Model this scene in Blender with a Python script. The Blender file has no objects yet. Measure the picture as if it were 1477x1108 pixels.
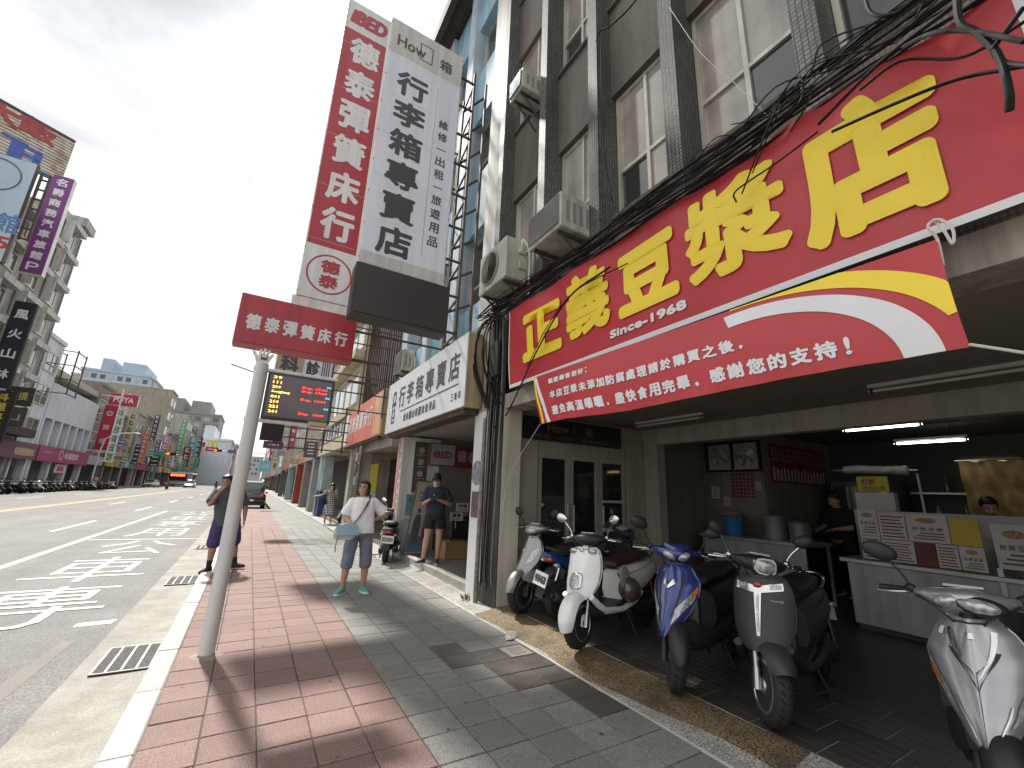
import bpy, bmesh, math, random
import numpy as np
from mathutils import Vector, Matrix
random.seed(7)
R = math.radians
S = bpy.context.scene
COL = S.collection

# ------------------------------------------------------------------ camera
YAW, PITCH, ROLL, FPX, CAMH = R(30.5605), R(14.4455), R(2.2459), 609.56, 1.5
CX, CY = 738.5, 554.0
fw = Vector((math.sin(YAW)*math.cos(PITCH), math.cos(YAW)*math.cos(PITCH), math.sin(PITCH)))
_rt = Vector((math.cos(YAW), -math.sin(YAW), 0)); _up = _rt.cross(fw)
rt = _rt*math.cos(ROLL) + _up*math.sin(ROLL)
up = -_rt*math.sin(ROLL) + _up*math.cos(ROLL)
CAM = Vector((0, 0, CAMH))
cd = bpy.data.cameras.new('camera'); cam = bpy.data.objects.new('camera', cd); COL.objects.link(cam)
cd.sensor_fit = 'HORIZONTAL'; cd.sensor_width = 36.0; cd.lens = 36.0*FPX/1477.0
cd.clip_start = 0.05; cd.clip_end = 6000
mw = Matrix.Identity(4)
for i in range(3):
    mw[i][0] = rt[i]; mw[i][1] = up[i]; mw[i][2] = -fw[i]; mw[i][3] = CAM[i]
cam.matrix_world = mw
S.camera = cam
# a photo pixel gives a direction; the distance comes from the plane it touches
def ray(x, y): return (rt*(x-CX) - up*(y-CY) + fw*FPX).normalized()
def onz(x, y, z=0.0):
    d = ray(x, y); return CAM + d*((z-CAM.z)/d.z)
def onx(x, y, X):
    d = ray(x, y); return CAM + d*(X/d.x)
def ony(x, y, Y):
    d = ray(x, y); return CAM + d*(Y/d.y)

# ------------------------------------------------------------------ light
SUN_EL, SUN_AZ = R(49), Vector((-0.20, 1.0, 0)).normalized()
sunvec = Vector((SUN_AZ.x*math.cos(SUN_EL), SUN_AZ.y*math.cos(SUN_EL), math.sin(SUN_EL)))
sl = bpy.data.lights.new('sun', 'SUN'); sl.energy = 5.0; sl.angle = R(3.5); sl.color = (1.0, 0.955, 0.88)
so = bpy.data.objects.new('sun', sl); COL.objects.link(so)
so.rotation_euler = sunvec.to_track_quat('Z', 'Y').to_euler(); so.location = (0, 0, 60)
W = bpy.data.worlds.new('World'); S.world = W; W.use_nodes = True
nt = W.node_tree; nt.nodes.clear()
def nn(t, typ, **kw):
    n = t.nodes.new(typ)
    for k, v in kw.items(): setattr(n, k, v)
    return n
wo = nn(nt, 'ShaderNodeOutputWorld'); bg = nn(nt, 'ShaderNodeBackground')
sky = nn(nt, 'ShaderNodeTexSky', sky_type='NISHITA', sun_disc=False)
sky.sun_elevation = SUN_EL; sky.sun_rotation = math.atan2(SUN_AZ.x, SUN_AZ.y); sky.air_density = 1.0; sky.dust_density = 2.0
tc = nn(nt, 'ShaderNodeTexCoord'); sep = nn(nt, 'ShaderNodeSeparateXYZ'); nt.links.new(tc.outputs['Generated'], sep.inputs[0])
zz = nn(nt, 'ShaderNodeMath', operation='ADD'); zz.inputs[1].default_value = 0.45; nt.links.new(sep.outputs['Z'], zz.inputs[0])
zm = nn(nt, 'ShaderNodeMath', operation='MAXIMUM'); zm.inputs[1].default_value = 0.05; nt.links.new(zz.outputs[0], zm.inputs[0])
dx = nn(nt, 'ShaderNodeMath', operation='DIVIDE'); dy = nn(nt, 'ShaderNodeMath', operation='DIVIDE')
nt.links.new(sep.outputs['X'], dx.inputs[0]); nt.links.new(zm.outputs[0], dx.inputs[1])
nt.links.new(sep.outputs['Y'], dy.inputs[0]); nt.links.new(zm.outputs[0], dy.inputs[1])
cb = nn(nt, 'ShaderNodeCombineXYZ'); nt.links.new(dx.outputs[0], cb.inputs[0]); nt.links.new(dy.outputs[0], cb.inputs[1])
mpp = nn(nt, 'ShaderNodeMapping'); mpp.inputs['Rotation'].default_value = (0, 0, R(35)); mpp.inputs['Scale'].default_value = (1.0, 1.5, 1); mpp.inputs['Location'].default_value = (3.1, 1.7, 0)
nt.links.new(cb.outputs[0], mpp.inputs[0])
n1 = nn(nt, 'ShaderNodeTexNoise'); n1.inputs['Scale'].default_value = 2.0; n1.inputs['Detail'].default_value = 9; n1.inputs['Roughness'].default_value = 0.52; n1.inputs['Distortion'].default_value = 0.35
nt.links.new(mpp.outputs[0], n1.inputs['Vector'])
r1 = nn(nt, 'ShaderNodeValToRGB'); el = r1.color_ramp.elements
el[0].position = 0.34; el[0].color = (0.54, 0.555, 0.585, 1); el[1].position = 0.63; el[1].color = (1.07, 1.06, 1.03, 1)
e = el.new(0.48); e.color = (0.86, 0.87, 0.87, 1)
nt.links.new(n1.outputs['Fac'], r1.inputs['Fac'])
n2 = nn(nt, 'ShaderNodeTexNoise'); n2.inputs['Scale'].default_value = 0.8; n2.inputs['Detail'].default_value = 6
mp2 = nn(nt, 'ShaderNodeMapping'); mp2.inputs['Location'].default_value = (7.3, 2.2, 1); nt.links.new(cb.outputs[0], mp2.inputs[0]); nt.links.new(mp2.outputs[0], n2.inputs['Vector'])
r2 = nn(nt, 'ShaderNodeValToRGB'); r2.color_ramp.elements[0].position = 0.60; r2.color_ramp.elements[0].color = (0, 0, 0, 1); r2.color_ramp.elements[1].position = 0.78; r2.color_ramp.elements[1].color = (0.45, 0.45, 0.45, 1)
nt.links.new(n2.outputs['Fac'], r2.inputs['Fac'])
skm = nn(nt, 'ShaderNodeMix', data_type='RGBA', blend_type='MULTIPLY'); skm.inputs['Factor'].default_value = 1.0; skm.inputs[7].default_value = (0.13, 0.13, 0.13, 1)
nt.links.new(sky.outputs[0], skm.inputs[6])
mxs = nn(nt, 'ShaderNodeMix', data_type='RGBA'); nt.links.new(r2.outputs[0], mxs.inputs['Factor']); nt.links.new(r1.outputs[0], mxs.inputs[6]); nt.links.new(skm.outputs[2], mxs.inputs[7])
nt.links.new(mxs.outputs[2], bg.inputs['Color']); bg.inputs['Strength'].default_value = 0.94
nt.links.new(bg.outputs[0], wo.inputs['Surface'])
S.view_settings.view_transform = 'Standard'; S.view_settings.look = 'None'; S.view_settings.gamma = 1.0
S.view_settings.use_curve_mapping = False; S.view_settings.exposure = 0.57
try:
    S.cycles.max_bounces = 6; S.cycles.use_denoising = True
except Exception: pass

# ------------------------------------------------------------------ materials
MATS = {}
def setin(n, k, v):
    if k in n.inputs: n.inputs[k].default_value = v
def c4(c): return (c[0], c[1], c[2], 1.0)
def mat(name, col, rough=0.6, metal=0.0, var=0.12, vs=2.5, bump=0.0, bs=60.0, coat=0.0, rand=0.0, streak=0.0, speck=0.0, ss=250.0, emit=0.0, trans=0.0, spec=0.5, dirt=None, dirt_amt=0.0):
    if name in MATS: return MATS[name]
    m = bpy.data.materials.new(name); m.use_nodes = True; t = m.node_tree
    b = t.nodes['Principled BSDF']; setin(b, 'Roughness', rough); setin(b, 'Metallic', metal); setin(b, 'Coat Weight', coat); setin(b, 'Coat Roughness', 0.06)
    setin(b, 'Specular IOR Level', spec)
    if trans: setin(b, 'Transmission Weight', trans)
    co = nn(t, 'ShaderNodeTexCoord'); out = None
    base = nn(t, 'ShaderNodeRGB'); base.outputs[0].default_value = c4(col); out = base.outputs[0]
    def mul(sock, lo, hi, p0=0.3, p1=0.7):
        nonlocal out
        mr = nn(t, 'ShaderNodeMapRange'); mr.inputs[1].default_value = p0; mr.inputs[2].default_value = p1; mr.inputs[3].default_value = lo; mr.inputs[4].default_value = hi
        t.links.new(sock, mr.inputs[0])
        mx = nn(t, 'ShaderNodeMix', data_type='RGBA', blend_type='MULTIPLY'); mx.inputs['Factor'].default_value = 1.0
        t.links.new(out, mx.inputs[6]); t.links.new(mr.outputs[0], mx.inputs[7]); out = mx.outputs[2]
    def noise(scale, detail=5, vec=None, rough_=0.55):
        n = nn(t, 'ShaderNodeTexNoise'); n.inputs['Scale'].default_value = scale; n.inputs['Detail'].default_value = detail; n.inputs['Roughness'].default_value = rough_
        t.links.new(vec or co.outputs['Object'], n.inputs['Vector']); return n.outputs['Fac']
    if var: mul(noise(vs), 1-var, 1+var)
    if speck: mul(noise(ss, 2), 1-speck, 1+speck, 0.35, 0.65)
    if streak:
        mp = nn(t, 'ShaderNodeMapping'); mp.inputs['Scale'].default_value = (3.0, 3.0, 0.16); t.links.new(co.outputs['Object'], mp.inputs[0])
        mul(noise(2.2, 6, mp.outputs[0]), 1-streak, 1.06, 0.32, 0.58)
    if rand:
        oi = nn(t, 'ShaderNodeObjectInfo'); mul(oi.outputs['Random'], 1-rand, 1+rand, 0, 1)
    if dirt_amt:
        mr = nn(t, 'ShaderNodeMapRange'); mr.inputs[1].default_value = 0.48; mr.inputs[2].default_value = 0.7; mr.inputs[3].default_value = 0; mr.inputs[4].default_value = dirt_amt
        t.links.new(noise(vs*1.7+0.31, 7, None, 0.65), mr.inputs[0])
        mx = nn(t, 'ShaderNodeMix', data_type='RGBA'); mx.inputs[7].default_value = c4(dirt or (0.06, 0.05, 0.045))
        t.links.new(mr.outputs[0], mx.inputs['Factor']); t.links.new(out, mx.inputs[6]); out = mx.outputs[2]
    t.links.new(out, b.inputs['Base Color'])
    if emit:
        t.links.new(out, b.inputs['Emission Color']); setin(b, 'Emission Strength', emit)
    if bump:
        bp = nn(t, 'ShaderNodeBump'); bp.inputs['Strength'].default_value = bump; bp.inputs['Distance'].default_value = 0.01
        t.links.new(noise(bs, 3), bp.inputs['Height']); t.links.new(bp.outputs[0], b.inputs['Normal'])
    MATS[name] = m; return m
def brickmat(name, c1, c2, mortar, w, h, msize=0.006, rough=0.5, bump=0.5, offset=0.0, flat=False, streak=0.25, spec=0.5, var=0.15):
    """small tiles as a texture: (x+y, z) on walls, (x, y) on the ground"""
    if name in MATS: return MATS[name]
    m = bpy.data.materials.new(name); m.use_nodes = True; t = m.node_tree; b = t.nodes['Principled BSDF']; setin(b, 'Roughness', rough); setin(b, 'Specular IOR Level', spec)
    co = nn(t, 'ShaderNodeTexCoord'); sp = nn(t, 'ShaderNodeSeparateXYZ'); t.links.new(co.outputs['Object'], sp.inputs[0])
    cx = nn(t, 'ShaderNodeCombineXYZ')
    if flat:
        t.links.new(sp.outputs[0], cx.inputs[0]); t.links.new(sp.outputs[1], cx.inputs[1])
    else:
        ad = nn(t, 'ShaderNodeMath', operation='ADD'); t.links.new(sp.outputs[0], ad.inputs[0]); t.links.new(sp.outputs[1], ad.inputs[1])
        t.links.new(ad.outputs[0], cx.inputs[0]); t.links.new(sp.outputs[2], cx.inputs[1])
    bt = nn(t, 'ShaderNodeTexBrick'); bt.offset = offset; bt.squash = 1.0
    for k, v in (('Color1', c4(c1)), ('Color2', c4(c2)), ('Mortar', c4(mortar)), ('Scale', 1.0), ('Mortar Size', msize), ('Brick Width', w), ('Row Height', h), ('Mortar Smooth', 0.1)): bt.inputs[k].default_value = v
    t.links.new(cx.outputs[0], bt.inputs['Vector'])
    n = nn(t, 'ShaderNodeTexNoise'); n.inputs['Scale'].default_value = 1.3; n.inputs['Detail'].default_value = 8; n.inputs['Roughness'].default_value = 0.6
    mp = nn(t, 'ShaderNodeMapping'); mp.inputs['Scale'].default_value = (1.6, 1.6, 0.35) if not flat else (1, 1, 1); t.links.new(co.outputs['Object'], mp.inputs[0]); t.links.new(mp.outputs[0], n.inputs['Vector'])
    mr = nn(t, 'ShaderNodeMapRange'); mr.inputs[1].default_value = 0.32; mr.inputs[2].default_value = 0.62; mr.inputs[3].default_value = 1-streak-var; mr.inputs[4].default_value = 1+var*0.6
    t.links.new(n.outputs['Fac'], mr.inputs[0])
    mx = nn(t, 'ShaderNodeMix', data_type='RGBA', blend_type='MULTIPLY'); mx.inputs['Factor'].default_value = 1.0
    t.links.new(bt.outputs['Color'], mx.inputs[6]); t.links.new(mr.outputs[0], mx.inputs[7]); t.links.new(mx.outputs[2], b.inputs['Base Color'])
    bp = nn(t, 'ShaderNodeBump'); bp.invert = True; bp.inputs['Strength'].default_value = bump; bp.inputs['Distance'].default_value = 0.004
    t.links.new(bt.outputs['Fac'], bp.inputs['Height']); t.links.new(bp.outputs[0], b.inputs['Normal'])
    MATS[name] = m; return m

# ------------------------------------------------------------------ mesh helpers
ROOTM = {}
def rootmat(o):
    while o.parent is not None: o = o.parent
    return ROOTM.get(o.name)
class MB:
    def __init__(s): s.v = []; s.f = []; s.m = []; s.mi = 0
    def add(s, vs, fs):
        o = len(s.v); s.v.extend([tuple(v) for v in vs]); s.f.extend([tuple(i+o for i in f) for f in fs]); s.m.extend([s.mi]*len(fs)); return s
    def box(s, x0, x1, y0, y1, z0, z1):
        v = [(x, y, z) for x in (x0, x1) for y in (y0, y1) for z in (z0, z1)]
        return s.add(v, [(0, 1, 3, 2), (4, 6, 7, 5), (0, 4, 5, 1), (2, 3, 7, 6), (0, 2, 6, 4), (1, 5, 7, 3)])
    def obox(s, c, a, b, n):
        c, a, b, n = Vector(c), Vector(a), Vector(b), Vector(n)
        v = [c+a*i+b*j+n*k for i in (-1, 1) for j in (-1, 1) for k in (-1, 1)]
        return s.add(v, [(0, 1, 3, 2), (4, 6, 7, 5), (0, 4, 5, 1), (2, 3, 7, 6), (0, 2, 6, 4), (1, 5, 7, 3)])
    def poly(s, pts): return s.add(pts, [tuple(range(len(pts)))])
    def bar(s, p0, p1, w, h=None):
        p0, p1 = Vector(p0), Vector(p1); d = (p1-p0); L = d.length; d.normalize(); h = h or w
        q = Vector((0, 0, 1)) if abs(d.z) < 0.95 else Vector((0, 1, 0)); a = d.cross(q).normalized(); b = a.cross(d)
        return s.obox((p0+p1)/2, d*L/2, a*w/2, b*h/2)
    def ring(s, c, a, b, n=12, e=2.0):
        c, a, b = Vector(c), Vector(a), Vector(b); out = []
        for i in range(n):
            t = 2*math.pi*i/n; ct, st = math.cos(t), math.sin(t)
            out.append(c + a*(math.copysign(abs(ct)**(2/e), ct)) + b*(math.copysign(abs(st)**(2/e), st)))
        return out
    def loft(s, rings, cap0=True, cap1=True):
        n = len(rings[0]); vs = [p for r in rings for p in r]; fs = []
        for k in range(len(rings)-1):
            for i in range(n):
                j = (i+1) % n; fs.append((k*n+i, k*n+j, (k+1)*n+j, (k+1)*n+i))
        if cap0: fs.append(tuple(reversed(range(n))))
        if cap1: fs.append(tuple((len(rings)-1)*n+i for i in range(n)))
        return s.add(vs, fs)
    def cyl(s, p0, p1, r0, r1=None, n=12):
        p0, p1 = Vector(p0), Vector(p1); r1 = r0 if r1 is None else r1; d = (p1-p0).normalized()
        q = Vector((0, 0, 1)) if abs(d.z) < 0.95 else Vector((0, 1, 0)); a = d.cross(q).normalized(); b = a.cross(d)
        return s.loft([s.ring(p0, a*r0, b*r0, n), s.ring(p1, a*r1, b*r1, n)])
    def tube(s, pts, r, n=6, spl=0):
        pts = [Vector(p) for p in pts]
        if spl and len(pts) > 2: pts = spline(pts, spl)
        rs = []; pa = None
        for i, p in enumerate(pts):
            d = (pts[min(i+1, len(pts)-1)] - pts[max(i-1, 0)]).normalized()
            if pa is None:
                q = Vector((0, 0, 1)) if abs(d.z) < 0.9 else Vector((0, 1, 0)); pa = d.cross(q).normalized()
            else: pa = (pa - d*pa.dot(d)).normalized()
            b = pa.cross(d); rr = r[i] if isinstance(r, (list, tuple)) else r
            rs.append(s.ring(p, pa*rr, b*rr, n))
        return s.loft(rs)
    def lathe(s, prof, c, ax, n=20, closed=False):
        c, ax = Vector(c), Vector(ax).normalized(); q = Vector((0, 0, 1)) if abs(ax.z) < 0.9 else Vector((1, 0, 0))
        a = ax.cross(q).normalized(); b = ax.cross(a); rs = [s.ring(c+ax*h, a*max(r, 1e-4), b*max(r, 1e-4), n) for r, h in prof]
        if closed: rs.append(rs[0])
        return s.loft(rs, not closed, not closed)
    def ell(s, c, rad, M=None, n=14, k=8):
        c = Vector(c); rs = []
        for j in range(k+1):
            t = math.pi*j/k; z = -math.cos(t); rr = max(math.sin(t), 1e-3); ring = []
            for i in range(n):
                p = Vector((rr*math.cos(2*math.pi*i/n)*rad[0], rr*math.sin(2*math.pi*i/n)*rad[1], z*rad[2]))
                ring.append(c + (M @ p if M else p))
            rs.append(ring)
        return s.loft(rs)
    def grid(s, fn, nu, nv):
        vs = [fn(i/nu, j/nv) for j in range(nv+1) for i in range(nu+1)]; w = nu+1
        return s.add(vs, [(j*w+i, j*w+i+1, (j+1)*w+i+1, (j+1)*w+i) for j in range(nv) for i in range(nu)])
    def prism(s, pts, n):
        n = Vector(n); k = len(pts); a = [Vector(p) for p in pts]; b = [p+n for p in a]
        return s.add(a+b, [tuple(reversed(range(k))), tuple(k+i for i in range(k))] + [(i, (i+1) % k, k+(i+1) % k, k+i) for i in range(k)])
    def xf(s, fn):
        s.v = [tuple(fn(Vector(v))) for v in s.v]; return s
    def mesh(s, name, mats, smooth=0, bevel=0.0, recalc=True):
        me = bpy.data.meshes.new(name); me.from_pydata(s.v, [], s.f); me.update()
        if recalc or bevel:
            bm = bmesh.new(); bm.from_mesh(me)
            for i, f in enumerate(bm.faces): f.material_index = s.m[i]
            if recalc: bmesh.ops.recalc_face_normals(bm, faces=bm.faces[:])
            if bevel:
                es = [e for e in bm.edges if len(e.link_faces) == 2 and e.calc_face_angle(0) > 0.6]
                bmesh.ops.bevel(bm, geom=es, offset=bevel, segments=1, affect='EDGES', profile=0.5)
            bm.to_mesh(me); bm.free()
        else:
            me.polygons.foreach_set('material_index', s.m)
        for m in (mats if isinstance(mats, (list, tuple)) else [mats]): me.materials.append(m)
        if smooth:
            me.shade_smooth(); me.set_sharp_from_angle(angle=R(smooth))
        return me
    def build(s, name, mats, parent=None, smooth=0, bevel=0.0, recalc=True, **tagkw):
        me = s.mesh(name, mats, smooth, bevel, recalc); o = bpy.data.objects.new(name, me); COL.objects.link(o)
        if parent is not None:
            o.parent = parent; M = rootmat(parent)
            if M is not None: me.transform(M.inverted())
        tag(o, **tagkw); return o
def spline(pts, k):
    out = []; P = [pts[0]*2-pts[1]] + pts + [pts[-1]*2-pts[-2]]
    for i in range(1, len(P)-2):
        for j in range(k):
            t = j/k; a, b, c, d = P[i-1], P[i], P[i+1], P[i+2]
            out.append(0.5*((2*b) + (c-a)*t + (2*a-5*b+4*c-d)*t*t + (3*b-a-3*c+d)*t**3))
    out.append(pts[-1]); return out
def tag(o, label=None, cat=None, group=None, kind=None):
    if label: o['label'] = label
    if cat: o['category'] = cat
    if group: o['group'] = group
    if kind: o['kind'] = kind
    return o
def root(name, label=None, cat=None, loc=(0, 0, 0), group=None, kind=None):
    o = bpy.data.objects.new(name, None); COL.objects.link(o); o.location = loc; o.empty_display_size = 0.2
    ROOTM[o.name] = Matrix.Translation(loc); return tag(o, label, cat, group, kind)
def place(o, loc, rz=0.0, sc=1.0):
    o.location = loc; o.rotation_euler = (0, 0, rz); o.scale = (sc, sc, sc)
    ROOTM[o.name] = Matrix.Translation(loc) @ Matrix.Rotation(rz, 4, 'Z') @ Matrix.Scale(sc, 4); return o
def struct(mb, name, mats, **kw): return mb.build(name, mats, kind='structure', **kw)
def kids(o): return list(o.children)
def inst(name, me, loc, parent, rz=0.0, local=False):
    o = bpy.data.objects.new(name, me); COL.objects.link(o); o.parent = parent
    o.location = loc; o.rotation_euler = (0, 0, rz); return o
def simple(mb, name, mats, label, cat, group=None, loc=None, **kw):
    """a thing that is one mesh, its origin at the centre of its base"""
    xs = np.array(mb.v); lo, hi = xs.min(0), xs.max(0); c = Vector(loc) if loc else Vector(((lo[0]+hi[0])/2, (lo[1]+hi[1])/2, lo[2]))
    me = mb.mesh(name, mats, **kw); me.transform(Matrix.Translation(-c)); o = bpy.data.objects.new(name, me); COL.objects.link(o); o.location = c
    return tag(o, label, cat, group)

# ------------------------------------------------------------------ lettering (the built-in font)
GL = {}
S2 = bpy.data.scenes.new('workbench')   # a scratch scene for evaluating text and remeshing, removed at the end
def evaluate(o):
    S2.collection.objects.link(o); vl = S2.view_layers[0]; vl.update(); return bpy.data.meshes.new_from_object(o.evaluated_get(vl.depsgraph), depsgraph=vl.depsgraph)
def glyph(body, res=3, shear=0.0):
    k = (body, res, shear)
    if k in GL: return GL[k]
    c = bpy.data.curves.new('tmp', 'FONT'); c.body = body; c.resolution_u = res; c.shear = shear
    o = bpy.data.objects.new('tmp', c); me = evaluate(o)
    v = np.zeros(len(me.vertices)*3); me.vertices.foreach_get('co', v); v = v.reshape(-1, 3)[:, :2]
    f = [tuple(p.vertices) for p in me.polygons]
    bpy.data.objects.remove(o); bpy.data.curves.remove(c); bpy.data.meshes.remove(me)
    GL[k] = (v, f, v.min(0), v.max(0)); return GL[k]
def put(mb, body, c, Rv, Uv, N, w=None, h=None, bold=0.0, k=8, off=0.003, res=3, shear=0.0, warp=None):
    """lettering fitted into a w x h box centred on c"""
    if not body.strip(): return mb
    v, f, lo, hi = glyph(body, res, shear); c, Rv, Uv, N = Vector(c), Vector(Rv).normalized(), Vector(Uv).normalized(), Vector(N).normalized()
    d = hi-lo; bw, bh = (0, 0)
    sx = (w-2*bold)/d[0] if w else None; sy = (h-2*bold)/d[1] if h else None
    if sx is None: sx = sy
    if sy is None: sy = sx
    m = (lo+hi)/2
    shifts = [(0, 0)]
    if bold:
        shifts += [(bold*math.cos(2*math.pi*i/k), bold*math.sin(2*math.pi*i/k)) for i in range(k)]
        if bold > 0.012: shifts += [(bold*.5*math.cos(2*math.pi*i/6+.3), bold*.5*math.sin(2*math.pi*i/6+.3)) for i in range(6)]
    for q, (a, b) in enumerate(shifts):
        pts = [c + Rv*((x-m[0])*sx+a) + Uv*((y-m[1])*sy+b) + N*(off+q*0.0001) for x, y in v]
        if warp: pts = [warp(p) for p in pts]
        mb.add(pts, f)
    return mb
def column(mb, chars, c, Rv, Uv, N, w, pitch, h=None, **kw):
    """characters stacked downwards, c = centre of the first"""
    c = Vector(c); U = Vector(Uv).normalized()
    for i, ch in enumerate(chars): put(mb, ch, c-U*pitch*i, Rv, Uv, N, w=w, h=h or w, **kw)
def rowtext(mb, chars, c, Rv, Uv, N, w, h, pitch, **kw):
    c = Vector(c); r_ = Vector(Rv).normalized(); n = len(chars)
    for i, ch in enumerate(chars): put(mb, ch, c+r_*pitch*(i-(n-1)/2), Rv, Uv, N, w=w, h=h, **kw)
EX, EY, EZ = Vector((1, 0, 0)), Vector((0, 1, 0)), Vector((0, 0, 1))
NX, NY = Vector((-1, 0, 0)), Vector((0, -1, 0))
# ================================================================== the setting: ground
m_asph = mat('asphalt', (0.165, 0.162, 0.158), 0.85, var=0.13, vs=0.55, bump=0.35, bs=160, speck=0.34, ss=70, dirt=(0.11, 0.108, 0.106), dirt_amt=0.5)
def lane_wear(m, sx=0.9, sy=0.03, lo=.84, hi=1.08):
    t = m.node_tree; b_ = t.nodes['Principled BSDF']; src = b_.inputs['Base Color'].links[0].from_socket; co = nn(t, 'ShaderNodeTexCoord'); mp = nn(t, 'ShaderNodeMapping'); mp.inputs['Scale'].default_value = (sx, sy, 1)
    n = nn(t, 'ShaderNodeTexNoise'); n.inputs['Scale'].default_value = 1.0; n.inputs['Detail'].default_value = 7; n.inputs['Roughness'].default_value = .6; mr = nn(t, 'ShaderNodeMapRange'); mr.inputs[1].default_value = .35; mr.inputs[2].default_value = .65; mr.inputs[3].default_value = lo; mr.inputs[4].default_value = hi
    mx = nn(t, 'ShaderNodeMix', data_type='RGBA', blend_type='MULTIPLY'); mx.inputs['Factor'].default_value = 1
    t.links.new(co.outputs['Object'], mp.inputs[0]); t.links.new(mp.outputs[0], n.inputs['Vector']); t.links.new(n.outputs['Fac'], mr.inputs[0]); t.links.new(src, mx.inputs[6]); t.links.new(mr.outputs[0], mx.inputs[7]); t.links.new(mx.outputs[2], b_.inputs['Base Color'])
lane_wear(m_asph)
m_ground = mat('far_ground', (0.16, 0.155, 0.15), 0.9, var=0.1, vs=0.05)
m_conc = mat('gutter_concrete', (0.27, 0.263, 0.236), 0.85, var=0.20, vs=2.2, bump=0.4, bs=50, speck=0.16, ss=70, dirt=(0.20, 0.185, 0.155), dirt_amt=0.75)
m_kerb = mat('kerb_concrete', (0.43, 0.425, 0.40), 0.8, var=0.14, vs=3, bump=0.3, bs=60, rand=0.08, speck=.12, ss=80, dirt=(0.24, 0.225, 0.20), dirt_amt=0.6)
m_paint = mat('road_paint', (0.60, 0.59, 0.55), 0.7, var=0.10, vs=4, speck=0.12, ss=60, dirt=(0.30, 0.29, 0.28), dirt_amt=0.35)
m_ypaint = mat('yellow_road_paint', (0.52, 0.40, 0.14), 0.7, var=0.12, vs=4, speck=0.14, ss=45)
m_patch = mat('road_patch', (0.185, 0.172, 0.158), 0.85, var=0.12, vs=1.4, bump=0.3, bs=140, speck=0.25, ss=120)
ZR = -0.12
b = MB(); b.poly([(-900, -60, -0.16), (900, -60, -0.16), (900, 2500, -0.16), (-900, 2500, -0.16)]); struct(b, 'ground', m_ground, recalc=False)
b = MB(); b.grid(lambda u, v: (-18.2+17.17*u, -40+440*v, ZR), 6, 40); b.box(-18.2, -1.03, -40, 400, -0.155, -0.1245)
road = struct(b, 'road', m_asph, recalc=False)
b = MB(); b.box(-14.0, 1.18, 30.2, 400, -0.155, ZR-0.004); struct(b, 'parking_bay', m_asph)
def flat(mb, pts, z): mb.poly([(x, y, z) for x, y in pts])
def strip(mb, x, w, y0, y1, z): flat(mb, [(x-w/2, y0), (x+w/2, y0), (x+w/2, y1), (x-w/2, y1)], z)
zp = ZR+0.004
def marking(fn, name='lane_marking', m=m_paint):
    mb = MB(); fn(mb); return mb.build(name, m, road, recalc=False)
marking(lambda q: strip(q, -3.53, 0.13, -30, 29.4, zp))
for y in (15.75, 29.3): marking(lambda q: flat(q, [(-3.4, y), (-1.06, y-.05), (-1.06, y+.06), (-3.4, y+.11)], zp))
for k in range(-2, 22): marking(lambda q: strip(q, -4.80, 0.11, 7.3+11*k, 11.6+11*k, zp))
for k in range(-2, 14): marking(lambda q: strip(q, -13.1, 0.11, 9+11*k, 13.3+11*k, zp))
for dx_ in (-0.16, 0.16): marking(lambda q: strip(q, -9.15+dx_, 0.12, -30, 108, zp), m=m_ypaint)
marking(lambda q: flat(q, [(-2.75, 5.9), (-2.05, 6.45), (-1.95, 6.9), (-2.9, 6.2)], zp), 'arrow_marking')
marking(lambda q: flat(q, [(-1.42, 6.9), (-1.10, 6.93), (-1.08, 7.1), (-1.42, 7.06)], zp))
marking(lambda q: strip(q, -7.2, 0.11, 36, 40, zp))
STK = {'車': [[(.15, .86), (.85, .86)], [(.2, .72), (.2, .31)], [(.2, .72), (.8, .72), (.8, .31)], [(.2, .515), (.8, .515)], [(.2, .31), (.8, .31)], [(.02, .16), (.98, .16)], [(.5, 1), (.5, 0)]],
       '公': [[(.38, .97), (.30, .78), (.08, .58)], [(.62, .97), (.70, .78), (.94, .58)], [(.50, .60), (.22, .12), (.80, .17)], [(.66, .38), (.86, .03)]],
       '專': [[(.08, .93), (.92, .93)], [(.22, .83), (.22, .60)], [(.22, .83), (.78, .83), (.78, .60)], [(.22, .715), (.78, .715)], [(.22, .60), (.78, .60)], [(.5, 1), (.5, .49)], [(.12, .49), (.88, .49)], [(.03, .35), (.97, .35)], [(.68, .43), (.68, .12), (.62, .05), (.48, .03)], [(.24, .26), (.37, .13)]],
       '用': [[(.2, .95), (.19, .4), (.14, .2), (.05, .03)], [(.2, .95), (.84, .95), (.84, .08), (.72, .03)], [(.2, .66), (.84, .66)], [(.2, .38), (.84, .38)], [(.52, .95), (.52, .05)]]}
def rchar(ch, y0, y1, x0=-2.90, x1=-1.34):
    mb = MB(); n = 0
    for st_ in STK[ch]:
        P_ = [Vector((x0+(x1-x0)*u, y0+(y1-y0)*v, zp)) for u, v in st_]
        for a, c in zip(P_, P_[1:]):
            d = (c-a).normalized(); s_ = Vector((-d.y, d.x, 0))*.052; zz_ = Vector((0, 0, .0004*n)); n += 1; e_ = d*.03
            mb.poly([a-e_-s_+zz_, c+e_-s_+zz_, c+e_+s_+zz_, a-e_+s_+zz_])
    mb.build('lettering', m_paint, road, recalc=False)
for ch, a, c in (('專', 7.0, 9.3), ('車', 9.75, 12.35), ('公', 12.8, 15.4), ('用', 16.6, 19.1), ('專', 19.7, 22.2), ('車', 22.8, 25.4), ('公', 26.0, 28.6)): rchar(ch, a, c)
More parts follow.
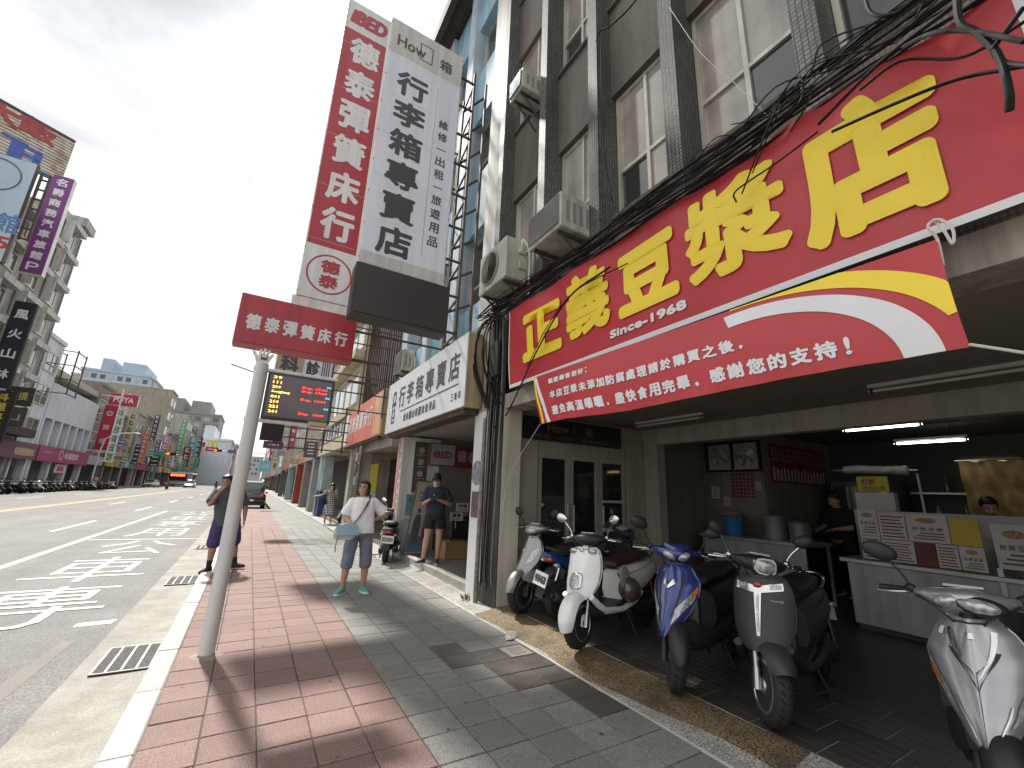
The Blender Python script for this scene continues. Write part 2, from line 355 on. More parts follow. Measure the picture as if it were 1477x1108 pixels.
mp_ = MB(); flat(mp_, [(-1.62, 2.0), (-1.40, 2.0), (-1.32, 4.4), (-1.26, 6.4), (-1.36, 6.4), (-1.5, 4.4)], ZR+0.002); mp_.build('patch', m_patch, road, recalc=False)
# gutter with drain grates
b = MB(); b.grid(lambda u, v: (-1.03 + 0.565*u + 0.003*math.sin(v*290)*(1-u)+.003*math.sin(v*83)*(1-u), -6+36.2*v, -0.114 - 0.006*math.sin(math.pi*u)), 3, 180)
gut = struct(b, 'gutter', m_conc, recalc=False)
m_iron = mat('cast_iron', (0.055, 0.052, 0.056), 0.55, metal=0.6, var=0.25, vs=9)
m_pit = mat('drain_pit', (0.006, 0.006, 0.006), 0.9, var=0)
for i, (y0, y1) in enumerate(((5.22, 5.92), (8.95, 9.65), (13.3, 14.0), (18.0, 18.7))):
    r_ = root('drain_grate', ['dark slotted drain grate in the gutter nearest the bus stop pole base', 'second dark drain grate in the gutter beyond the pole', 'third drain grate in the gutter beside the standing man', 'farthest small drain grate in the gutter'][i], 'drain grate', (-0.69, (y0+y1)/2, -0.116), 'drain grates along the gutter')
    x0, x1, z = -0.90, -0.49, -0.108
    mb = MB(); mb.box(x0, x1, y0, y1, z-0.004, z); mb.build('pit', m_pit, r_)
    mb = MB()
    for a, c, d, e_ in ((x0, x1, y0, y0+.018), (x0, x1, y1-.018, y1), (x0, x0+.018, y0+.018, y1-.018), (x1-.018, x1, y0+.018, y1-.018)): mb.box(a, c, d, e_, z, z+.008)
    mb.build('frame', mat('steel_edge', (0.22, 0.21, 0.19), 0.5, metal=0.7), r_)
    for k in range(3):
        mb = MB(); xx = x0 + (x1-x0)*(k+1)/4; mb.box(xx-.008, xx+.008, y0+.018, y1-.018, z, z+.009); mb.build('bar', mat('worn_steel', (0.36, 0.34, 0.30), 0.5, metal=0.5), r_)
    mb = MB(); n = 22
    for k in range(n):
        yy = y0+.03+(y1-y0-.06)*k/(n-1); mb.box(x0+.02, x1-.02, yy-.008, yy+.008, z+.0005, z+.006)
    mb.build('slat', m_iron, r_)
# kerb stones
kb = MB(); kb.box(-0.468, -0.312, -6, 30.2, -0.155, -0.012); kerb = struct(kb, 'kerb', m_kerb)
mb = MB(); mb.box(-0.080, 0.078, -0.452, 0.452, -0.14, 0.002); kme = mb.mesh('kerb_stone', m_kerb, bevel=0.008)
y = 0.30
while y < 30:
    inst('kerb_stone', kme, (-0.39+random.uniform(-.003, .003), y, random.uniform(-.003, .002)), kerb); y += 0.907
kb = MB(); kb.box(1.19, 1.33, 30.2, 130, -0.155, 0.0); kb.box(-0.468, 1.19, 30.06, 30.2, -0.155, 0.0); struct(kb, 'bay_kerb', m_kerb)
# pavements: a bed with one slab per paving tile, texture beyond the near rows
m_bed = mat('joint_mortar', (0.085, 0.072, 0.065), 0.9, var=0.2, vs=5)
m_pink = mat('pink_paver', (0.205, 0.130, 0.115), 0.8, var=0.12, vs=5, bump=0.25, bs=220, speck=0.34, ss=95, rand=0.12, dirt=(0.14, 0.10, 0.09), dirt_amt=0.65)
m_grey = mat('grey_paver', (0.190, 0.188, 0.176), 0.8, var=0.14, vs=5, bump=0.3, bs=160, speck=0.34, ss=95, rand=0.15, dirt=(0.115, 0.108, 0.098), dirt_amt=0.7)
m_wet = mat('wet_paver', (0.085, 0.074, 0.066), 0.45, var=0.22, vs=6, bump=0.2, bs=220, speck=0.25, ss=95, rand=0.12)
m_pinkfar = brickmat('pink_pavers_far', (0.222, 0.140, 0.125), (0.198, 0.126, 0.112), (0.15, 0.11, 0.1), 0.2955, 0.3, 0.006, 0.8, 0.3, 0, True, 0.1)
m_greyfar = brickmat('grey_pavers_far', (0.205, 0.204, 0.19), (0.178, 0.177, 0.164), (0.13, 0.125, 0.115), 0.299, 0.3, 0.006, 0.8, 0.3, 0, True, 0.1)
YT, ROWS = 0.66, 56
def slab(wx, m):
    mb = MB(); mb.box(-wx/2+.0042, wx/2-.0042, -.1450, .1450, -.02, 0); return mb.mesh('paving_tile', m, bevel=0.003)
wetset = {(3, 9), (3, 10), (4, 8), (4, 9), (4, 10), (2, 11), (3, 11), (4, 7), (4, 11), (2, 12)}
for nm, x0, wx, m, far, xs in (('pink_pavement', -0.31, 0.2955, m_pink, m_pinkfar, -0.31), ('grey_pavement', 1.1675, 0.2985, m_grey, m_greyfar, 1.1675)):
    x1 = x0+5*wx; mb = MB(); mb.box(x0, x1, -8, YT+ROWS*.3-.15, -0.155, -0.008)
    far_end = 30.06 if nm[0] == 'p' else 210
    mb.mi = 1; mb.box(x0, x1 if nm[0] == 'p' else 2.68, YT+ROWS*.3-.15, far_end, -0.155, 0.0); mb.box(x0, x1, -8, YT-.15, -0.0075, 0.0)
    pv = struct(mb, nm, [m_bed, far]); me_ = slab(wx, m); mw_ = slab(wx, m_wet)
    for j in range(ROWS):
        for i in range(5):
            o = inst('paving_tile', mw_ if nm[0] == 'g' and (i, j) in wetset else me_, (x0+wx*(i+.5)+random.uniform(-.0015, .0015), YT+.3*j, random.uniform(-.0022, .0016)), pv); o.rotation_euler = (random.uniform(-.006, .006), random.uniform(-.006, .006), random.choice((0, math.pi))+random.uniform(-.006, .006))
# threshold strip of exposed aggregate in front of the arcade
m_edge = mat('edge_trim', (0.52, 0.51, 0.47), 0.6, var=0.15, vs=3)
m_lightagg = mat('pale_aggregate', (0.30, 0.29, 0.265), 0.85, var=0.2, vs=3, bump=0.7, bs=90, speck=0.6, ss=85)
m_pebble = mat('brown_aggregate', (0.155, 0.112, 0.058), 0.7, var=0.35, vs=2.2, bump=1.0, bs=80, speck=0.85, ss=80, dirt=(0.045, 0.036, 0.025), dirt_amt=0.75)
b = MB(); b.box(2.660, 2.676, -6, 10.2, -0.1, 0.004); struct(b, 'edge_line', m_edge)
b = MB(); b.grid(lambda u, v: (2.676+0.47*u, -6+11.25*v, 0.002+0.055*u**1.3+0.004*math.sin(v*60+u*5)), 8, 90); b.box(2.676, 3.146, -6, 5.25, -0.12, -0.02)
struct(b, 'threshold_concrete', m_lightagg, recalc=False)
def wl(y): return 2.70+0.015*math.sin(y*7)+0.02*math.sin(y*3.1+1)+max(0, (3.2-y))*0.11 if y > 1.5 else 3.05
def peb(u, v):
    y = 1.62+3.63*v; x0 = min(wl(y), 3.12); x1 = 3.147; x = x0+(x1-x0)*u; q = (x-2.676)/0.47
    return (x, y, 0.003+0.055*max(q, 0)**1.3+0.004*math.sin(((y+6)/11.25)*60+q*5)+0.012*math.sin(math.pi*u)**.5)
b = MB(); b.grid(peb, 10, 70); struct(b, 'pebble_ramp', m_pebble, recalc=False)
b = MB(); b.grid(lambda u, v: (2.676+0.37*u, 5.25+5.2*v, 0.004+0.02*u+0.006*math.sin(v*50)*u), 5, 40); b.box(2.676, 3.04, 5.25, 10.45, -.12, -.01)
struct(b, 'threshold_rough', m_lightagg, recalc=False)
# arcade floor of dark plank tiles
ZF = 0.062
m_fl = mat('plank_tile', (0.062, 0.055, 0.052), 0.42, var=0.2, vs=4, bump=0.1, bs=90, rand=0.2, dirt=(0.03, 0.027, 0.025), dirt_amt=0.5)
m_grout = mat('floor_grout', (0.30, 0.285, 0.26), 0.9, var=0.2)
b = MB(); b.box(3.146, 12, -8, 5.44, -0.12, ZF-0.003); b.mi = 1; b.box(4.75, 12, -8, 5.44, ZF-0.003, ZF)
b.box(3.146, 4.75, -8, 0.2, ZF-0.003, ZF)
af = struct(b, 'arcade_floor', [m_grout, m_fl])
mb = MB(); mb.box(-.0965/2, .0965/2, -.1965, .1965, -.01, 0); fme = mb.mesh('floor_tile', m_fl, bevel=0.0015)
for i in range(16):
    off = (0.0, 0.4/3, 0.8/3)[(i//3 + (i % 3)*0) % 3]
    y = 0.40 + off - 0.2
    while y < 5.20:
        inst('floor_tile', fme, (3.146+.05+.1*i, y, ZF+random.uniform(-.0005, .0008)), af); y += 0.4
# luggage-shop step and floor
b = MB(); b.box(3.04, 3.17, 5.84, 10.45, -0.1, 0.15); struct(b, 'shop_step', mat('step_concrete', (0.34, 0.33, 0.30), 0.8, var=0.2, vs=3, dirt_amt=0.5), bevel=0.012)
b = MB(); b.box(3.17, 11, 5.60, 24, -0.1, 0.128); struct(b, 'shop_floor', brickmat('shop_floor_tiles', (0.20, 0.19, 0.175), (0.18, 0.17, 0.16), (0.10, 0.1, 0.1), 0.4, 0.4, 0.006, 0.5, 0.2, 0, True, 0.1))
b = MB(); b.box(2.682, 3.17, 10.45, 120, -0.1, 0.03); b.box(3.17, 9, 24, 120, -.1, .06); struct(b, 'far_arcade_floor', mat('far_arcade_concrete', (0.30, 0.29, 0.27), 0.8, var=0.15))
b = MB(); b.box(-30, -18.2, -40, 300, -0.155, 0.0); struct(b, 'opposite_pavement', mat('opposite_pavement', (0.27, 0.26, 0.24), 0.85, var=0.12, vs=.7))
# weeds at the foot of the drain pipe are added with the small details

# ================================================================== soy-milk shop building
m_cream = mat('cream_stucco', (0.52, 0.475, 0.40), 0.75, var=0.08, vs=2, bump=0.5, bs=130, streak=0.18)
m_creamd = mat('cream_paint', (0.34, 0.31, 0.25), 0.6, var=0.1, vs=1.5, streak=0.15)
m_fascia = mat('weathered_fascia', (0.33, 0.30, 0.255), 0.8, var=0.22, vs=3, streak=0.45, bump=0.2, bs=50)
m_mosaic = brickmat('tan_mosaic', (0.195, 0.163, 0.129), (0.155, 0.128, 0.101), (0.09, 0.078, 0.065), 0.031, 0.031, 0.004, 0.55, 0.6, 0.0, False, 0.38)
m_fin = brickmat('fin_glazed_mosaic', (0.185, 0.19, 0.178), (0.115, 0.12, 0.115), (0.035, 0.035, 0.033), 0.042, 0.042, 0.0055, 0.6, 0.7, 0.0, False, 0.40, 0.3)
m_darkmos = brickmat('dark_mosaic', (0.10, 0.093, 0.085), (0.075, 0.07, 0.064), (0.03, 0.03, 0.03), 0.028, 0.028, 0.004, 0.6, 0.6, 0.0, False, 0.4)
m_alu = mat('aluminium_frame', (0.56, 0.53, 0.46), 0.42, metal=0.35, var=0.12, vs=4, streak=0.25)
m_pane = mat('curtained_glass', (0.35, 0.315, 0.275), 0.12, var=0.3, vs=1.5, coat=0.6, streak=0.2)
m_paned = mat('dark_glass', (0.035, 0.034, 0.034), 0.08, var=0.3, vs=1.2, coat=0.8)
m_reveal = mat('window_reveal', (0.10, 0.092, 0.08), 0.8, var=0.2, streak=0.3)
def window(par, X, y0, y1, z0, z1, cols=2, zsplit=None, mf=None, mp=None, t=0.045, dpt=0.07, nm='window', axis='x', sgn=-1, mps=None):
    """a framed window in a wall plane; frame is the part, each pane a sub-part.  axis x: wall faces -x;  axis y: wall faces -y"""
    mf = mf or m_alu; mp = mp or m_pane
    zs = [z0] + (zsplit or []) + [z1]; ys = [y0+(y1-y0)*k/cols for k in range(cols+1)]
    fb = MB()
    def bx(mb, a0, a1, c0, c1, d0, d1):
        if axis == 'x': mb.box(X+d0, X+d1, a0, a1, c0, c1)
        else: mb.box(a0, a1, X+d0, X+d1, c0, c1)
    for k, yy in enumerate(ys):
        w0 = yy if k == 0 else (yy-t if k == cols else yy-t/2); bx(fb, w0, w0+t, z0, z1, 0, dpt)
    for k, zz_ in enumerate(zs):
        w0 = zz_ if k == 0 else (zz_-t if k == len(zs)-1 else zz_-t/2); bx(fb, y0+t, y1-t, w0, w0+t, 0.004, dpt-.004)
    fr = fb.build(nm, mf, par)
    q = 0
    for i in range(cols):
        for j in range(len(zs)-1):
            pb = MB(); bx(pb, ys[i]+t*.4, ys[i+1]-t*.4, zs[j]+t*.4, zs[j+1]-t*.4, dpt*.45+.006*(i % 2), dpt*.62+.006*(i % 2))
            pb.build('pane', (mps[q % len(mps)] if mps else mp), fr); q += 1
    return fr
SB = root('shop_building', 'tan mosaic tiled building with dark fins above the soy milk shop', 'building', (5.5, 1.5, 0))
b = MB(); b.box(3.0, 3.30, 5.262, 5.81, -0.05, 2.74)
b.build('pillar', [m_cream], SB)
b = MB(); b.box(2.985, 3.0, 5.27, 5.80, 0.0, 4.3); b.build('mosaic_strip', m_darkmos, SB)
b = MB(); b.box(3.0, 3.30, -1.55, -1.0, 0, 2.70); b.build('pillar', m_cream, SB)
b = MB(); b.box(3.0, 3.32, -5, 5.262, 2.69, 2.90); b.box(3.0, 3.32, 5.262, 5.80, 2.742, 2.90); b.build('fascia_beam', m_fascia, SB)
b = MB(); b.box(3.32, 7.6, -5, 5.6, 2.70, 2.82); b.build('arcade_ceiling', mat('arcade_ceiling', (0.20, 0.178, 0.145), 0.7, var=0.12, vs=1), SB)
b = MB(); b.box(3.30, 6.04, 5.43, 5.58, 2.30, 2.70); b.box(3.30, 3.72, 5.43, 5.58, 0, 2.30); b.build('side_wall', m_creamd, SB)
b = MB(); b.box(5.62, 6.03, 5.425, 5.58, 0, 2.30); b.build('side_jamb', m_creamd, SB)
# storefront frame
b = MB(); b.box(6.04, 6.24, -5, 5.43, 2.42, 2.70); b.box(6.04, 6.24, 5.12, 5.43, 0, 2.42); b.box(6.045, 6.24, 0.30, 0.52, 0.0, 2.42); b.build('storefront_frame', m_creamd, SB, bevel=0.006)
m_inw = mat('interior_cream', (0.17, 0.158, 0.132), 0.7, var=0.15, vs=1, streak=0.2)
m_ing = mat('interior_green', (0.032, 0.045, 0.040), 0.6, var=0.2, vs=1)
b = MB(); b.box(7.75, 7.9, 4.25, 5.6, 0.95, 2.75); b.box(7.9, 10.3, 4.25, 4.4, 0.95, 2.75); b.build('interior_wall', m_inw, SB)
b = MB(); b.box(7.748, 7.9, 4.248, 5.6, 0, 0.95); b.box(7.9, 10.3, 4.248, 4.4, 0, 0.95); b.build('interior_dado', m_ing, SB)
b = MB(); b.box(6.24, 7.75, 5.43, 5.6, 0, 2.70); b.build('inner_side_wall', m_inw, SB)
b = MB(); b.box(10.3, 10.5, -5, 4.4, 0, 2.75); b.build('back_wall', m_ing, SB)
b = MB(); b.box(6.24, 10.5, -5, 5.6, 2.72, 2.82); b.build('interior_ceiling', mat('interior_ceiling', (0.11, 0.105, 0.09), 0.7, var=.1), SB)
b = MB(); b.box(3.3, 10.5, -5.2, -5.0, 0, 2.8); b.build('south_wall', m_ing, SB)
# upper facade
FINS = [5.80, 4.46, 3.31, 2.17, 0.99, -0.20, -1.4, -2.6, -3.8, -5.0]
XW = 3.25
b = MB(); b.box(3.42, 10.5, -5, 5.80, 2.83, 14.6); b.build('core', m_reveal, SB)
for fy in FINS:
    b = MB(); b.box(3.0, 3.40, fy-.085, fy+.085, 2.905, 14.6); b.build('fin', m_fin, SB)
for k in range(len(FINS)-1):
    y1, y0 = FINS[k]-.086, FINS[k+1]+.086
    for (z0, z1) in ((2.902, 4.75), (6.57, 8.08), (9.85, 11.38), (13.1, 14.6)):
        b = MB(); b.box(XW, 3.415, y0, y1, z0, z1); b.build('spandrel', m_mosaic, SB)
    for f, (z0, z1) in enumerate(((4.752, 6.568), (8.082, 9.848), (11.382, 13.098))):
        window(SB, 3.325, y0+.005, y1-.005, z0, z1, 2, [z0+.66], mps=[m_pane, m_pane, m_paned, m_pane, m_pane] if (k+f) % 3 else [m_paned, m_pane, m_pane, m_pane])
        b = MB(); b.box(3.20, 3.324, y0+.002, y1-.002, z0-.045, z0-.002) ; b.build('sill', m_reveal, SB)
# side door of the luggage shop under the arcade
DW = root('glass_doorway', 'aluminium framed glass doors of the luggage shop at the end of the arcade', 'door', (4.6, 5.43, ZF))
for x0, x1 in ((3.74, 4.36), (4.36, 4.98), (4.98, 5.60)): window(DW, 5.45, x0+.004, x1-.004, 0.10, 2.12, 1, None, mat('door_alu', (0.40, 0.38, 0.33), 0.4, metal=.3), mat('door_glass', (0.02, 0.02, 0.02), 0.05, var=0.3, coat=1.0), 0.07, 0.06, 'door_leaf', 'y')
for k in range(3):
    b = MB(); x = (4.30, 4.42, 5.04)[k]; b.cyl((x, 5.42, .95), (x, 5.42, 1.35), .013, n=8); b.build('handle', m_alu, DW)
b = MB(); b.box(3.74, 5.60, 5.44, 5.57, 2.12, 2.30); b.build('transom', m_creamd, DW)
b = MB(); b.box(5.05, 5.55, 5.435, 5.447, 0.95, 1.00); b.box(5.05, 5.55, 5.435, 5.447, 1.40, 1.44); b.build('shelf', mat('shelf_white', (.5, .5, .48), .5), DW)
SG = root('luggage_shop_sign', 'black sign board with gold lettering above the arcade glass doors', 'sign', (4.4, 5.39, 2.30))
b = MB(); b.box(3.42, 5.42, 5.36, 5.425, 2.31, 2.66); b.build('board', mat('black_sign', (0.014, 0.016, 0.018), 0.35, var=.1), SG, bevel=.004)
b = MB(); put(b, 'How', (4.05, 5.36, 2.52), EX, EZ, NY, w=.42, h=.15, bold=.006); put(b, '箱', (4.68, 5.36, 2.52), EX, EZ, NY, w=.17, h=.17, bold=.004)
b.box(4.36, 4.375, 5.354, 5.36, 2.44, 2.58); b.build('lettering', mat('gold_letter', (0.20, 0.15, 0.06), 0.4, metal=.4, var=.1), SG)
b = MB(); put(b, '維修｜出租｜旅遊用品', (4.35, 5.36, 2.37), EX, EZ, NY, w=1.5, h=.07); b.build('lettering', mat('dim_letter', (0.14, 0.13, 0.11), .5), SG)
# ------------------------------------------------------------------ big banner
m_red = mat('red_banner', (0.43, 0.028, 0.036), 0.40, var=0.10, vs=1.5, bump=0.5, bs=3.5, spec=0.5, dirt=(.36, .05, .055), dirt_amt=.5)
m_white = mat('white_vinyl', (0.66, 0.66, 0.68), 0.45, var=0.05, vs=2)
m_yel = mat('yellow_vinyl', (0.80, 0.60, 0.035), 0.42, var=0.05, vs=2)
BY0, BY1, BZ0, BZ1, BX = 0.09, 4.80, 2.90, 3.98, 2.80
def bulge(p):
    y, z = p.y, p.z; t = (z-BZ0)/(BZ1-BZ0)
    w = 0.020*math.sin(y*2.1+z*1.3)*math.sin(math.pi*min(max(t, 0), 1)) + 0.012*math.sin(y*5.3-z*4.0)*max(t, 0)
    w += 0.02*math.exp(-((y-0.55)/.5)**2)*max(t-.3, 0)*math.sin(z*9+y*4)
    fold = max(t-.35, 0)*(.014*math.sin(13*y+8*z)*math.exp(-((y-.6)/1.1)**2)+.007*math.sin(9*y-6*z)) + .004*math.sin(26*y+5*z)*max(t-.7, 0)
    w += fold
    return Vector((p.x - w - 0.05*t, y, z + 0.025*math.sin(y*1.3)*max(t-.5, 0)))
BN = root('shop_banner', 'large red banner with huge yellow characters reading 正義豆漿店 across the facade', 'banner', (BX, 1.8, BZ0))
b = MB(); b.grid(lambda u, v: bulge(Vector((BX, BY0+(BY1-BY0)*u, BZ0+(BZ1-BZ0)*v))), 200, 26); b.build('cloth', m_red, BN, smooth=60, recalc=False)
b = MB()
for (a, c, d, e_) in ((BY0, BY1, BZ0-.035, BZ0+.012), (BY1-.018, BY1+.004, BZ0+.012, BZ1), (BY0-.05, BY0+.004, BZ0-.035, BZ1)):
    b.grid(lambda u, v: bulge(Vector((BX-.004, a+(c-a)*u, d+(e_-d)*v))), 40, 6)
b.build('white_border', m_white, BN, recalc=False)
b = MB()
for ch, yc, zc, w, h in (('正', 4.03, 3.44, .80, .64), ('義', 3.20, 3.52, .70, .72), ('豆', 2.38, 3.46, .70, .64), ('漿', 1.55, 3.49, .78, .74), ('店', 0.745, 3.44, .70, .84)):
    put(b, ch, (BX, yc, zc), NY, EZ, NX, w=w, h=h, bold=.030 if ch in '義漿' else .040, k=26, off=.014, res=4, warp=bulge)
b.build('lettering', m_yel, BN, recalc=False)
b = MB(); put(b, 'Since-1968', (BX, 2.43, 3.035), NY, EZ, NX, w=.88, h=.085, bold=.007, off=.010, warp=bulge); b.build('lettering', m_white, BN, recalc=False)
b = MB(); b.box(2.84, 3.0, BY0, 4.8, 2.945, 2.985); b.box(2.84, 3.0, BY0, 4.8, 3.90, 3.94)
for yy in (.15, .9, 1.6, 2.9, 4.2): b.box(2.86, 2.9, yy-.02, yy+.02, 2.95, 3.93)
b.build('batten', mat('banner_batten', (.09, .08, .07), .7), BN)
# sloping lower banner
L0, L1 = (2.74, 4.52, 2.835), (2.74, 0.60, 2.84)
def low(u, v):
    a = Vector((2.74, 4.36-3.80*u, 2.83+0.005*u)); c = Vector((2.60, 4.24-3.72*u, 2.375-0.015*u-0.03*math.sin(math.pi*u)))
    p = a.lerp(c, v); p.x += 0.014*math.sin(u*17+v*2.5)*v - 0.035*math.sin(math.pi*v)*(.6+.4*u) + 0.006*math.sin(u*60+v*9)*v; p.z += 0.008*math.sin(u*11)*v; return p
_p = onx(770, 545, 2.72); _q = onx(779, 612, 2.58); _r = onx(1352, 345, 2.72); _s = onx(1398, 497, 2.58)
def low(u, v):
    a = _p.lerp(_r, u); c = _q.lerp(_s, u); p = a.lerp(c, v)
    p.x += 0.012*math.sin(u*17+v*2.5)*v - 0.03*math.sin(math.pi*v)*(.6+.4*u) + 0.005*math.sin(u*60+v*9)*v; p.z += 0.010*math.sin(u*11)*v - 0.012*math.sin(math.pi*u)*v; return p
LB = root('notice_banner', 'narrow red cloth banner with white and yellow arcs tied below the big banner', 'banner', tuple((_q+_s)/2))
b = MB(); b.grid(low, 80, 14); b.build('cloth', m_red, LB, smooth=60, recalc=False)
LW = (_p-_r).length; LH = (_p-_q).length
def lowpt(x, y, off=.006):
    """x metres from the left end, y metres up from the bottom edge"""
    p = low(x/LW, 1-y/LH); return Vector((p.x-off, p.y, p.z))
def lowwarp(p): return lowpt(p.x, p.y, p.z)
def arcband(cx_, cy_, r0x, r0y, r1x, r1y, t0, t1, m, nm):
    b = MB(); n = 40
    def f(u, v):
        t = t0+(t1-t0)*u; x = cx_+(r0x+(r1x-r0x)*v)*math.cos(t); y = cy_+(r0y+(r1y-r0y)*v)*math.sin(t)
        return lowpt(min(max(x, 0.0), LW), min(max(y, 0.0), LH), .004)
    b.grid(f, n, 4); b.build(nm, m, LB, recalc=False)
arcband(LW-.98, 0.0, .74, LH*.76, .90, LH*.93, 0.0, R(100), m_white, 'white_arc')
arcband(LW-.98, 0.0, .985, LH*.985, 1.12, LH*1.16, R(16), R(96), m_yel, 'yellow_arc')
b = MB(); b.grid(lambda u, v: lowpt(.16*(1-v)+.02*u*(1-v)+.05*u+.02*v, LH*v*.98), 3, 10); b.build('white_stripe', m_white, LB, recalc=False)
b = MB(); b.grid(lambda u, v: lowpt(.055*(1-v)+.045*u*(1-.4*v), LH*v*.98), 3, 10); b.build('yellow_stripe', m_yel, LB, recalc=False)
b = MB()
def line(txt, x0, x1, yc, h, b_):
    n = len(txt); pit = (x1-x0)/n
    for i, ch in enumerate(txt):
        sm = ch in ',，:!。'
        put(b, ch, (x0+pit*(i+.5)-(pit*.2 if sm else 0), yc-(h*.32 if sm and ch not in '!:' else 0), .005), EX, EY, EZ, w=pit*(.22 if ch in ',，:!。' else .86), h=h*(.3 if ch in ',，。' else 1), bold=b_, k=6, off=0.0, res=2, warp=lowwarp)
line('親愛顧客您好:', .28, 1.02, LH*.80, .085, .0045)
line('本店豆漿未添加防腐處理請於購買之後,', .28, 2.62, LH*.51, .12, .0055)
line('避免高溫曝曬,盡快食用完畢。感謝您的支持!', .28, 3.22, LH*.20, .13, .006)
b.build('lettering', m_white, LB, recalc=False)
m_rope = mat('white_rope', (.55, .54, .5), .8)
b = MB(); b.tube([_s, _s+Vector((.25, -.35, -.14)), _s+Vector((.7, -1.1, -.42))], .007, 6, 6); b.build('rope', m_rope, LB)
b = MB(); b.tube([_q, Vector((2.95, 4.95, 1.75)), Vector((2.99, 5.2, 1.25))], .004, 6, 4); b.build('rope', m_rope, LB)
b = MB(); b.tube([_r+Vector((-.01, 0, -.15)), _r, _r+Vector((-.01, .02, .08)), _r+Vector((0, -.02, .1)), _r+Vector((-.01, -.06, .02)), _r+Vector((-.02, -.05, -.06)), _r+Vector((-.01, -.03, .03)), _r+Vector((.02, 0, .12))], .007, 6, 5); b.build('rope', m_rope, LB)
# ================================================================== luggage shop building (blue) and the terrace beyond
m_blue = mat('sky_blue_render', (0.245, 0.40, 0.50), 0.7, var=0.14, vs=1.5, streak=0.3, bump=0.2, bs=40)
m_bluew = mat('pale_blue_pilaster', (0.40, 0.47, 0.56), 0.7, var=0.14, vs=2, streak=0.3)
m_whitew = mat('white_render', (0.62, 0.61, 0.58), 0.75, var=0.12, vs=1.5, streak=0.3)
m_steel = mat('rusty_steel', (0.075, 0.058, 0.05), 0.7, metal=0.3, var=0.35, vs=12)
m_dark = mat('dark_void', (0.012, 0.011, 0.011), 0.8, var=0.1)
BB = root('luggage_building', 'blue painted building with recessed windows above the luggage shop', 'building', (5, 8.5, 0))
b = MB(); b.box(3.0, 3.22, 5.82, 6.22, 0.0, 2.74); b.build('pillar', m_whitew, BB)
b = MB(); b.box(3.0, 3.92, 10.05, 10.45, 0.0, 2.72); b.build('pillar', m_whitew, BB)
b = MB(); b.box(3.0, 3.3, 5.82, 10.9, 2.742, 4.3); b.build('beam', m_fascia, BB)
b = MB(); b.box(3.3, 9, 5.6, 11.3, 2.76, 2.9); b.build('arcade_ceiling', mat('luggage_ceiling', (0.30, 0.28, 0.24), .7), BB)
b = MB(); b.box(3.92, 10, 10.05, 10.3, 0.12, 2.76); b.box(7.3, 7.5, 5.6, 10.05, .12, 2.76); b.build('interior_wall', mat('luggage_interior', (0.16, .145, .125), .7, var=.2), BB)
b = MB(); b.box(3.45, 10, 5.83, 11.3, 2.92, 14.5); b.build('core', m_paned, BB)
b = MB(); b.box(2.55, 10, 5.6, 11.4, 14.5, 14.72); b.box(2.55, 2.72, 5.6, 11.4, 14.3, 14.5); b.build('roof_eave', mat('dark_eave', (0.05, 0.042, 0.038), .8, var=.2), BB)
for i, (y0, y1, m) in enumerate(((5.89, 6.42, m_whitew), (7.62, 7.98, m_bluew), (9.2, 9.55, m_bluew), (10.85, 11.3, m_bluew))):
    b = MB(); b.box(3.04, 3.44, y0, y1, 4.302, 14.3); b.build('pilaster', m, BB)
for y0, y1 in ((6.42, 7.62), (7.98, 9.2), (9.55, 10.85)):
    for z0, z1 in ((4.302, 5.0), (6.7, 8.1), (9.75, 11.2), (12.8, 14.3)):
        b = MB(); b.box(3.16, 3.44, y0, y1, z0, z1); b.build('spandrel', m_blue, BB)
    for z0, z1 in ((5.0, 6.7), (8.1, 9.75), (11.2, 12.8)): window(BB, 3.36, y0+.01, y1-.01, z0+.01, z1-.01, 2, [z0+.6], mp=m_paned)
# posters and boards on the luggage shop pillars
b = MB(); b.box(2.992, 3.0, 5.84, 6.20, 0.02, 2.72); pp = b.build('poster', mat('white_poster', (0.60, 0.60, 0.62), .5, var=.05), BB)
b = MB(); b.lathe([(.19, 0), (.19, .003)], (2.992, 6.02, 1.78), NX, 24); b.build('print', mat('poster_grey', (0.22, 0.22, 0.26), .6, var=.5, vs=9), pp)
b = MB(); b.box(2.987, 2.991, 5.88, 6.16, 1.12, 1.50); b.build('print', mat('poster_brown', (0.12, 0.07, 0.065), .6, var=.5, vs=12), pp)
for k, (y0, y1, m) in enumerate(((10.07, 10.24, (0.62, .6, .58)), (10.26, 10.44, (.45, .16, .13)))):
    b = MB(); b.box(2.985, 2.999, y0, y1, .35, 2.66); st = b.build('text_strip', mat('strip%d' % k, m, .5, var=.05), BB)
    t = MB(); column(t, '行李箱維修出租專賣' if k == 0 else '德泰彈簧床名床專賣', (2.985, (y0+y1)/2, 2.5), NY, EZ, NX, .13, .235, h=.2, off=.003); t.build('lettering', mat('strip_ink%d' % k, (.25, .05, .05) if k == 0 else (.6, .55, .5), .6), st, recalc=False)
b = MB(); b.box(3.28, 3.62, 10.03, 10.05, 1.42, 2.62); mb_ = b.build('menu_board', mat('brown_board', (0.085, 0.068, 0.055), .6, var=.15), BB)
for k in range(4):
    t = MB(); t.lathe([(.075, 0), (.075, .004)], (3.45, 10.03, 2.42-.28*k), NY, 16); t.box(3.33, 3.57, 10.026, 10.03, 2.30-.28*k, 2.315-.28*k); t.build('picture', mat('board_pic', (0.32, 0.29, 0.25), .6, var=.5, vs=25), mb_)
b = MB(); b.box(3.18, 3.72, 10.022, 10.05, .92, 1.38); pc = b.build('picture_frame', mat('poster_sea', (0.14, 0.25, 0.29), .3, var=.4, vs=7), BB)
t = MB(); t.box(3.14, 3.76, 10.0, 10.05, .82, .87); t.build('ledge', m_whitew, pc)
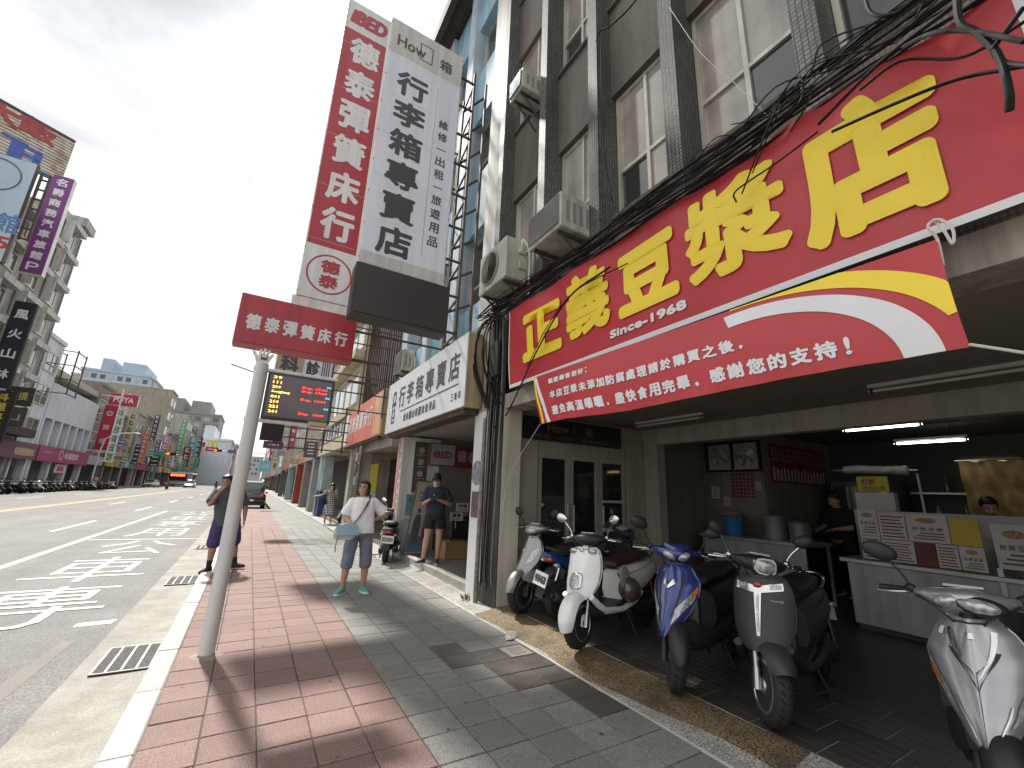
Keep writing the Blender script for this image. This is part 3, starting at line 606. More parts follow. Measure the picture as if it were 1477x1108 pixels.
# ---- shop light box over the luggage shop
def lightbox(name, label, X, depth, y0, y1, z0, z1, mface, mside, parts):
    r_ = root(name, label, 'sign', (X+depth/2, (y0+y1)/2, z0))
    b = MB(); b.box(X+.012, X+depth, y0, y1, z0, z1); b.build('casing', mside, r_, bevel=.006)
    b = MB(); b.box(X, X+.0115, y0+.01, y1-.01, z0+.01, z1-.01); b.build('face', mface, r_)
    for nm, m, fn in parts:
        b = MB(); fn(b); b.build(nm, m, r_, recalc=False)
    return r_
m_ink = mat('dark_ink', (0.045, 0.045, 0.05), .5, var=.05)
m_face = mat('white_sign_face', (0.62, 0.64, 0.69), .4, var=.05, vs=1, dirt=(.5, .5, .5), dirt_amt=.3)
m_cside = mat('aged_cream_side', (0.36, 0.29, 0.17), .6, var=.2, vs=2.5, streak=.35)
X0 = 2.68
def lb_text(b):
    rowtext(b, '行李箱專賣店', (X0, 8.0, 3.56), NY, EZ, NX, .46, .50, .60, bold=.010, off=.004)
    b.box(X0-.003, X0-.001, 6.28, 9.55, 3.20, 3.225)
    rowtext(b, '維修｜出租｜旅遊用品', (X0, 8.25, 3.03), NY, EZ, NX, .15, .17, .20, bold=.004, off=.004)
    rowtext(b, '三重店', (X0, 6.36, 3.02), NY, EZ, NX, .10, .12, .15, bold=.003, off=.004)
def lb_icon(b):
    c = Vector((X0-.003, 10.1, 3.42))
    for z0, z1, w in ((.0, .06, .34), (-.42, -.38, .26), (.30, .35, .16)): b.box(c.x-.002, c.x, c.y-w/2, c.y+w/2, c.z+z0, c.z+z1)
    for yy in (-.10, .10): b.box(c.x-.002, c.x, c.y+yy-.02, c.y+yy+.02, c.z-.42, c.z+.34)
    b.lathe([(.13, 0), (.13, .003), (.10, .003), (.10, 0)], c+Vector((0, 0, .18)), NX, 20, True)
    b.lathe([(.11, 0), (.11, .003), (.08, .003), (.08, 0)], c+Vector((0, 0, -.2)), NX, 20, True)
lightbox('luggage_light_box', 'long white light box with dark lettering 行李箱專賣店 above the luggage shop', X0, .30, 6.0, 10.72, 2.79, 4.05, m_face, m_cside, [('lettering', m_ink, lb_text), ('emblem', m_ink, lb_icon)])
b = MB(); b.box(X0+.05, 3.0, 6.1, 10.6, 2.70, 2.78); simple(b, 'sign_bracket', m_steel, 'dark steel bracket rail under the long white luggage light box', 'bracket')
# orange light box of the mattress shop
m_or = mat('faded_orange_face', (0.55, 0.165, 0.12), .45, var=.12, vs=1)
def or_text(b): rowtext(b, '德泰彈簧床行', (2.78, 14.6, 3.6), NY, EZ, NX, .50, .62, .62, bold=.012, off=.004)
def or_pan(b): b.box(2.7765, 2.779, 11.7, 12.55, 2.95, 4.12)
def or_ibed(b): b.box(2.7765, 2.779, 16.6, 17.3, 2.95, 4.12)
lightbox('mattress_light_box', 'faded orange light box with pale lettering beside the white luggage sign', 2.78, .26, 11.6, 17.35, 2.90, 4.18, m_or, m_cside, [('lettering', m_white, or_text), ('picture_panel', mat('pale_orange', (.55, .32, .2), .5, var=.3, vs=2), or_pan), ('white_panel', m_white, or_ibed)])
b = MB(); b.box(2.83, 2.93, 12, 17, 2.82, 2.895); simple(b, 'sign_bracket', m_steel, 'dark steel bracket under the orange mattress light box', 'bracket')
# mattress shop sign inside the luggage arcade
r_ = root('mattress_shop_board', 'dark red sign board with pale lettering hanging inside the arcade behind the light box', 'sign', (5.0, 10.0, 2.2))
b = MB(); b.box(3.64, 6.14, 9.96, 10.02, 2.08, 2.62); b.build('board', mat('dull_red_board', (0.16, 0.028, 0.035), .5, var=.1), r_)
b = MB(); b.box(3.66, 4.29, 9.955, 9.96, 2.1, 2.6); b.build('white_panel', mat('dull_white', (.3, .29, .28), .5), r_)
b = MB(); put(b, 'iBED', (3.97, 9.955, 2.35), EX, EZ, NY, w=.5, h=.17, bold=.008); b.build('lettering', mat('dull_red_ink', (.2, .03, .03), .5), r_, recalc=False)
b = MB(); rowtext(b, '德泰彈簧床行', (5.24, 9.96, 2.35), EX, EZ, NY, .26, .30, .30, bold=.008); b.build('lettering', mat('dull_pale_ink', (.34, .28, .27), .5), r_, recalc=False)

# ================================================================== blade signs over the pavement
m_sred = mat('sign_red', (0.34, 0.028, 0.045), .45, var=.08, vs=1, streak=.16)
m_swhite = mat('sign_white', (0.58, 0.57, 0.57), .45, var=.06, vs=1, streak=.12)
m_slav = mat('sign_lavender_white', (0.62, 0.635, 0.71), .45, var=.05, vs=1, streak=.10, dirt=(.5, .5, .52), dirt_amt=.3)
m_sgrey = mat('sign_warm_grey', (0.49, 0.475, 0.455), .45, var=.05, vs=1, streak=.2)
m_edgew = mat('sign_edge_white', (0.62, 0.61, 0.58), .5, var=.15, vs=2, streak=.25)
def blade(name, label, Y, x0, x1, z0, z1, dep, panels, texts, medge=None, group=None, frame=.02):
    """a box sign at right angles to the street; panels (z0, z1, mat); texts (mat, fn)"""
    r_ = root(name, label, 'sign', ((x0+x1)/2, Y+dep/2, z0), group)
    b = MB(); b.box(x0, x1, Y+.012, Y+dep, z0, z1); b.build('casing', medge or m_edgew, r_)
    for a, c, m in panels:
        b = MB(); b.box(x0+frame, x1-frame, Y, Y+.0115, a, c); b.build('face', m, r_)
    for m, fn in texts:
        b = MB(); fn(b); b.build('lettering', m, r_, recalc=False)
    return r_
def shade(nm, c): return mat(nm, c, .5, var=.06)
# luggage sign
YH = 6.5; hx0, hx1, hz0, hz1 = 0.90, 2.36, 4.98, 10.18
def h1(b):
    column(b, '行李箱專賣店', (1.42, YH, 8.80), EX, EZ, NY, .60, .655, h=.55, bold=.020, k=8, off=.004)
    put(b, 'How', (1.32, YH, 9.72), EX, EZ, NY, w=.56, h=.26, bold=.006); put(b, '箱', (2.02, YH, 9.70), EX, EZ, NY, w=.26, h=.28, bold=.006)
    for a, c, d, e_ in ((1.42, 1.44, 9.55, 9.92), (1.66, 1.68, 9.55, 9.92), (1.42, 1.68, 9.535, 9.555), (1.42, 1.68, 9.92, 9.94)): b.box(a+.06, c+.06, YH-.003, YH-.001, d, e_)
    zz_ = 8.30
    for ch in '維修|出租|旅遊用品':
        if ch == '|': b.box(1.99, 2.17, YH-.003, YH-.001, zz_-.01, zz_+.01); zz_ -= .27
        else: put(b, ch, (2.08, YH, zz_), EX, EZ, NY, w=.19, h=.20, bold=.004); zz_ -= .285
    b.box(1.90, 1.905, YH-.002, YH-.001, 5.4, 9.1)
blade('luggage_blade_sign', 'tall white vertical sign with dark lettering 行李箱專賣店 projecting over the pavement', YH, hx0, hx1, hz0, hz1, .30, [(hz0+.01, 5.20, m_sgrey), (5.203, 9.38, m_slav), (9.383, hz1-.01, m_sgrey)], [(m_ink, h1)])
blade('led_panel', 'dark brown blank display panel below the tall white luggage sign', 6.44, .88, 2.46, 4.07, 4.955, .34, [(4.12, 4.91, mat('led_dark', (0.032, 0.024, 0.025), .45, var=.1))], [], mat('led_frame', (.03, .024, .022), .5), frame=.05)
# mattress sign
YB = 8.0
A_, B_ = ony(503, 0, YB), ony(420, 425, YB); bx0, bx1, bz0, bz1 = .16, 1.13, ony(513, 445, YB).z, ony(567, 33, YB).z
bz2 = ony(432, 345, YB).z; bz3 = ony(495, 35, YB).z
def i1(b):
    H = (bz3-bz2)/6
    column(b, '德泰彈簧床行', ((bx0+bx1)/2, YB, bz3-H*.55), EX, EZ, NY, .62, H*.97, h=.70, bold=.026, k=8, off=.004)
def i2(b):
    put(b, 'iBED', ((bx0+bx1)/2, YB, (bz3+bz1)/2), EX, EZ, NY, w=.80, h=.42, bold=.03, k=8, shear=.2)
    c = Vector(((bx0+bx1)/2, YB-.001, (bz0+bz2)/2)); b.lathe([(.40, 0), (.40, .003), (.37, .003), (.37, 0)], c, NY, 32, True)
    put(b, '德', c+Vector((0, 0, .15)), EX, EZ, NY, w=.34, h=.27, bold=.012); put(b, '泰', c+Vector((0, 0, -.15)), EX, EZ, NY, w=.34, h=.27, bold=.012)
blade('mattress_blade_sign', 'tallest red vertical sign with white characters 德泰彈簧床行 and round emblem', YB, bx0, bx1, bz0, bz1, .28, [(bz0+.01, bz2, m_swhite), (bz2+.003, bz3, m_sred), (bz3+.003, bz1-.01, m_swhite)], [(m_swhite, i1), (m_sred, i2)])
YR = 7.78; q0, q1 = ony(350, 421, YR), ony(507, 522, YR)
rx0, rx1, rz0, rz1 = q0.x, q1.x, (q1.z+ony(334, 496, YR).z)/2, q0.z
def i3(b): rowtext(b, '德泰彈簧床行', ((rx0+rx1)/2, YR, (rz0+rz1)/2-.03), EX, EZ, NY, .22, .27, .272, bold=.010, off=.004)
blade('mattress_hanging_sign', 'wide red box sign with pale characters hanging under the tall mattress sign', YR, rx0, rx1, rz0, rz1, .26, [(rz0+.05, rz1-.02, m_sred)], [(m_swhite, i3)], mat('red_casing', (.33, .05, .055), .5, var=.1))
b = MB(); b.box(bx0-.05, bx1+.03, YB+.02, YB+.24, rz1+.005, bz0-.005); simple(b, 'sign_ledge', m_edgew, 'pale ledge rail between the tall red sign and its wide hanging box', 'bracket')
for o in list(COL.objects):
    lb_ = o.get('label', '')
    if lb_.startswith(('tall white vertical', 'tallest red')):
        Yq, xa, xb, za, zb2 = (YH, hx0, hx1, hz0, hz1) if lb_.startswith('tall white') else (YB, bx0, bx1, bz0, bz1)
        for k in range(1, 6):
            z = za+(zb2-za)*k/6; b = MB(); b.box(xa+.02, xb-.02, Yq-.0012, Yq-.0004, z-.0025, z+.0025); b.build('panel_joint', m_sgrey, o)
        for k in range(9):
            for xx in (xa+.01, xb-.01):
                z = za+.1+(zb2-za-.2)*k/8; b = MB(); b.ell((xx, Yq+.006, z), (.009, .012, .009), None, 8, 4); b.build('rivet', m_steel, o)
# steel carrying frames (each lattice one thing, its bars are parts)
def lattice(label, name, legs, z0, z1, step, links, w=.045):
    r_ = root(name, label, 'steel frame', (legs[0][0], legs[0][1], z0))
    for x, y in legs:
        b = MB(); b.box(x-w/2, x+w/2, y-w/2, y+w/2, z0, z1); b.build('post', m_steel, r_)
    z = z0+.1
    while z < z1:
        for p, q in links:
            b = MB(); b.bar((p[0], p[1], z), (q[0], q[1], z), w*.8); b.build('bar', m_steel, r_)
        z += step
    return r_
lattice('brown steel lattice carrying the tall white luggage sign off the blue building', 'steel_lattice', [(2.70, 6.62), (2.78, 7.35), (3.02, 6.72)], 4.1, 10.1, .70, [((2.36, 6.62), (2.72, 6.62)), ((2.70, 6.64), (2.78, 7.33)), ((2.78, 7.35), (3.03, 6.74))])
lattice('brown steel lattice hidden behind the tall red mattress sign', 'steel_lattice', [(1.6, 8.15), (3.05, 8.15)], 4.3, 9.5, 1.0, [((1.1, 8.15), (3.1, 8.15))])
lattice('thin rusty scaffold of bars behind the wide red hanging sign', 'steel_lattice', [(1.35, 11.3), (2.1, 11.3), (2.7, 11.3)], 3.3, 5.8, .45, [((.9, 11.3), (3.0, 11.3))], .035)
b = MB()
for z in (3.35, 3.75): b.bar((rx1, YR+.13, z), (1.75, YR+.13, z), .04)
simple(b, 'sign_bracket', m_steel, 'pair of short steel bars at the inner end of the wide red hanging sign', 'bracket')
# clinic signs farther on
YK = 11.0
def kx(px, py): return ony(px, py, YK)
k0, k1, k2, k3 = kx(398, 508), kx(437, 546), kx(440, 512), kx(476, 552)
def t_ke(b): column(b, '兒科', (.35, YK, 4.86), EX, EZ, NY, .40, .60, h=.44, bold=.018, off=.004)
def t_zh(b):
    column(b, '內兒科診', (.86, YK, 5.75), EX, EZ, NY, .30, .50, h=.36, bold=.014, off=.004)
    for i in range(4): b.box(1.06+.05*i, 1.085+.05*i, YK-.004, YK-.002, 4.0, 5.2)
blade('clinic_blade_sign', 'tan vertical sign with one dark character showing below the red hanging sign', YK, .05, .665, 3.93, 5.3, .2, [(3.95, 5.28, mat('clinic_tan', (.30, .25, .17), .5, var=.1))], [(m_ink, t_ke)])
r_ = [o for o in COL.objects if o.get('label', '').startswith('tan vertical sign')][0]
b = MB(); b.box(.30, .66, YK+.02, YK+.18, 5.302, 8.5); b.build('added_shade_panel', mat('clinic_tan', (.30, .25, .17), .5, var=.1), r_)  # unseen panel added behind the tall signs to cast shade on the paving
blade('clinic_blade_sign', 'white vertical clinic sign with dark characters beside the tan one', YK, .68, 1.295, 3.93, 8.2, .2, [(3.95, 8.18, mat('clinic_white', (.55, .57, .66), .5, var=.06))], [(m_ink, t_zh)])
YP = 16.0
blade('small_blade_sign', 'black square back of a projecting sign below the bus display', YP, .02, .68, 2.86, 3.55, .12, [(2.88, 3.53, m_dark)], [], m_dark)
def t_p(b): put(b, '・一・', (.46, YP+.1, 2.74), EX, EZ, NY, w=.3, h=.05, bold=.01)
blade('small_blade_sign', 'short purple sign hanging below the black square sign', YP+.1, .16, .74, 2.62, 2.85, .1, [(2.63, 2.84, mat('plum', (.075, .035, .085), .5))], [(m_swhite, t_p)], mat('plum', (.075, .035, .085), .5))
lattice('dark steel grid behind the bus display carrying small signs', 'steel_lattice', [(.9, 16.2), (1.4, 16.2), (1.95, 16.2), (2.6, 16.2)], 2.6, 4.3, .34, [((.7, 16.2), (2.9, 16.2))], .05)
def t_bl(b): put(b, '旅館', (.62, 30, 2.5), EX, EZ, NY, w=.4, h=.2)
blade('blue_blade_sign', 'light blue hanging sign above the parked dark car', 30.0, .30, .93, 2.17, 2.83, .1, [(2.18, 2.82, mat('sign_lightblue', (.14, .38, .48), .5))], [(m_swhite, t_bl)], mat('sign_lightblue', (.14, .38, .48), .5))
def t_cr(b): put(b, '吉', (1.12, 30.5, 2.6), EX, EZ, NY, w=.2, h=.3, bold=.01)
blade('cream_blade_sign', 'small cream sign right of the light blue hanging sign', 30.5, .96, 1.28, 2.3, 2.86, .1, [(2.31, 2.85, mat('sign_cream', (.5, .38, .2), .5))], [(m_ink, t_cr)])

# ================================================================== terrace farther along on the right
def terrace(name, label, y0, y1, h, X, col, storeys, rnd, bands=None, cols=3, gz=3.2, shop=(.05, .05, .05), pil=None, winc=None):
    r_ = root(name, label, 'building', (X+3, (y0+y1)/2, 0)); m = mat(name+'_%d' % rnd, col, .8, var=.12, vs=1, streak=.35)
    b = MB(); b.box(X+.3, X+8, y0+.01, y1-.01, gz, h); b.build('wall', m, r_)
    b = MB(); b.box(X+2.2, X+8, y0+.01, y1-.01, 0, gz-.01); b.build('shop_front', mat('shopfront_%d' % rnd, shop, .5, var=.4, vs=.8), r_)
    b = MB(); b.box(X, X+.299, y0+.01, y1-.01, gz-.15, gz+.75); b.build('fascia', bands or m, r_)
    for yy in (y0+.05, y1-.45):
        b = MB(); b.box(X+.02, X+.5, yy, yy+.4, 0, gz-.16); b.build('pillar', pil or m, r_)
    sh = (h-gz-1.0)/storeys
    for s_ in range(storeys):
        for c in range(cols):
            w = (y1-y0)/cols; a = y0+w*c+w*.15
            window(r_, X+.235, a, a+w*.7, gz+1.1+sh*s_, gz+1.1+sh*(s_+.62), 2, None, winc or m_alu, m_paned, .05, .06)
    b = MB(); b.box(X+.1, X+8, y0, y1, h, h+.3); b.build('parapet', m, r_)
    return r_
m_brown = mat('brown_cladding', (0.036, 0.021, 0.017), .8, var=.2, vs=1.5, streak=.3)
TB = root('brown_building', 'dark brown clad narrow building behind the red hanging sign', 'building', (5, 14, 0))
b = MB(); b.box(3.3, 10, 11.35, 17.0, 3.9, 12.0); b.build('wall', m_brown, TB)
for k in range(19):
    b = MB(); y = 11.40+.295*k; b.box(3.22, 3.299, y, y+.15, 4.2, 12.0); b.build('cladding_rib', m_brown, TB)
b = MB(); b.box(5.2, 10, 10.5, 17, 0, 3.9); b.build('shop_front', mat('mattress_interior', (.13, .085, .06), .6, var=.5, vs=.9), TB)
b = MB(); b.box(3.06, 3.3, 11.35, 17.0, 2.6, 3.9); b.build('beam', m_fascia, TB)
b = MB(); b.box(3.3, 5.2, 10.5, 17, 2.6, 2.7); b.build('arcade_ceiling', mat('old_ceiling', (.22, .19, .15), .8, var=.5, vs=1), TB)
b = MB(); b.box(3.0, 3.35, 16.2, 16.7, 0, 2.6); b.build('pillar', m_fascia, TB)
b = MB(); b.box(4.0, 5.2, 13.2, 13.3, .4, 2.4); b.build('peeling_panel', mat('peeling', (.45, .40, .32), .7, var=.3, dirt_amt=1.0, dirt=(.10, .07, .05), vs=1.3), TB)
CBD = root('cream_building', 'cream building with dark raised letters on its fascia beyond the orange light box', 'building', (5, 20.5, 0))
m_crm = mat('pale_yellow_render', (0.46, 0.42, 0.28), .75, var=.12, vs=1, streak=.3)
b = MB(); b.box(3.2, 10, 17.0, 24.4, 3.0, 12.5); b.build('wall', m_crm, CBD)
b = MB(); b.box(2.80, 3.2, 17.35, 24.4, 2.95, 3.42); b.build('fascia', m_crm, CBD)
b = MB(); b.box(2.85, 3.2, 17.35, 24.4, 3.42, 4.15); b.build('letter_board', mat('letter_board', (.10, .09, .08), .6), CBD)
b = MB(); rowtext(b, '品莊藏心佛古董藝', (2.85, 20.6, 3.80), NY, EZ, NX, .62, .62, .82, bold=.03, off=.02); b.build('lettering', m_white, CBD, recalc=False)
for z0 in (4.35, 6.75, 9.2):
    b = MB(); b.box(2.75, 3.2, 17.05, 24.4, z0-.18, z0+.12); b.build('balcony_band', m_crm, CBD)
    window(CBD, 3.12, 17.6, 23.9, z0+.45, z0+2.0, 4, None, m_alu, mat('pale_glass', (.25, .30, .30), .1, var=.3, coat=.5), .05, .07)
b = MB(); b.box(4.6, 10, 17, 24.4, 0, 2.95); b.build('shop_front', mat('antique_front', (.11, .085, .07), .6, var=.5, vs=.9), CBD)
b = MB(); b.box(4.55, 4.6, 18.6, 20.4, 1.3, 2.5); b.build('yellow_poster', mat('yellow_poster', (.42, .36, .03), .6, var=.1), CBD)
b = MB(); b.box(4.55, 4.6, 18.6, 20.4, .5, 1.28); b.build('blue_poster', mat('pale_blue_poster', (.30, .42, .45), .6, var=.1), CBD)
for yy in (23.3, 24.1):
    b = MB(); b.box(3.0, 3.5, yy, yy+.45, 0, 1.25); b.build('pillar_base', mat('navy_tile', (.025, .045, .13), .4, var=.1), CBD)
    b = MB(); b.box(3.02, 3.48, yy+.01, yy+.44, 1.25, 2.95); b.build('pillar', mat('teal_pale', (.30, .38, .38), .6, var=.2), CBD)
far = [(24.6, 28, 9, (.26, .27, .25), 2, (.30, .30, .31)), (28, 33, 13, (.40, .28, .27), 3, (.22, .20, .19)), (33, 39, 11, (.30, .29, .28), 2, (.30, .06, .03)), (39, 48, 12, (.34, .36, .36), 3, (.30, .42, .45)), (48, 60, 16, (.42, .38, .36), 4, (.14, .13, .12)), (60, 80, 14, (.30, .25, .22), 3, (.10, .09, .08)), (80, 110, 24, (.34, .36, .38), 6, (.14, .12, .11)), (110, 160, 18, (.33, .31, .29), 4, (.1, .1, .1)), (160, 240, 28, (.36, .36, .36), 5, (.1, .1, .1))]
desc = ['grey terrace house just past the navy pillars', 'pinkish terrace house with grey pillars', 'grey house with rust coloured pillars farther along the arcade', 'pale house with light blue pillars along the arcade', 'cream block beyond the light blue pillars', 'brown block far along the right side of the street', 'tall grey block far along the right side of the street', 'low grey block near the end of the right side', 'farthest pale tower on the right side of the street']
for k, (a, c, h, colr, st, pc_) in enumerate(far):
    terrace('terrace_house', desc[k], a, c, h, 3.0+.012*k+(0 if k < 5 else .6), colr, st, k, cols=3, shop=(.06, .05, .045), pil=mat('far_pillar_%d' % k, pc_, .6, var=.15), bands=mat('far_fascia_%d' % k, [(.16, .13, .16), (.42, .32, .3), (.36, .2, .1), (.4, .42, .4), (.3, .1, .05), (.2, .2, .2), (.2, .25, .3), (.3, .1, .1), (.2, .2, .2)][k], .6, var=.2))
for k, (yy, x0, x1, z0, z1, c) in enumerate(((26.5, 2.3, 2.95, 3.0, 3.9, (.10, .085, .10)), (36, 2.3, 2.9, 3.0, 3.4, (.42, .3, .16)), (44, 2.4, 2.95, 4.6, 8.5, (.4, .07, .09)), (47, 2.0, 2.5, 4.6, 8.0, (.42, .38, .36)), (62, 2.3, 3.2, 5, 9, (.25, .3, .3)), (75, 2.2, 3.2, 4, 7, (.4, .36, .28)), (92, 2.2, 3.2, 5, 11, (.36, .06, .08)))):
    blade('far_blade_sign', ['grey box sign on the right terrace above the far shutters', 'small orange sign along the right terrace', 'red vertical sign far along the right terrace', 'pale vertical sign beside the far red one', 'grey green vertical sign far along the right terrace', 'beige sign far along the right terrace', 'tall red sign at the end of the right terrace'][k], yy, x0, x1, z0, z1, .25, [(z0+.02, z1-.02, mat('fb%d' % k, c, .5, var=.1))], [(m_swhite, lambda b: [b.box(x0+(x1-x0)*.25, x1-(x1-x0)*.25, yy-.01, yy-.004, z0+(z1-z0)*(.2+.2*q), z0+(z1-z0)*(.27+.2*q)) for q in range(4)])], mat('fb%d' % k, c, .5, var=.1), 'far signs on the right side')

# ================================================================== bus stop pole
m_pole = mat('pale_grey_paint', (0.55, 0.548, 0.545), .45, var=.06, vs=3, streak=.2)
PO = root('bus_stop_pole', 'pale grey bus stop pole with waving hand top and lit arrival display', 'bus stop', (-.09, 4.98, 0))
b = MB(); b.cyl((-.09, 4.98, 0), (-.09, 4.98, 2.70), .062, .062, 20); b.build('pole', m_pole, PO, smooth=40)
b = MB(); b.lathe([(.13, 0), (.11, .007), (.07, .010), (.066, .02)], (-.09, 4.98, .001), EZ, 20); b.build('base_mortar', mat('base_mortar', (.26, .21, .185), .9, var=.25, vs=12, bump=.4), PO)
for z in (2.10, 2.63):
    b = MB(); b.box(-.16, .66, 4.955, 5.005, z, z+.035); b.build('arm', m_pole, PO, bevel=.004)
b = MB(); b.box(-.02, .63, 4.93, 5.03, 2.14, 2.625); dsp = b.build('display', mat('display_case', (.018, .017, .018), .4), PO, bevel=.006)
b = MB(); b.box(.005, .605, 4.926, 4.929, 2.165, 2.60); b.build('screen', mat('display_screen', (.045, .018, .022), .12, coat=.8, var=.3), dsp)
def led(nm, c, e_): return mat(nm, c, .5, var=0, emit=e_)
b = MB()
for i, tx in enumerate(('39', '111', '299', 'Songjiang', '801', '214', '221', '261')): put(b, tx, (.075 if len(tx) < 6 else .12, 4.925, 2.575-.051*i), EX, EZ, NY, w=.08 if len(tx) < 6 else .17, h=.030, bold=.0015, k=4, res=1)
b.build('led_text', led('led_amber', (1.0, .68, .12), 1.4), dsp, recalc=False)
b = MB()
for tx, z in (('Dep. 17:00', 2.50), ('Dep. 17:09', 2.46), ('Dep. 16:00', 2.37), ('Dep.  14:00', 2.22)):
    b = MB(); put(b, tx, (.44, 4.925, z), EX, EZ, NY, w=.25, h=.032, bold=.0015, k=4, res=1); b.build('led_text', led('led_red', (1.0, .045, .03), 1.5), dsp, recalc=False)
b = MB()
for z in (2.54, 2.42, 2.30): b.box(.55, .598, 4.924, 4.926, z-.010, z+.008)
b.build('led_icon', led('led_blue', (.08, .38, .62), .8), dsp, recalc=False)
b = MB(); b.box(.42, .60, 4.9, 4.935, 2.115, 2.15); b.build('sticker', mat('tan_sticker', (.42, .3, .12), .5), dsp)
hand = [(-.055, 0), (.05, 0), (.068, .03), (.085, .085), (.115, .13), (.105, .148), (.085, .14), (.062, .105), (.05, .098), (.052, .165), (.038, .178), (.026, .168), (.022, .108), (.010, .185), (-.006, .192), (-.014, .18), (-.012, .106), (-.036, .178), (-.052, .176), (-.056, .162), (-.040, .095), (-.078, .142), (-.092, .138), (-.094, .122), (-.062, .05)]
b = MB(); b.prism([(-.09-x*.95, 4.965, 2.695+z*.92) for x, z in hand], (0, .03, 0)); hd = b.build('waving_hand', mat('hand_white', (.60, .59, .55), .5, var=.06), PO)
b = MB(); b.box(-.115, -.055, 4.958, 4.964, 2.745, 2.80); b.build('bus_icon', mat('icon_navy', (.05, .07, .12), .5), hd)
b = MB(); b.box(-.108, -.062, 4.955, 4.9575, 2.772, 2.792); b.build('bus_window', m_white, hd)
b = MB(); b.tube([(-.12, 5.0, 2.60), (-.36, 5.02, 2.66)], .006, 6); b.build('antenna', m_steel, PO)
# ================================================================== across the road
XL = -19.0
def lwin(r_, X, y0, y1, z0, z1, cols=2, mf=None, mp=None): return window(r_, X-.02, y0, y1, z0, z1, cols, None, mf or m_alu, mp or m_paned, .09, .12)
def lblock(name, label, y0, y1, h, col, storeys, cols, rnd, X=XL, gz=3.6, shop=(.05, .05, .05), fascia=(.2, .2, .2), depth=12, streak=.35):
    r_ = root(name, label, 'building', (X-depth/2, (y0+y1)/2, 0)); m = mat('opp_wall_%d' % rnd, col, .8, var=.12, vs=.4, streak=streak)
    b = MB(); b.box(X-depth, X, y0+.02, y1-.02, gz, h); b.build('wall', m, r_)
    b = MB(); b.box(X-depth, X-2.5, y0+.02, y1-.02, 0, gz-.01); b.build('shop_front', mat('opp_shop_%d' % rnd, shop, .6, var=.5, vs=.5), r_)
    b = MB(); b.box(X+.005, X+.25, y0+.1, y1-.1, gz-.5, gz+.7); b.build('fascia', mat('opp_fascia_%d' % rnd, fascia, .6, var=.15), r_)
    n = max(2, int((y1-y0)/5)+1)
    for k in range(n):
        yy = y0+.1+(y1-y0-.8)*k/(n-1); b = MB(); b.box(X-.6, X-.02, yy, yy+.6, 0, gz-.51); b.build('pillar', m, r_)
    sh = (h-gz-1.2)/max(storeys, 1); w = (y1-y0)/max(cols, 1)
    for s_ in range(storeys):
        for c in range(cols): lwin(r_, X, y0+w*(c+.16), y0+w*(c+.84), gz+1.3+sh*s_, gz+1.3+sh*(s_+.58))
    b = MB(); b.box(X-depth, X+.15, y0, y1, h, h+.4); b.build('parapet', m, r_)
    return r_
# hotel block
HT = root('hotel_building', 'tall grey tiled hotel block with boxed windows at the left edge', 'building', (XL-6, 43, 0))
m_ht = brickmat('hotel_tiles', (0.42, 0.41, 0.385), (0.36, 0.35, 0.33), (0.25, 0.24, 0.23), .30, .12, .012, .6, .3, .5, False, .35)
b = MB(); b.box(XL-12, XL, 26, 51.5, 3.6, 22.4); b.box(XL-12, XL, 51.5, 56.4, 3.6, 26.0); b.build('wall', m_ht, HT)
b = MB(); b.box(XL-12, XL-2.5, 26, 56.4, 0, 3.6); b.build('shop_front', mat('hotel_shop', (.06, .055, .055), .6, var=.4, vs=.5), HT)
b = MB(); b.box(XL-12, XL+.9, 54.0, 56.5, 25.6, 26.5); b.box(XL-12, XL+.25, 26, 51.5, 22.4, 23.0); b.build('parapet', mat('hotel_parapet', (.36, .35, .34), .8, var=.15, streak=.4), HT)
for k in range(5):
    yy = 27+7.2*k; b = MB(); b.box(XL-.7, XL-.02, yy, yy+.7, 0, 3.6); b.build('pillar', m_ht, HT)
m_hood = mat('window_hood', (.44, .43, .41), .8, var=.15, streak=.3)
for s_ in range(7):
    for c in range(7):
        if s_ == 6 and c < 6: continue
        y0 = 28.0+4.0*c+.4; z0 = 5.0+3.0*s_
        lwin(HT, XL, y0, y0+2.6, z0, z0+1.5, 2)
        b = MB(); b.box(XL+.125, XL+.85, y0-.2, y0+2.8, z0+1.65, z0+2.15); b.build('window_hood', m_hood, HT)
        b = MB(); b.box(XL+.125, XL+.75, y0-.2, y0-.02, z0-.2, z0+1.64); b.build('window_fin', m_hood, HT)
b = MB(); b.tube([(XL+.15, 56.2, .1), (XL+.15, 56.2, 25)], .09, 8); b.build('drain_pipe', mat('pipe_blue_grey', (.2, .2, .26), .6), HT)
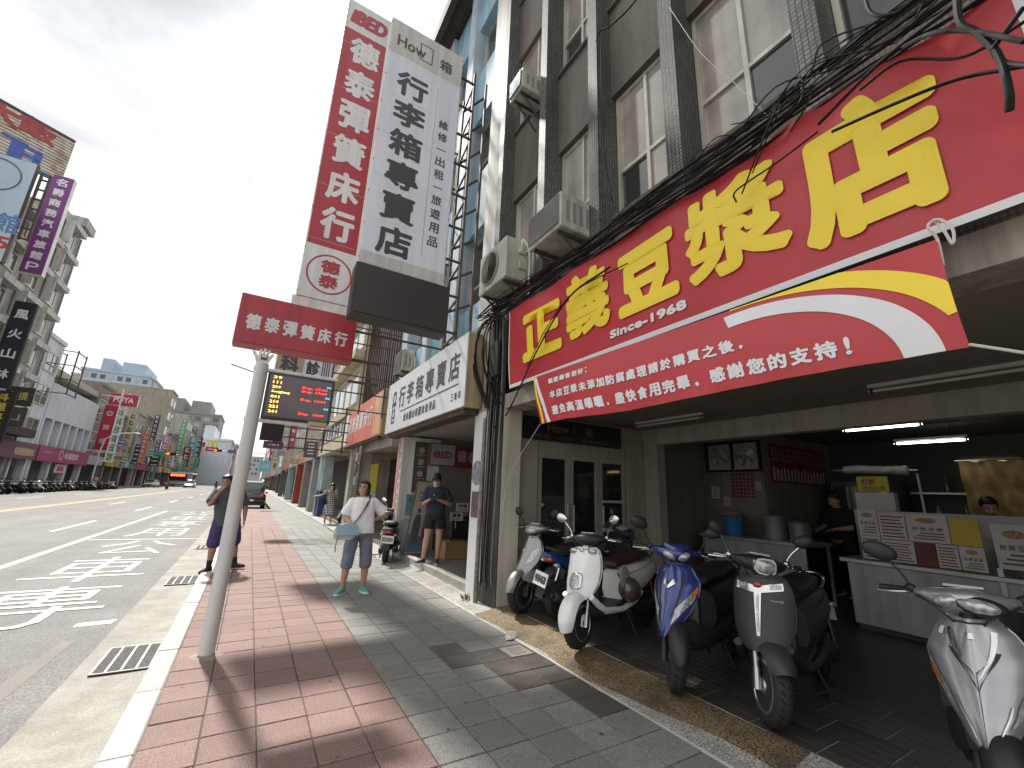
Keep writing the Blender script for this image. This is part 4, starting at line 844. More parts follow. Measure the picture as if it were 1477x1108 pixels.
# roof billboard TEL
p1 = onz(108, 207, 31.4); p1 = onx(108, 207, XL+.2); zt = p1.z; p0 = onz(-70, 108, zt); zb_ = onx(85, 258, XL+.2).z
d_ = (p1-p0); d_.z = 0; L_ = d_.length; d_.normalize(); nrm = Vector((d_.y, -d_.x, 0))
RB = root('roof_billboard', 'rusting slatted rooftop billboard with large blue letters TEL', 'billboard', tuple(Vector((p1.x, p1.y, zb_))-d_*L_/2))
m_rust = mat('rusty_slats', (.46, .42, .36), .7, var=.25, vs=.6, dirt=(.17, .07, .045), dirt_amt=.95)
n = 15
for k in range(n):
    z = zb_+(zt-zb_)*k/n; b = MB(); c_ = p1-d_*L_/2; b.obox((c_.x, c_.y, z+.13), d_*L_/2, EZ*.10, nrm*.05); b.build('slat', m_rust, RB)
b = MB(); b.obox(tuple(Vector((p1.x, p1.y, (zt+zb_)/2))-d_*L_/2-nrm*.5), d_*L_/2, EZ*((zt-zb_)/2), nrm*.04); b.build('backing', mat('billboard_back', (.20, .17, .15), .8, var=.3, dirt_amt=.8, dirt=(.1, .05, .03)), RB)
b = MB()
for k in range(6): b.bar(Vector((p1.x, p1.y, zb_-1.6))-d_*(L_*k/5)-nrm*.25, Vector((p1.x, p1.y, zt))-d_*(L_*k/5)-nrm*.25, .12)
b.bar(Vector((p1.x, p1.y, zt+.15)), Vector((p1.x, p1.y, zt+.15))-d_*L_, .2); b.build('frame', m_steel, RB)
b = MB()
for ch, px in (('T', 18), ('E', 40), ('L', 64)):
    py = 208+.6*(px-14)+2; q = onx(px, py, XL+.2); t_ = None
    # point on the billboard plane through this pixel
    rr = ray(px, py); den = rr.dot(nrm); q = CAM + rr*((p1-CAM).dot(nrm)/den)
    put(b, ch, q, d_, EZ, nrm, w=1.5, h=1.75, bold=.06, off=.08)
b.build('lettering', mat('billboard_blue', (.035, .07, .28), .5, var=.15), RB, recalc=False)
b = MB(); rr = ray(55, 188); q = CAM+rr*((p1-CAM).dot(nrm)/rr.dot(nrm)); put(b, '飯', q, d_, EZ, nrm, w=2.4, h=1.9, bold=.10, off=.075); rr = ray(0, 160); q = CAM+rr*((p1-CAM).dot(nrm)/rr.dot(nrm)); put(b, '大', q, d_, EZ, nrm, w=2.4, h=1.9, bold=.10, off=.075)
b.build('lettering', mat('billboard_red', (.24, .035, .04), .6, var=.25), RB, recalc=False)
def pxsign(name, label, Y, tl, br, dep, col, txt='', tcol=(.6, .6, .6), tw=.62, group='signs across the road', horiz=False, med=None, bars=False, tz=None):
    Y = onx(*tl, XL+.9 if Y < 70 else XL+.35).y   # its inner edge stands just off the facade
    a, c = ony(*tl, Y), ony(*br, Y); x0, x1, z0, z1 = a.x, c.x, c.z, a.z; w = x1-x0
    def fn(b):
        if bars:
            n = max(2, int((z1-z0)/(w*.85)))
            for i in range(n): zc = z1-(z1-z0)*(i+.5)/n; s_ = (z1-z0)/n*.33; b.box(x0+w*.25, x1-w*.25, Y-.03, Y-.02, zc-s_, zc-s_*.4); b.box(x0+w*.25, x0+w*.42, Y-.035, Y-.031, zc-s_, zc+s_); b.box(x0+w*.3, x1-w*.3, Y-.03, Y-.02, zc+s_*.2, zc+s_*.7)
        elif horiz: put(b, txt, ((x0+x1)/2, Y, (z0+z1)/2), EX, EZ, NY, w=w*.7, h=(z1-z0)*.45, bold=w*.008, off=.02)
        else:
            n = len(txt); p_ = (z1-z0)/(n+.3)
            column(b, txt, ((x0+x1)/2, Y, z1-p_*.65), EX, EZ, NY, w*tw, p_, h=min(p_*.8, w*tw), bold=w*.018, off=.02)
    mm = mat('px_'+name+'_%d%d' % tl, col, .5, var=.06, vs=.6)
    return blade(name, label, Y, x0, x1, z0, z1, dep, [(z0+.03, z1-.03, mm)], [(mat('pt_%.2f_%.2f_%.2f' % tcol, tcol, .5, var=.05), fn)] if (txt or bars) else [], med or m_edgew, group, .03)
pxsign('hotel_blade_sign', 'purple vertical sign with white characters and parking P on the hotel block', 50, (77, 250), (60, 398), .55, (.16, .035, .17), '名爵商務汽車旅館Ｐ', (.62, .6, .64), .52)
pxsign('hotel_blade_sign', 'pale blue billboard cut by the left edge of the photo below the rusty one', 46, (-60, 203), (2, 378), .35, (.42, .52, .62), '館', (.12, .2, .4), .35, med=m_steel)
LY = onx(-60, 203, XL+.9).y
r_ = [o for o in COL.objects if o.get('label', '').startswith('pale blue billboard')][0]
b = MB(); put(b, '館', ony(11, 322, LY), EX, EZ, NY, w=1.0, h=1.3, bold=.02, off=.02); b.build('lettering', mat('pt_blue', (.10, .2, .42), .5), r_, recalc=False)
b = MB(); c_ = ony(-6, 250, LY); b.lathe([(1.1, 0), (1.1, .02), (1.05, .02), (1.05, 0)], (c_.x, LY-.02, c_.z), NY, 32, True); b.build('print', m_ink, r_, recalc=False)
b = MB(); put(b, '5', ony(2, 350, LY), EX, EZ, NY, w=.6, h=.8, bold=.03, off=.02); b.build('lettering', mat('pt_red', (.4, .05, .05), .5), r_, recalc=False)
LX = ony(2, 378, LY).x
lattice('black steel ladder frame at the edge of the pale blue billboard', 'steel_lattice', [(LX+.15, LY+.4), (LX+.55, LY+.4)], ony(20, 340, LY).z, ony(60, 246, LY).z, .7, [((LX+.1, LY+.4), (LX+.55, LY+.4))], .12)
pxsign('restaurant_blade_sign', 'dark navy vertical sign with white characters 風火山林', 52, (22, 433), (12, 560), .35, (.014, .016, .026), '風火山林', (.62, .62, .62), .62, med=m_dark)
pxsign('restaurant_blade_sign', 'lower dark sign panel with yellow lettering under the navy restaurant sign', 52, (-18, 561), (0, 640), .3, (.02, .018, .016), '料理專門店', (.5, .38, .06), .6, med=m_dark)
pxsign('restaurant_board', 'dark board with yellow lettering and a white figure across the road', 53, (11, 556), (42, 586), .3, (.05, .046, .035), '相撲', (.5, .4, .1), .3, horiz=True, med=m_dark)
pxsign('restaurant_board', 'grey shop board with a pale symbol across the road', 53.5, (0, 585), (30, 615), .3, (.085, .08, .075), '山', (.4, .38, .34), .4, horiz=True, med=m_dark)
# shop fascias of the hotel block
r_ = root('dark_awning', 'long dark awning on the ground floor of the hotel block', 'awning', (XL+.6, 52, 4.6))
b = MB(); b.box(XL+.26, XL+1.4, 47, 56, 4.7, 5.4); b.build('canopy', mat('awning_black', (.02, .02, .022), .6), r_)
r_ = root('opposite_shop_sign', 'plum coloured shop fascia with gold lettering left of the magenta one', 'sign', (XL+.2, 56.5, 2.9))
b = MB(); b.box(XL+.26, XL+.5, 52.6, 60.3, 2.85, 4.35); b.build('board', mat('plum_board', (.115, .04, .07), .5, var=.1), r_)
b = MB(); put(b, '傳統整復推拿', (XL+.5, 57.6, 3.5), EY, EZ, EX, w=4.2, h=.75, bold=.05, off=.02); b.build('lettering', mat('dull_gold', (.42, .30, .17), .5), r_, recalc=False)
r_ = root('opposite_shop_sign', 'grey shop fascia at the left edge across the road', 'sign', (XL+.2, 49, 2.9))
b = MB(); b.box(XL+.26, XL+.5, 44, 52.4, 2.85, 4.35); b.build('board', mat('grey_board', (.20, .19, .18), .5, var=.1), r_)
# white buildings
WB = lblock('white_house', 'white three storey house right of the hotel block', 56.6, 60.8, 14.6, (.55, .57, .60), 3, 1, 20, fascia=(.115, .04, .07))
CB_ = root('white_showroom', 'white two storey building with blank upper wall and magenta fascia', 'building', (XL-6, 68, 0))
m_cw = mat('showroom_white', (.50, .52, .56), .7, var=.08, vs=.3, streak=.15)
b = MB(); b.box(XL-12, XL, 61, 76.5, 7.2, 10.8); b.box(XL-12, XL-.8, 61, 76.5, 4.4, 7.2); b.build('wall', m_cw, CB_)
for k in range(7):
    yy = 61+2.5*k; b = MB(); b.box(XL-.8, XL-.01, yy, yy+.5, 4.4, 7.2); b.build('mullion', m_cw, CB_)
    if k < 6:
        b = MB(); b.box(XL-.79, XL-.6, yy+.5, yy+2.5, 4.6, 7.1); b.build('window', mat('showroom_glass', (.30, .36, .38), .15, var=.2, coat=.5), CB_)
for yy in (61, 66, 71, 76):
    b = MB(); b.box(XL-.6, XL-.05, yy, yy+.6, 0, 2.85); b.build('pillar', m_cw, CB_)
b = MB(); b.box(XL-12, XL-1.2, 61, 76.5, 0, 4.4); b.build('shop_front', mat('showroom_front', (.10, .10, .10), .4, var=.5, vs=.5), CB_)
b = MB(); b.box(XL-11, XL-.5, 61.5, 86, 11.9, 12.6); b.build('sheet_roof', mat('sheet_roof', (.36, .33, .27), .7, var=.15), CB_)
r_ = root('magenta_fascia', 'long magenta shop fascia with pale lettering on the white showroom', 'sign', (XL+.2, 69, 2.9))
b = MB(); b.box(XL+.02, XL+.35, 61.2, 76.8, 2.85, 4.4); b.build('board', mat('magenta_board', (.28, .028, .115), .5, var=.08, vs=.5), r_)
b = MB(); put(b, '和運租車', (XL+.35, 70.5, 3.65), EY, EZ, EX, w=4.4, h=.75, bold=.04, off=.02); b.lathe([(.55, 0), (.55, .02), (.42, .02), (.42, 0)], (XL+.36, 67.2, 3.65), EX, 20, True); put(b, '短期租車', (XL+.35, 63.4, 3.8), EY, EZ, EX, w=2.2, h=.3, off=.02); b.build('lettering', mat('pale_pinkish', (.55, .42, .48), .5), r_, recalc=False)
r_ = root('pink_notice', 'small pink notice board hanging under the magenta fascia', 'sign', (XL, 69, 1.7))
b = MB(); b.box(XL, XL+.08, 67.6, 70.6, 1.75, 2.7); b.build('board', mat('pink_notice', (.6, .40, .42), .5), r_)
b = MB(); put(b, '租車', (XL+.08, 69.1, 2.22), EY, EZ, EX, w=2.0, h=.6, bold=.05, off=.02); b.build('lettering', mat('notice_red', (.4, .03, .06), .5), r_, recalc=False)
lattice('thin empty rooftop sign frame above the white showroom', 'steel_lattice', [(XL-.4, 60.6), (XL-.4, 63.2), (XL+1.2, 60.6), (XL+1.2, 63.2)], 9.6, 14.4, 1.5, [((XL-.4, 60.6), (XL-.4, 63.2)), ((XL+1.2, 60.6), (XL+1.2, 63.2)), ((XL-.4, 60.6), (XL+1.2, 60.6))], .1)
lattice('white tubular scaffold beside the cosmetics shop sign', 'steel_lattice', [(XL-.5, 77.5), (XL-.5, 81), (XL+1.8, 77.5), (XL+1.8, 81)], 3.5, 13.5, 1.25, [((XL-.5, 77.5), (XL+1.8, 77.5)), ((XL+1.8, 77.5), (XL+1.8, 81)), ((XL-.5, 81), (XL+1.8, 81))], .16)
for o in COL.objects:
    if o.parent and o.parent.get('label', '').startswith('white tubular'): o.data.materials[0] = m_whitew
rnb = random.Random(21); yb_ = 77.0; kb_ = 0
cols_ = [((.19, .165, .155), 'brown grey'), ((.15, .14, .13), 'dark'), ((.34, .33, .31), 'pale grey'), ((.22, .20, .18), 'grey brown'), ((.36, .38, .40), 'bluish white'), ((.28, .25, .20), 'tan')]
while yb_ < 235:
    wd_ = rnb.uniform(8, 13) if yb_ < 150 else rnb.uniform(13, 20); hb_ = rnb.uniform(9.5, 15.5) if yb_ < 120 else rnb.uniform(12, 22); cc, cn = cols_[kb_ % 6]
    lblock('terrace_block', '%s terrace block, %s beyond the white showroom across the road' % (cn, ['first', 'second', 'third', 'fourth', 'fifth', 'sixth', 'seventh', 'eighth', 'ninth', 'tenth', 'eleventh', 'twelfth', 'thirteenth', 'fourteenth', 'fifteenth', 'sixteenth', 'seventeenth'][kb_]), yb_, yb_+wd_, hb_, cc, max(2, int((hb_-4)/3.3)), max(2, int(wd_/3.5)), 30+kb_, X=XL-rnb.choice((0, 0, .4)), fascia=rnb.choice([(.05, .16, .10), (.30, .05, .05), (.36, .36, .38), (.10, .14, .30), (.40, .28, .06), (.12, .1, .1)])); yb_ += wd_; kb_ += 1
def tower(name, label, Y, tl, br, dep, col, st, cl, k, extra=None):
    a, c = ony(*tl, Y), ony(*br, Y); r_ = root(name, label, 'building', ((a.x+c.x)/2, Y+dep/2, 0)); m = mat('tower_%d' % k, col, .8, var=.1, vs=.1, streak=.2)
    b = MB(); b.box(a.x, c.x, Y, Y+dep, 0, a.z); b.build('wall', m, r_)
    w = (c.x-a.x)/cl; sh = 3.4
    for s_ in range(st):
        for q in range(cl): 
            z1 = a.z-1.2-sh*s_; b = MB(); b.box(a.x+w*(q+.2), a.x+w*(q+.8), Y-.12, Y+.02, z1-1.9, z1); b.build('window', m_paned if (s_+q) % 3 else m_pane, r_)
    b = MB(); b.box(a.x-.4, c.x+.4, Y-.4, Y+dep, a.z, a.z+.9); b.build('parapet', m, r_)
    for t0, t1, hh in (extra or []):
        b = MB(); b.box(a.x+(c.x-a.x)*t0, a.x+(c.x-a.x)*t1, Y, Y+dep, a.z+.9, a.z+.9+hh); b.build('roof_tower', m, r_)
    return r_
tower('apartment_tower', 'pale blue apartment tower far behind the cosmetics shop sign', 240, (118, 532), (192, 640), 25, (.36, .45, .54), 7, 8, 1, [(.25, .42, 5), (.55, .9, 4.5)])
tower('apartment_tower', 'grey apartment wing left of the far blue tower', 246, (104, 540), (122, 640), 20, (.42, .43, .42), 6, 2, 2)
tower('apartment_tower', 'beige apartment wing right of the far blue tower', 246, (188, 545), (200, 640), 20, (.45, .44, .41), 6, 2, 3)
tower('grey_tower_block', 'grey tower block with two roof towers above the dark signs row', 270, (212, 590), (300, 690), 30, (.25, .26, .245), 6, 8, 4, [(.22, .46, 6.5), (.56, .83, 6.0)])
tower('billboard_building', 'building with blank pale blue billboard wall above the fast food sign', 212, (291, 634), (322, 700), 30, (.60, .65, .72), 0, 3, 5, [(.02, .35, 5)])
tower('slim_block', 'slim reddish block right of the pale billboard wall', 260, (322, 642), (331, 700), 20, (.28, .22, .22), 8, 2, 6)
for k, (y, tl, br, c) in enumerate(((420, (326, 676), (341, 694), (.36, .37, .36)), (520, (338, 671), (352, 694), (.33, .34, .35)), (480, (350, 676), (366, 694), (.38, .37, .35)), (400, (361, 660), (374, 694), (.34, .35, .37)))):
    tower('distant_block', ['distant grey block at the end of the street left of the pole', 'distant block at the street vanishing point', 'distant pale block behind the pole', 'distant tall block right of the pole'][k], y, tl, br, 20, c, 4, 4, 10+k)
# the long row of blade signs
pxsign('cosmetics_sign', 'red horizontal sign reading POYA on a rooftop frame', 86, (160, 566), (197, 588), .6, (.36, .012, .05), 'POYA', (.65, .6, .6), horiz=True)
pxsign('cosmetics_blade_sign', 'tall crimson vertical sign below the POYA board', 84, (152, 583), (154, 650), .5, (.30, .008, .045), '◎寶雅', (.45, .32, .2), .5)
rows = [(85, (171, 592), (157, 662), (.12, .28, .20), 'slim green and white vertical sign right of the crimson one'), (92, (187, 595), (184, 645), (.42, .38, .2), 'olive yellow vertical sign in the row across the road'), (90, (161, 651), (178, 659), (.34, .3, .2), 'small cream horizontal sign low in the signs row'), (90, (168, 665), (181, 674), (.42, .44, .46), 'pale horizontal shop sign under the cream one'),
        (97, (192, 624), (191, 643), (.32, .32, .42), 'lavender small sign in the row across the road'), (104, (209, 620), (203, 668), (.55, .10, .03), 'bright orange red vertical sign across the road'), (108, (224, 598), (220, 637), (.03, .03, .05), 'black vertical sign with white lettering and round top'),
        (116, (226, 634), (222, 668), (.08, .07, .22), 'dark blue vertical sign beside the orange red one'), (120, (236, 629), (238, 650), (.52, .18, .24), 'pink vertical sign near the traffic lights'), (128, (264, 604), (257, 655), (.06, .28, .12), 'tall green vertical sign with pale characters'),
        (134, (266, 644), (267, 674), (.16, .02, .03), 'dark red vertical sign behind the bus'), (140, (275, 629), (277, 660), (.10, .30, .34), 'teal vertical sign behind the bus'), (146, (284, 630), (284, 660), (.06, .04, .05), 'dark vertical sign next to the teal one'), (150, (283, 637), (292, 645), (.3, .03, .04), 'round red sign next to the pale billboard wall'),
        (165, (296, 652), (302, 675), (.07, .07, .075), 'black vertical sign under the pale billboard wall'), (180, (311, 655), (316, 676), (.06, .12, .14), 'dark teal vertical sign at the far end of the row'), (200, (316, 672), (321, 688), (.25, .05, .05), 'small dark red sign at the far end of the row'),
        (125, (249, 657), (258, 668), (.5, .42, .38), 'small pale square sign by the red traffic light'), (122, (239, 664), (246, 673), (.42, .5, .6), 'small pale blue square sign by the traffic light'), (112, (219, 673), (229, 682), (.55, .48, .5), 'pale pink square sign low over the far pavement')]
for Y_, tl, br, c, lb in rows: pxsign('street_blade_sign', lb, Y_, tl, (br[0]+3.2, br[1]), .35, c, bars=True, tcol=(.55, .52, .5) if sum(c) < 1 else (.1, .1, .12), med=mat('sg_edge', (.3, .3, .3), .6))
rs_ = random.Random(9); names_ = ['first', 'second', 'third', 'fourth', 'fifth', 'sixth', 'seventh', 'eighth', 'ninth', 'tenth', 'eleventh', 'twelfth', 'thirteenth', 'fourteenth', 'fifteenth', 'sixteenth', 'seventeenth', 'eighteenth', 'nineteenth', 'twentieth']
for k in range(20):
    Y_ = 88+5.5*k+rs_.uniform(-1.5, 1.5); c, cn = rs_.choice([((.40, .05, .05), 'red'), ((.50, .50, .50), 'white'), ((.08, .12, .30), 'blue'), ((.45, .34, .05), 'yellow'), ((.05, .22, .12), 'green'), ((.03, .03, .035), 'black'), ((.45, .14, .04), 'orange')])
    w_ = rs_.uniform(.8, 1.9); h_ = rs_.choice((.8, 1.1, 2.4, 3.6)); z_ = rs_.uniform(3.3, 6.5); x_ = XL+.3
    def bl(b, x_=x_, w_=w_, z_=z_, h_=h_, Y_=Y_):
        for i in range(max(2, int(h_/.7))): zc = z_+h_*(i+.5)/max(2, int(h_/.7)); b.box(x_+w_*.2, x_+w_*.8, Y_-.02, Y_-.01, zc-.12, zc+.06)
    blade('small_shop_sign', 'small %s shop sign, %s along the far terrace beyond the crimson sign' % (cn, names_[k]), Y_, x_, x_+w_, z_, z_+h_, .2, [(z_+.03, z_+h_-.03, mat('sss_'+cn, c, .5, var=.1))], [(m_swhite if cn not in ('white', 'yellow') else m_ink, bl)], mat('sg_edge', (.3, .3, .3), .6), 'small shop signs across the road')
AR = root('fast_food_sign', 'red fast food sign with yellow double arches in front of the pale billboard wall', 'sign', tuple(ony(306, 648, 190)))
q = ony(306, 646, 190); b = MB(); b.box(q.x-1.9, q.x+1.9, 190, 190.5, q.z-1.3, q.z+.2); b.build('board', mat('arches_red', (.4, .015, .02), .5), AR)
b = MB()
for sx in (-.75, .75): b.tube([(q.x+sx-.7, 189.9, q.z+.2), (q.x+sx-.5, 189.9, q.z+2), (q.x+sx, 189.9, q.z+2.8), (q.x+sx+.5, 189.9, q.z+2), (q.x+sx+.7, 189.9, q.z+.2)], .22, 6, 4)
b.build('arches', mat('arches_yellow', (.75, .55, .03), .5), AR)
b = MB(); b.box(q.x-1.3, q.x+1.3, 189.95, 189.99, q.z-.7, q.z-.35); b.build('lettering', m_white, AR)
# street lamp and signals
SLp = root('street_lamp', 'curved grey street lamp on the opposite pavement', 'street lamp', (-17.6, 76, 0))
b = MB(); b.tube([(-17.6, 76, 0), (-17.6, 76, 4.5), (-17.4, 76, 6.4), (-16.4, 76, 7.2), (-14.6, 76, 7.45)], [.12, .09, .08, .07, .05, ] + [], 8); b.build('pole', m_pole, SLp, smooth=50)
b = MB(); b.ell((-14.3, 76, 7.42), (.45, .15, .09)); b.build('lamp_head', m_pole, SLp, smooth=60)
def signal(label, base, armx, Y, zarm, lampx, signs):
    r_ = root('traffic_light', label, 'traffic light', (base, Y, 0), 'traffic lights at the crossing')
    b = MB(); b.cyl((base, Y, 0), (base, Y, zarm+.3), .12, .1, 10); b.build('pole', m_pole, r_, smooth=40)
    b = MB(); b.cyl((base, Y, zarm), (armx, Y, zarm), .08, .06, 8); b.build('arm', m_pole, r_)
    b = MB(); b.box(lampx-.75, lampx+.75, Y-.35, Y-.1, zarm-.25, zarm+.25); b.build('lamp_housing', m_dark, r_)
    b = MB(); b.ell((lampx-.5, Y-.36, zarm), (.23, .08, .23)); b.build('red_lamp', mat('signal_red', (1, .05, .03), .4, var=0, emit=4), r_)
    for k, (x0, x1, c) in enumerate(signs):
        b = MB(); b.box(x0, x1, Y-.15, Y-.08, zarm-.38, zarm+.38); b.build('name_plate', mat('plate_%.2f_%.2f' % (c[0], c[1]), c, .5), r_)
signal('traffic light with green street name plate on the left side of the crossing', -19.5, -13.5, 110, 6.5, -14.6, [(-20.5, -18.2, (.5, .42, .42)), (-18.0, -15.6, (.03, .25, .16))])
signal('traffic light on a long arm with blue plate seen left of the pole', 2.2, -8.2, 118, 8.3, -7.4, [(-5.6, -3.9, (.10, .14, .28))])
# ================================================================== vehicles
m_tyre = mat('tyre_rubber', (.018, .017, .017), .75, var=.15, bump=.15, bs=120)
m_glassd = mat('car_glass', (.015, .017, .02), .05, var=.1, coat=1.0)
m_rim = mat('alloy_rim', (.45, .45, .45), .3, metal=.9, var=.08)
m_lampr = mat('tail_red', (.35, .012, .012), .2, var=.1, coat=1)
m_lampw = mat('head_clear', (.55, .56, .57), .08, metal=.5, var=.25, vs=18, coat=1)
m_black = mat('black_plastic', (.016, .016, .017), .5, var=.15, vs=8)
m_plate = mat('number_plate', (.62, .63, .63), .4, var=.04)
def car(label, paint, loc, rz, suv=False, sc=1.0):
    r_ = root('car', label, 'car'); H = 1.72 if suv else 1.46; L = 2.25
    def sec(x, w, z0, z1, e=5): return MB().ring((x, 0, (z0+z1)/2), (0, w, 0), (0, 0, (z1-z0)/2), 20, e)
    b = MB(); b.loft([sec(-L, .78, .42, .78), sec(-L+.12, .86, .28, .98), sec(-1.3, .90, .24, 1.0), sec(0, .91, .22, .97), sec(1.3, .90, .24, .93), sec(L-.25, .84, .28, .80), sec(L, .72, .40, .66)]); b.build('body', paint, r_, smooth=50)
    rx = -2.0 if suv else -1.75
    b = MB(); b.loft([sec(rx, .72, .90, 1.02), sec(rx+.25, .76, .92, H-.10), sec(rx+.55, .70, .92, H), sec(.1, .70, .92, H), sec(.45, .72, .92, H-.05), sec(1.25, .76, .88, .95)]); b.build('glasshouse', m_glassd, r_, smooth=50)
    b = MB(); b.loft([MB().ring((x, 0, z), (0, w, 0), (0, 0, .02), 16, 4) for x, z, w in ((rx+.30, H-.09, .60), (rx+.6, H+.008, .66), (0, H+.012, .66), (.40, H-.035, .62))]); b.build('roof', paint, r_, smooth=50)
    for x in (-1.32, 1.35):
        for y in (-.80, .80):
            b = MB(); b.lathe([(.16, -.1), (.30, -.1), (.325, -.06), (.325, .06), (.30, .1), (.16, .1)], (x, y, .325), EY, 18); w = b.build('wheel', m_tyre, r_, smooth=40)
            b = MB(); b.lathe([(.19, 0), (.17, .02), (.05, .03)], (x, y+math.copysign(.095, y), .325), (0, math.copysign(1, y), 0), 14); b.build('rim', m_rim, w)
    for y in (-.66, .66):
        b = MB(); b.ell((-L+.10, y, .86), (.07, .15, .10 if not suv else .17)); b.build('tail_light', m_lampr, r_, smooth=60)
        b = MB(); b.ell((L-.12, y, .66), (.10, .15, .07)); b.build('headlight', m_lampw, r_, smooth=60)
        b = MB(); b.ell((.75, y*1.43, 1.0), (.08, .10, .06)); b.build('mirror', paint, r_, smooth=60)
    b = MB(); b.box(-L-.02, -L+.04, -.22, .22, .52, .64); b.build('plate', m_plate, r_)
    b = MB(); b.box(L-.03, L+.012, -.45, .45, .42, .56); b.build('grille', m_black, r_)
    b = MB(); b.box(-L-.03, -L+.1, -.78, .78, .30, .42); b.build('bumper', m_black, r_)
    return place(r_, loc, rz, sc)
p_black = mat('car_black', (.012, .012, .013), .18, coat=1, var=.05); p_white = mat('car_white', (.6, .6, .6), .2, coat=1, var=.03); p_silver = mat('car_silver', (.42, .43, .44), .25, metal=.6, coat=1, var=.03)
car('black estate car parked at the kerb beyond the man', p_black, (.12, 33.4, ZR), R(90), True)
car('white car waiting left of the red lit bus', p_white, (max(onz(215, 701.5, ZR).x, -16.9), 112, ZR), R(-95)); car('silver grey car right of the red lit bus', p_silver, (-11.2, 118, ZR), R(-92), True)
car('small white car far down the street', p_white, (-7.2, 205, ZR), R(90)); car('second small white car far down the street', p_white, (-3.6, 190, ZR), R(90)); car('white van like car at the far end of the lane', p_white, (-6.6, 250, ZR), R(90), True)
BS = root('city_bus', 'grey city bus with a red lit route display waiting at the crossing', 'bus', (-15, 135, ZR))
b = MB(); b.box(-17.0, -13.1, 130, 141, .35, 3.0); b.build('body', mat('bus_grey', (.22, .22, .24), .4, var=.1), BS, bevel=.12)
b = MB(); b.box(-17.0, -12.3, 129.8, 141, 3.0, 3.25); b.build('roof', p_white, BS, bevel=.05)
b = MB(); b.box(-16.8, -13.3, 129.93, 129.99, 1.3, 2.9); b.build('windscreen', m_glassd, BS)
b = MB(); b.box(-16.5, -13.7, 129.85, 129.92, 2.35, 2.85); b.build('route_display', mat('route_led', (1, .10, .03), .5, emit=2.5, var=.3, vs=3), BS)
b = MB(); b.box(-17.0, -13.1, 129.9, 129.995, .5, 1.2); b.build('front_panel', p_silver, BS)
for x in (-16.6, -13.5):
    for y in (132.5, 138.5):
        b = MB(); b.lathe([(.2, -.15), (.48, -.15), (.5, -.1), (.5, .1), (.48, .15), (.2, .15)], (x, y, .5+ZR), EX, 16); b.build('wheel', m_tyre, BS)
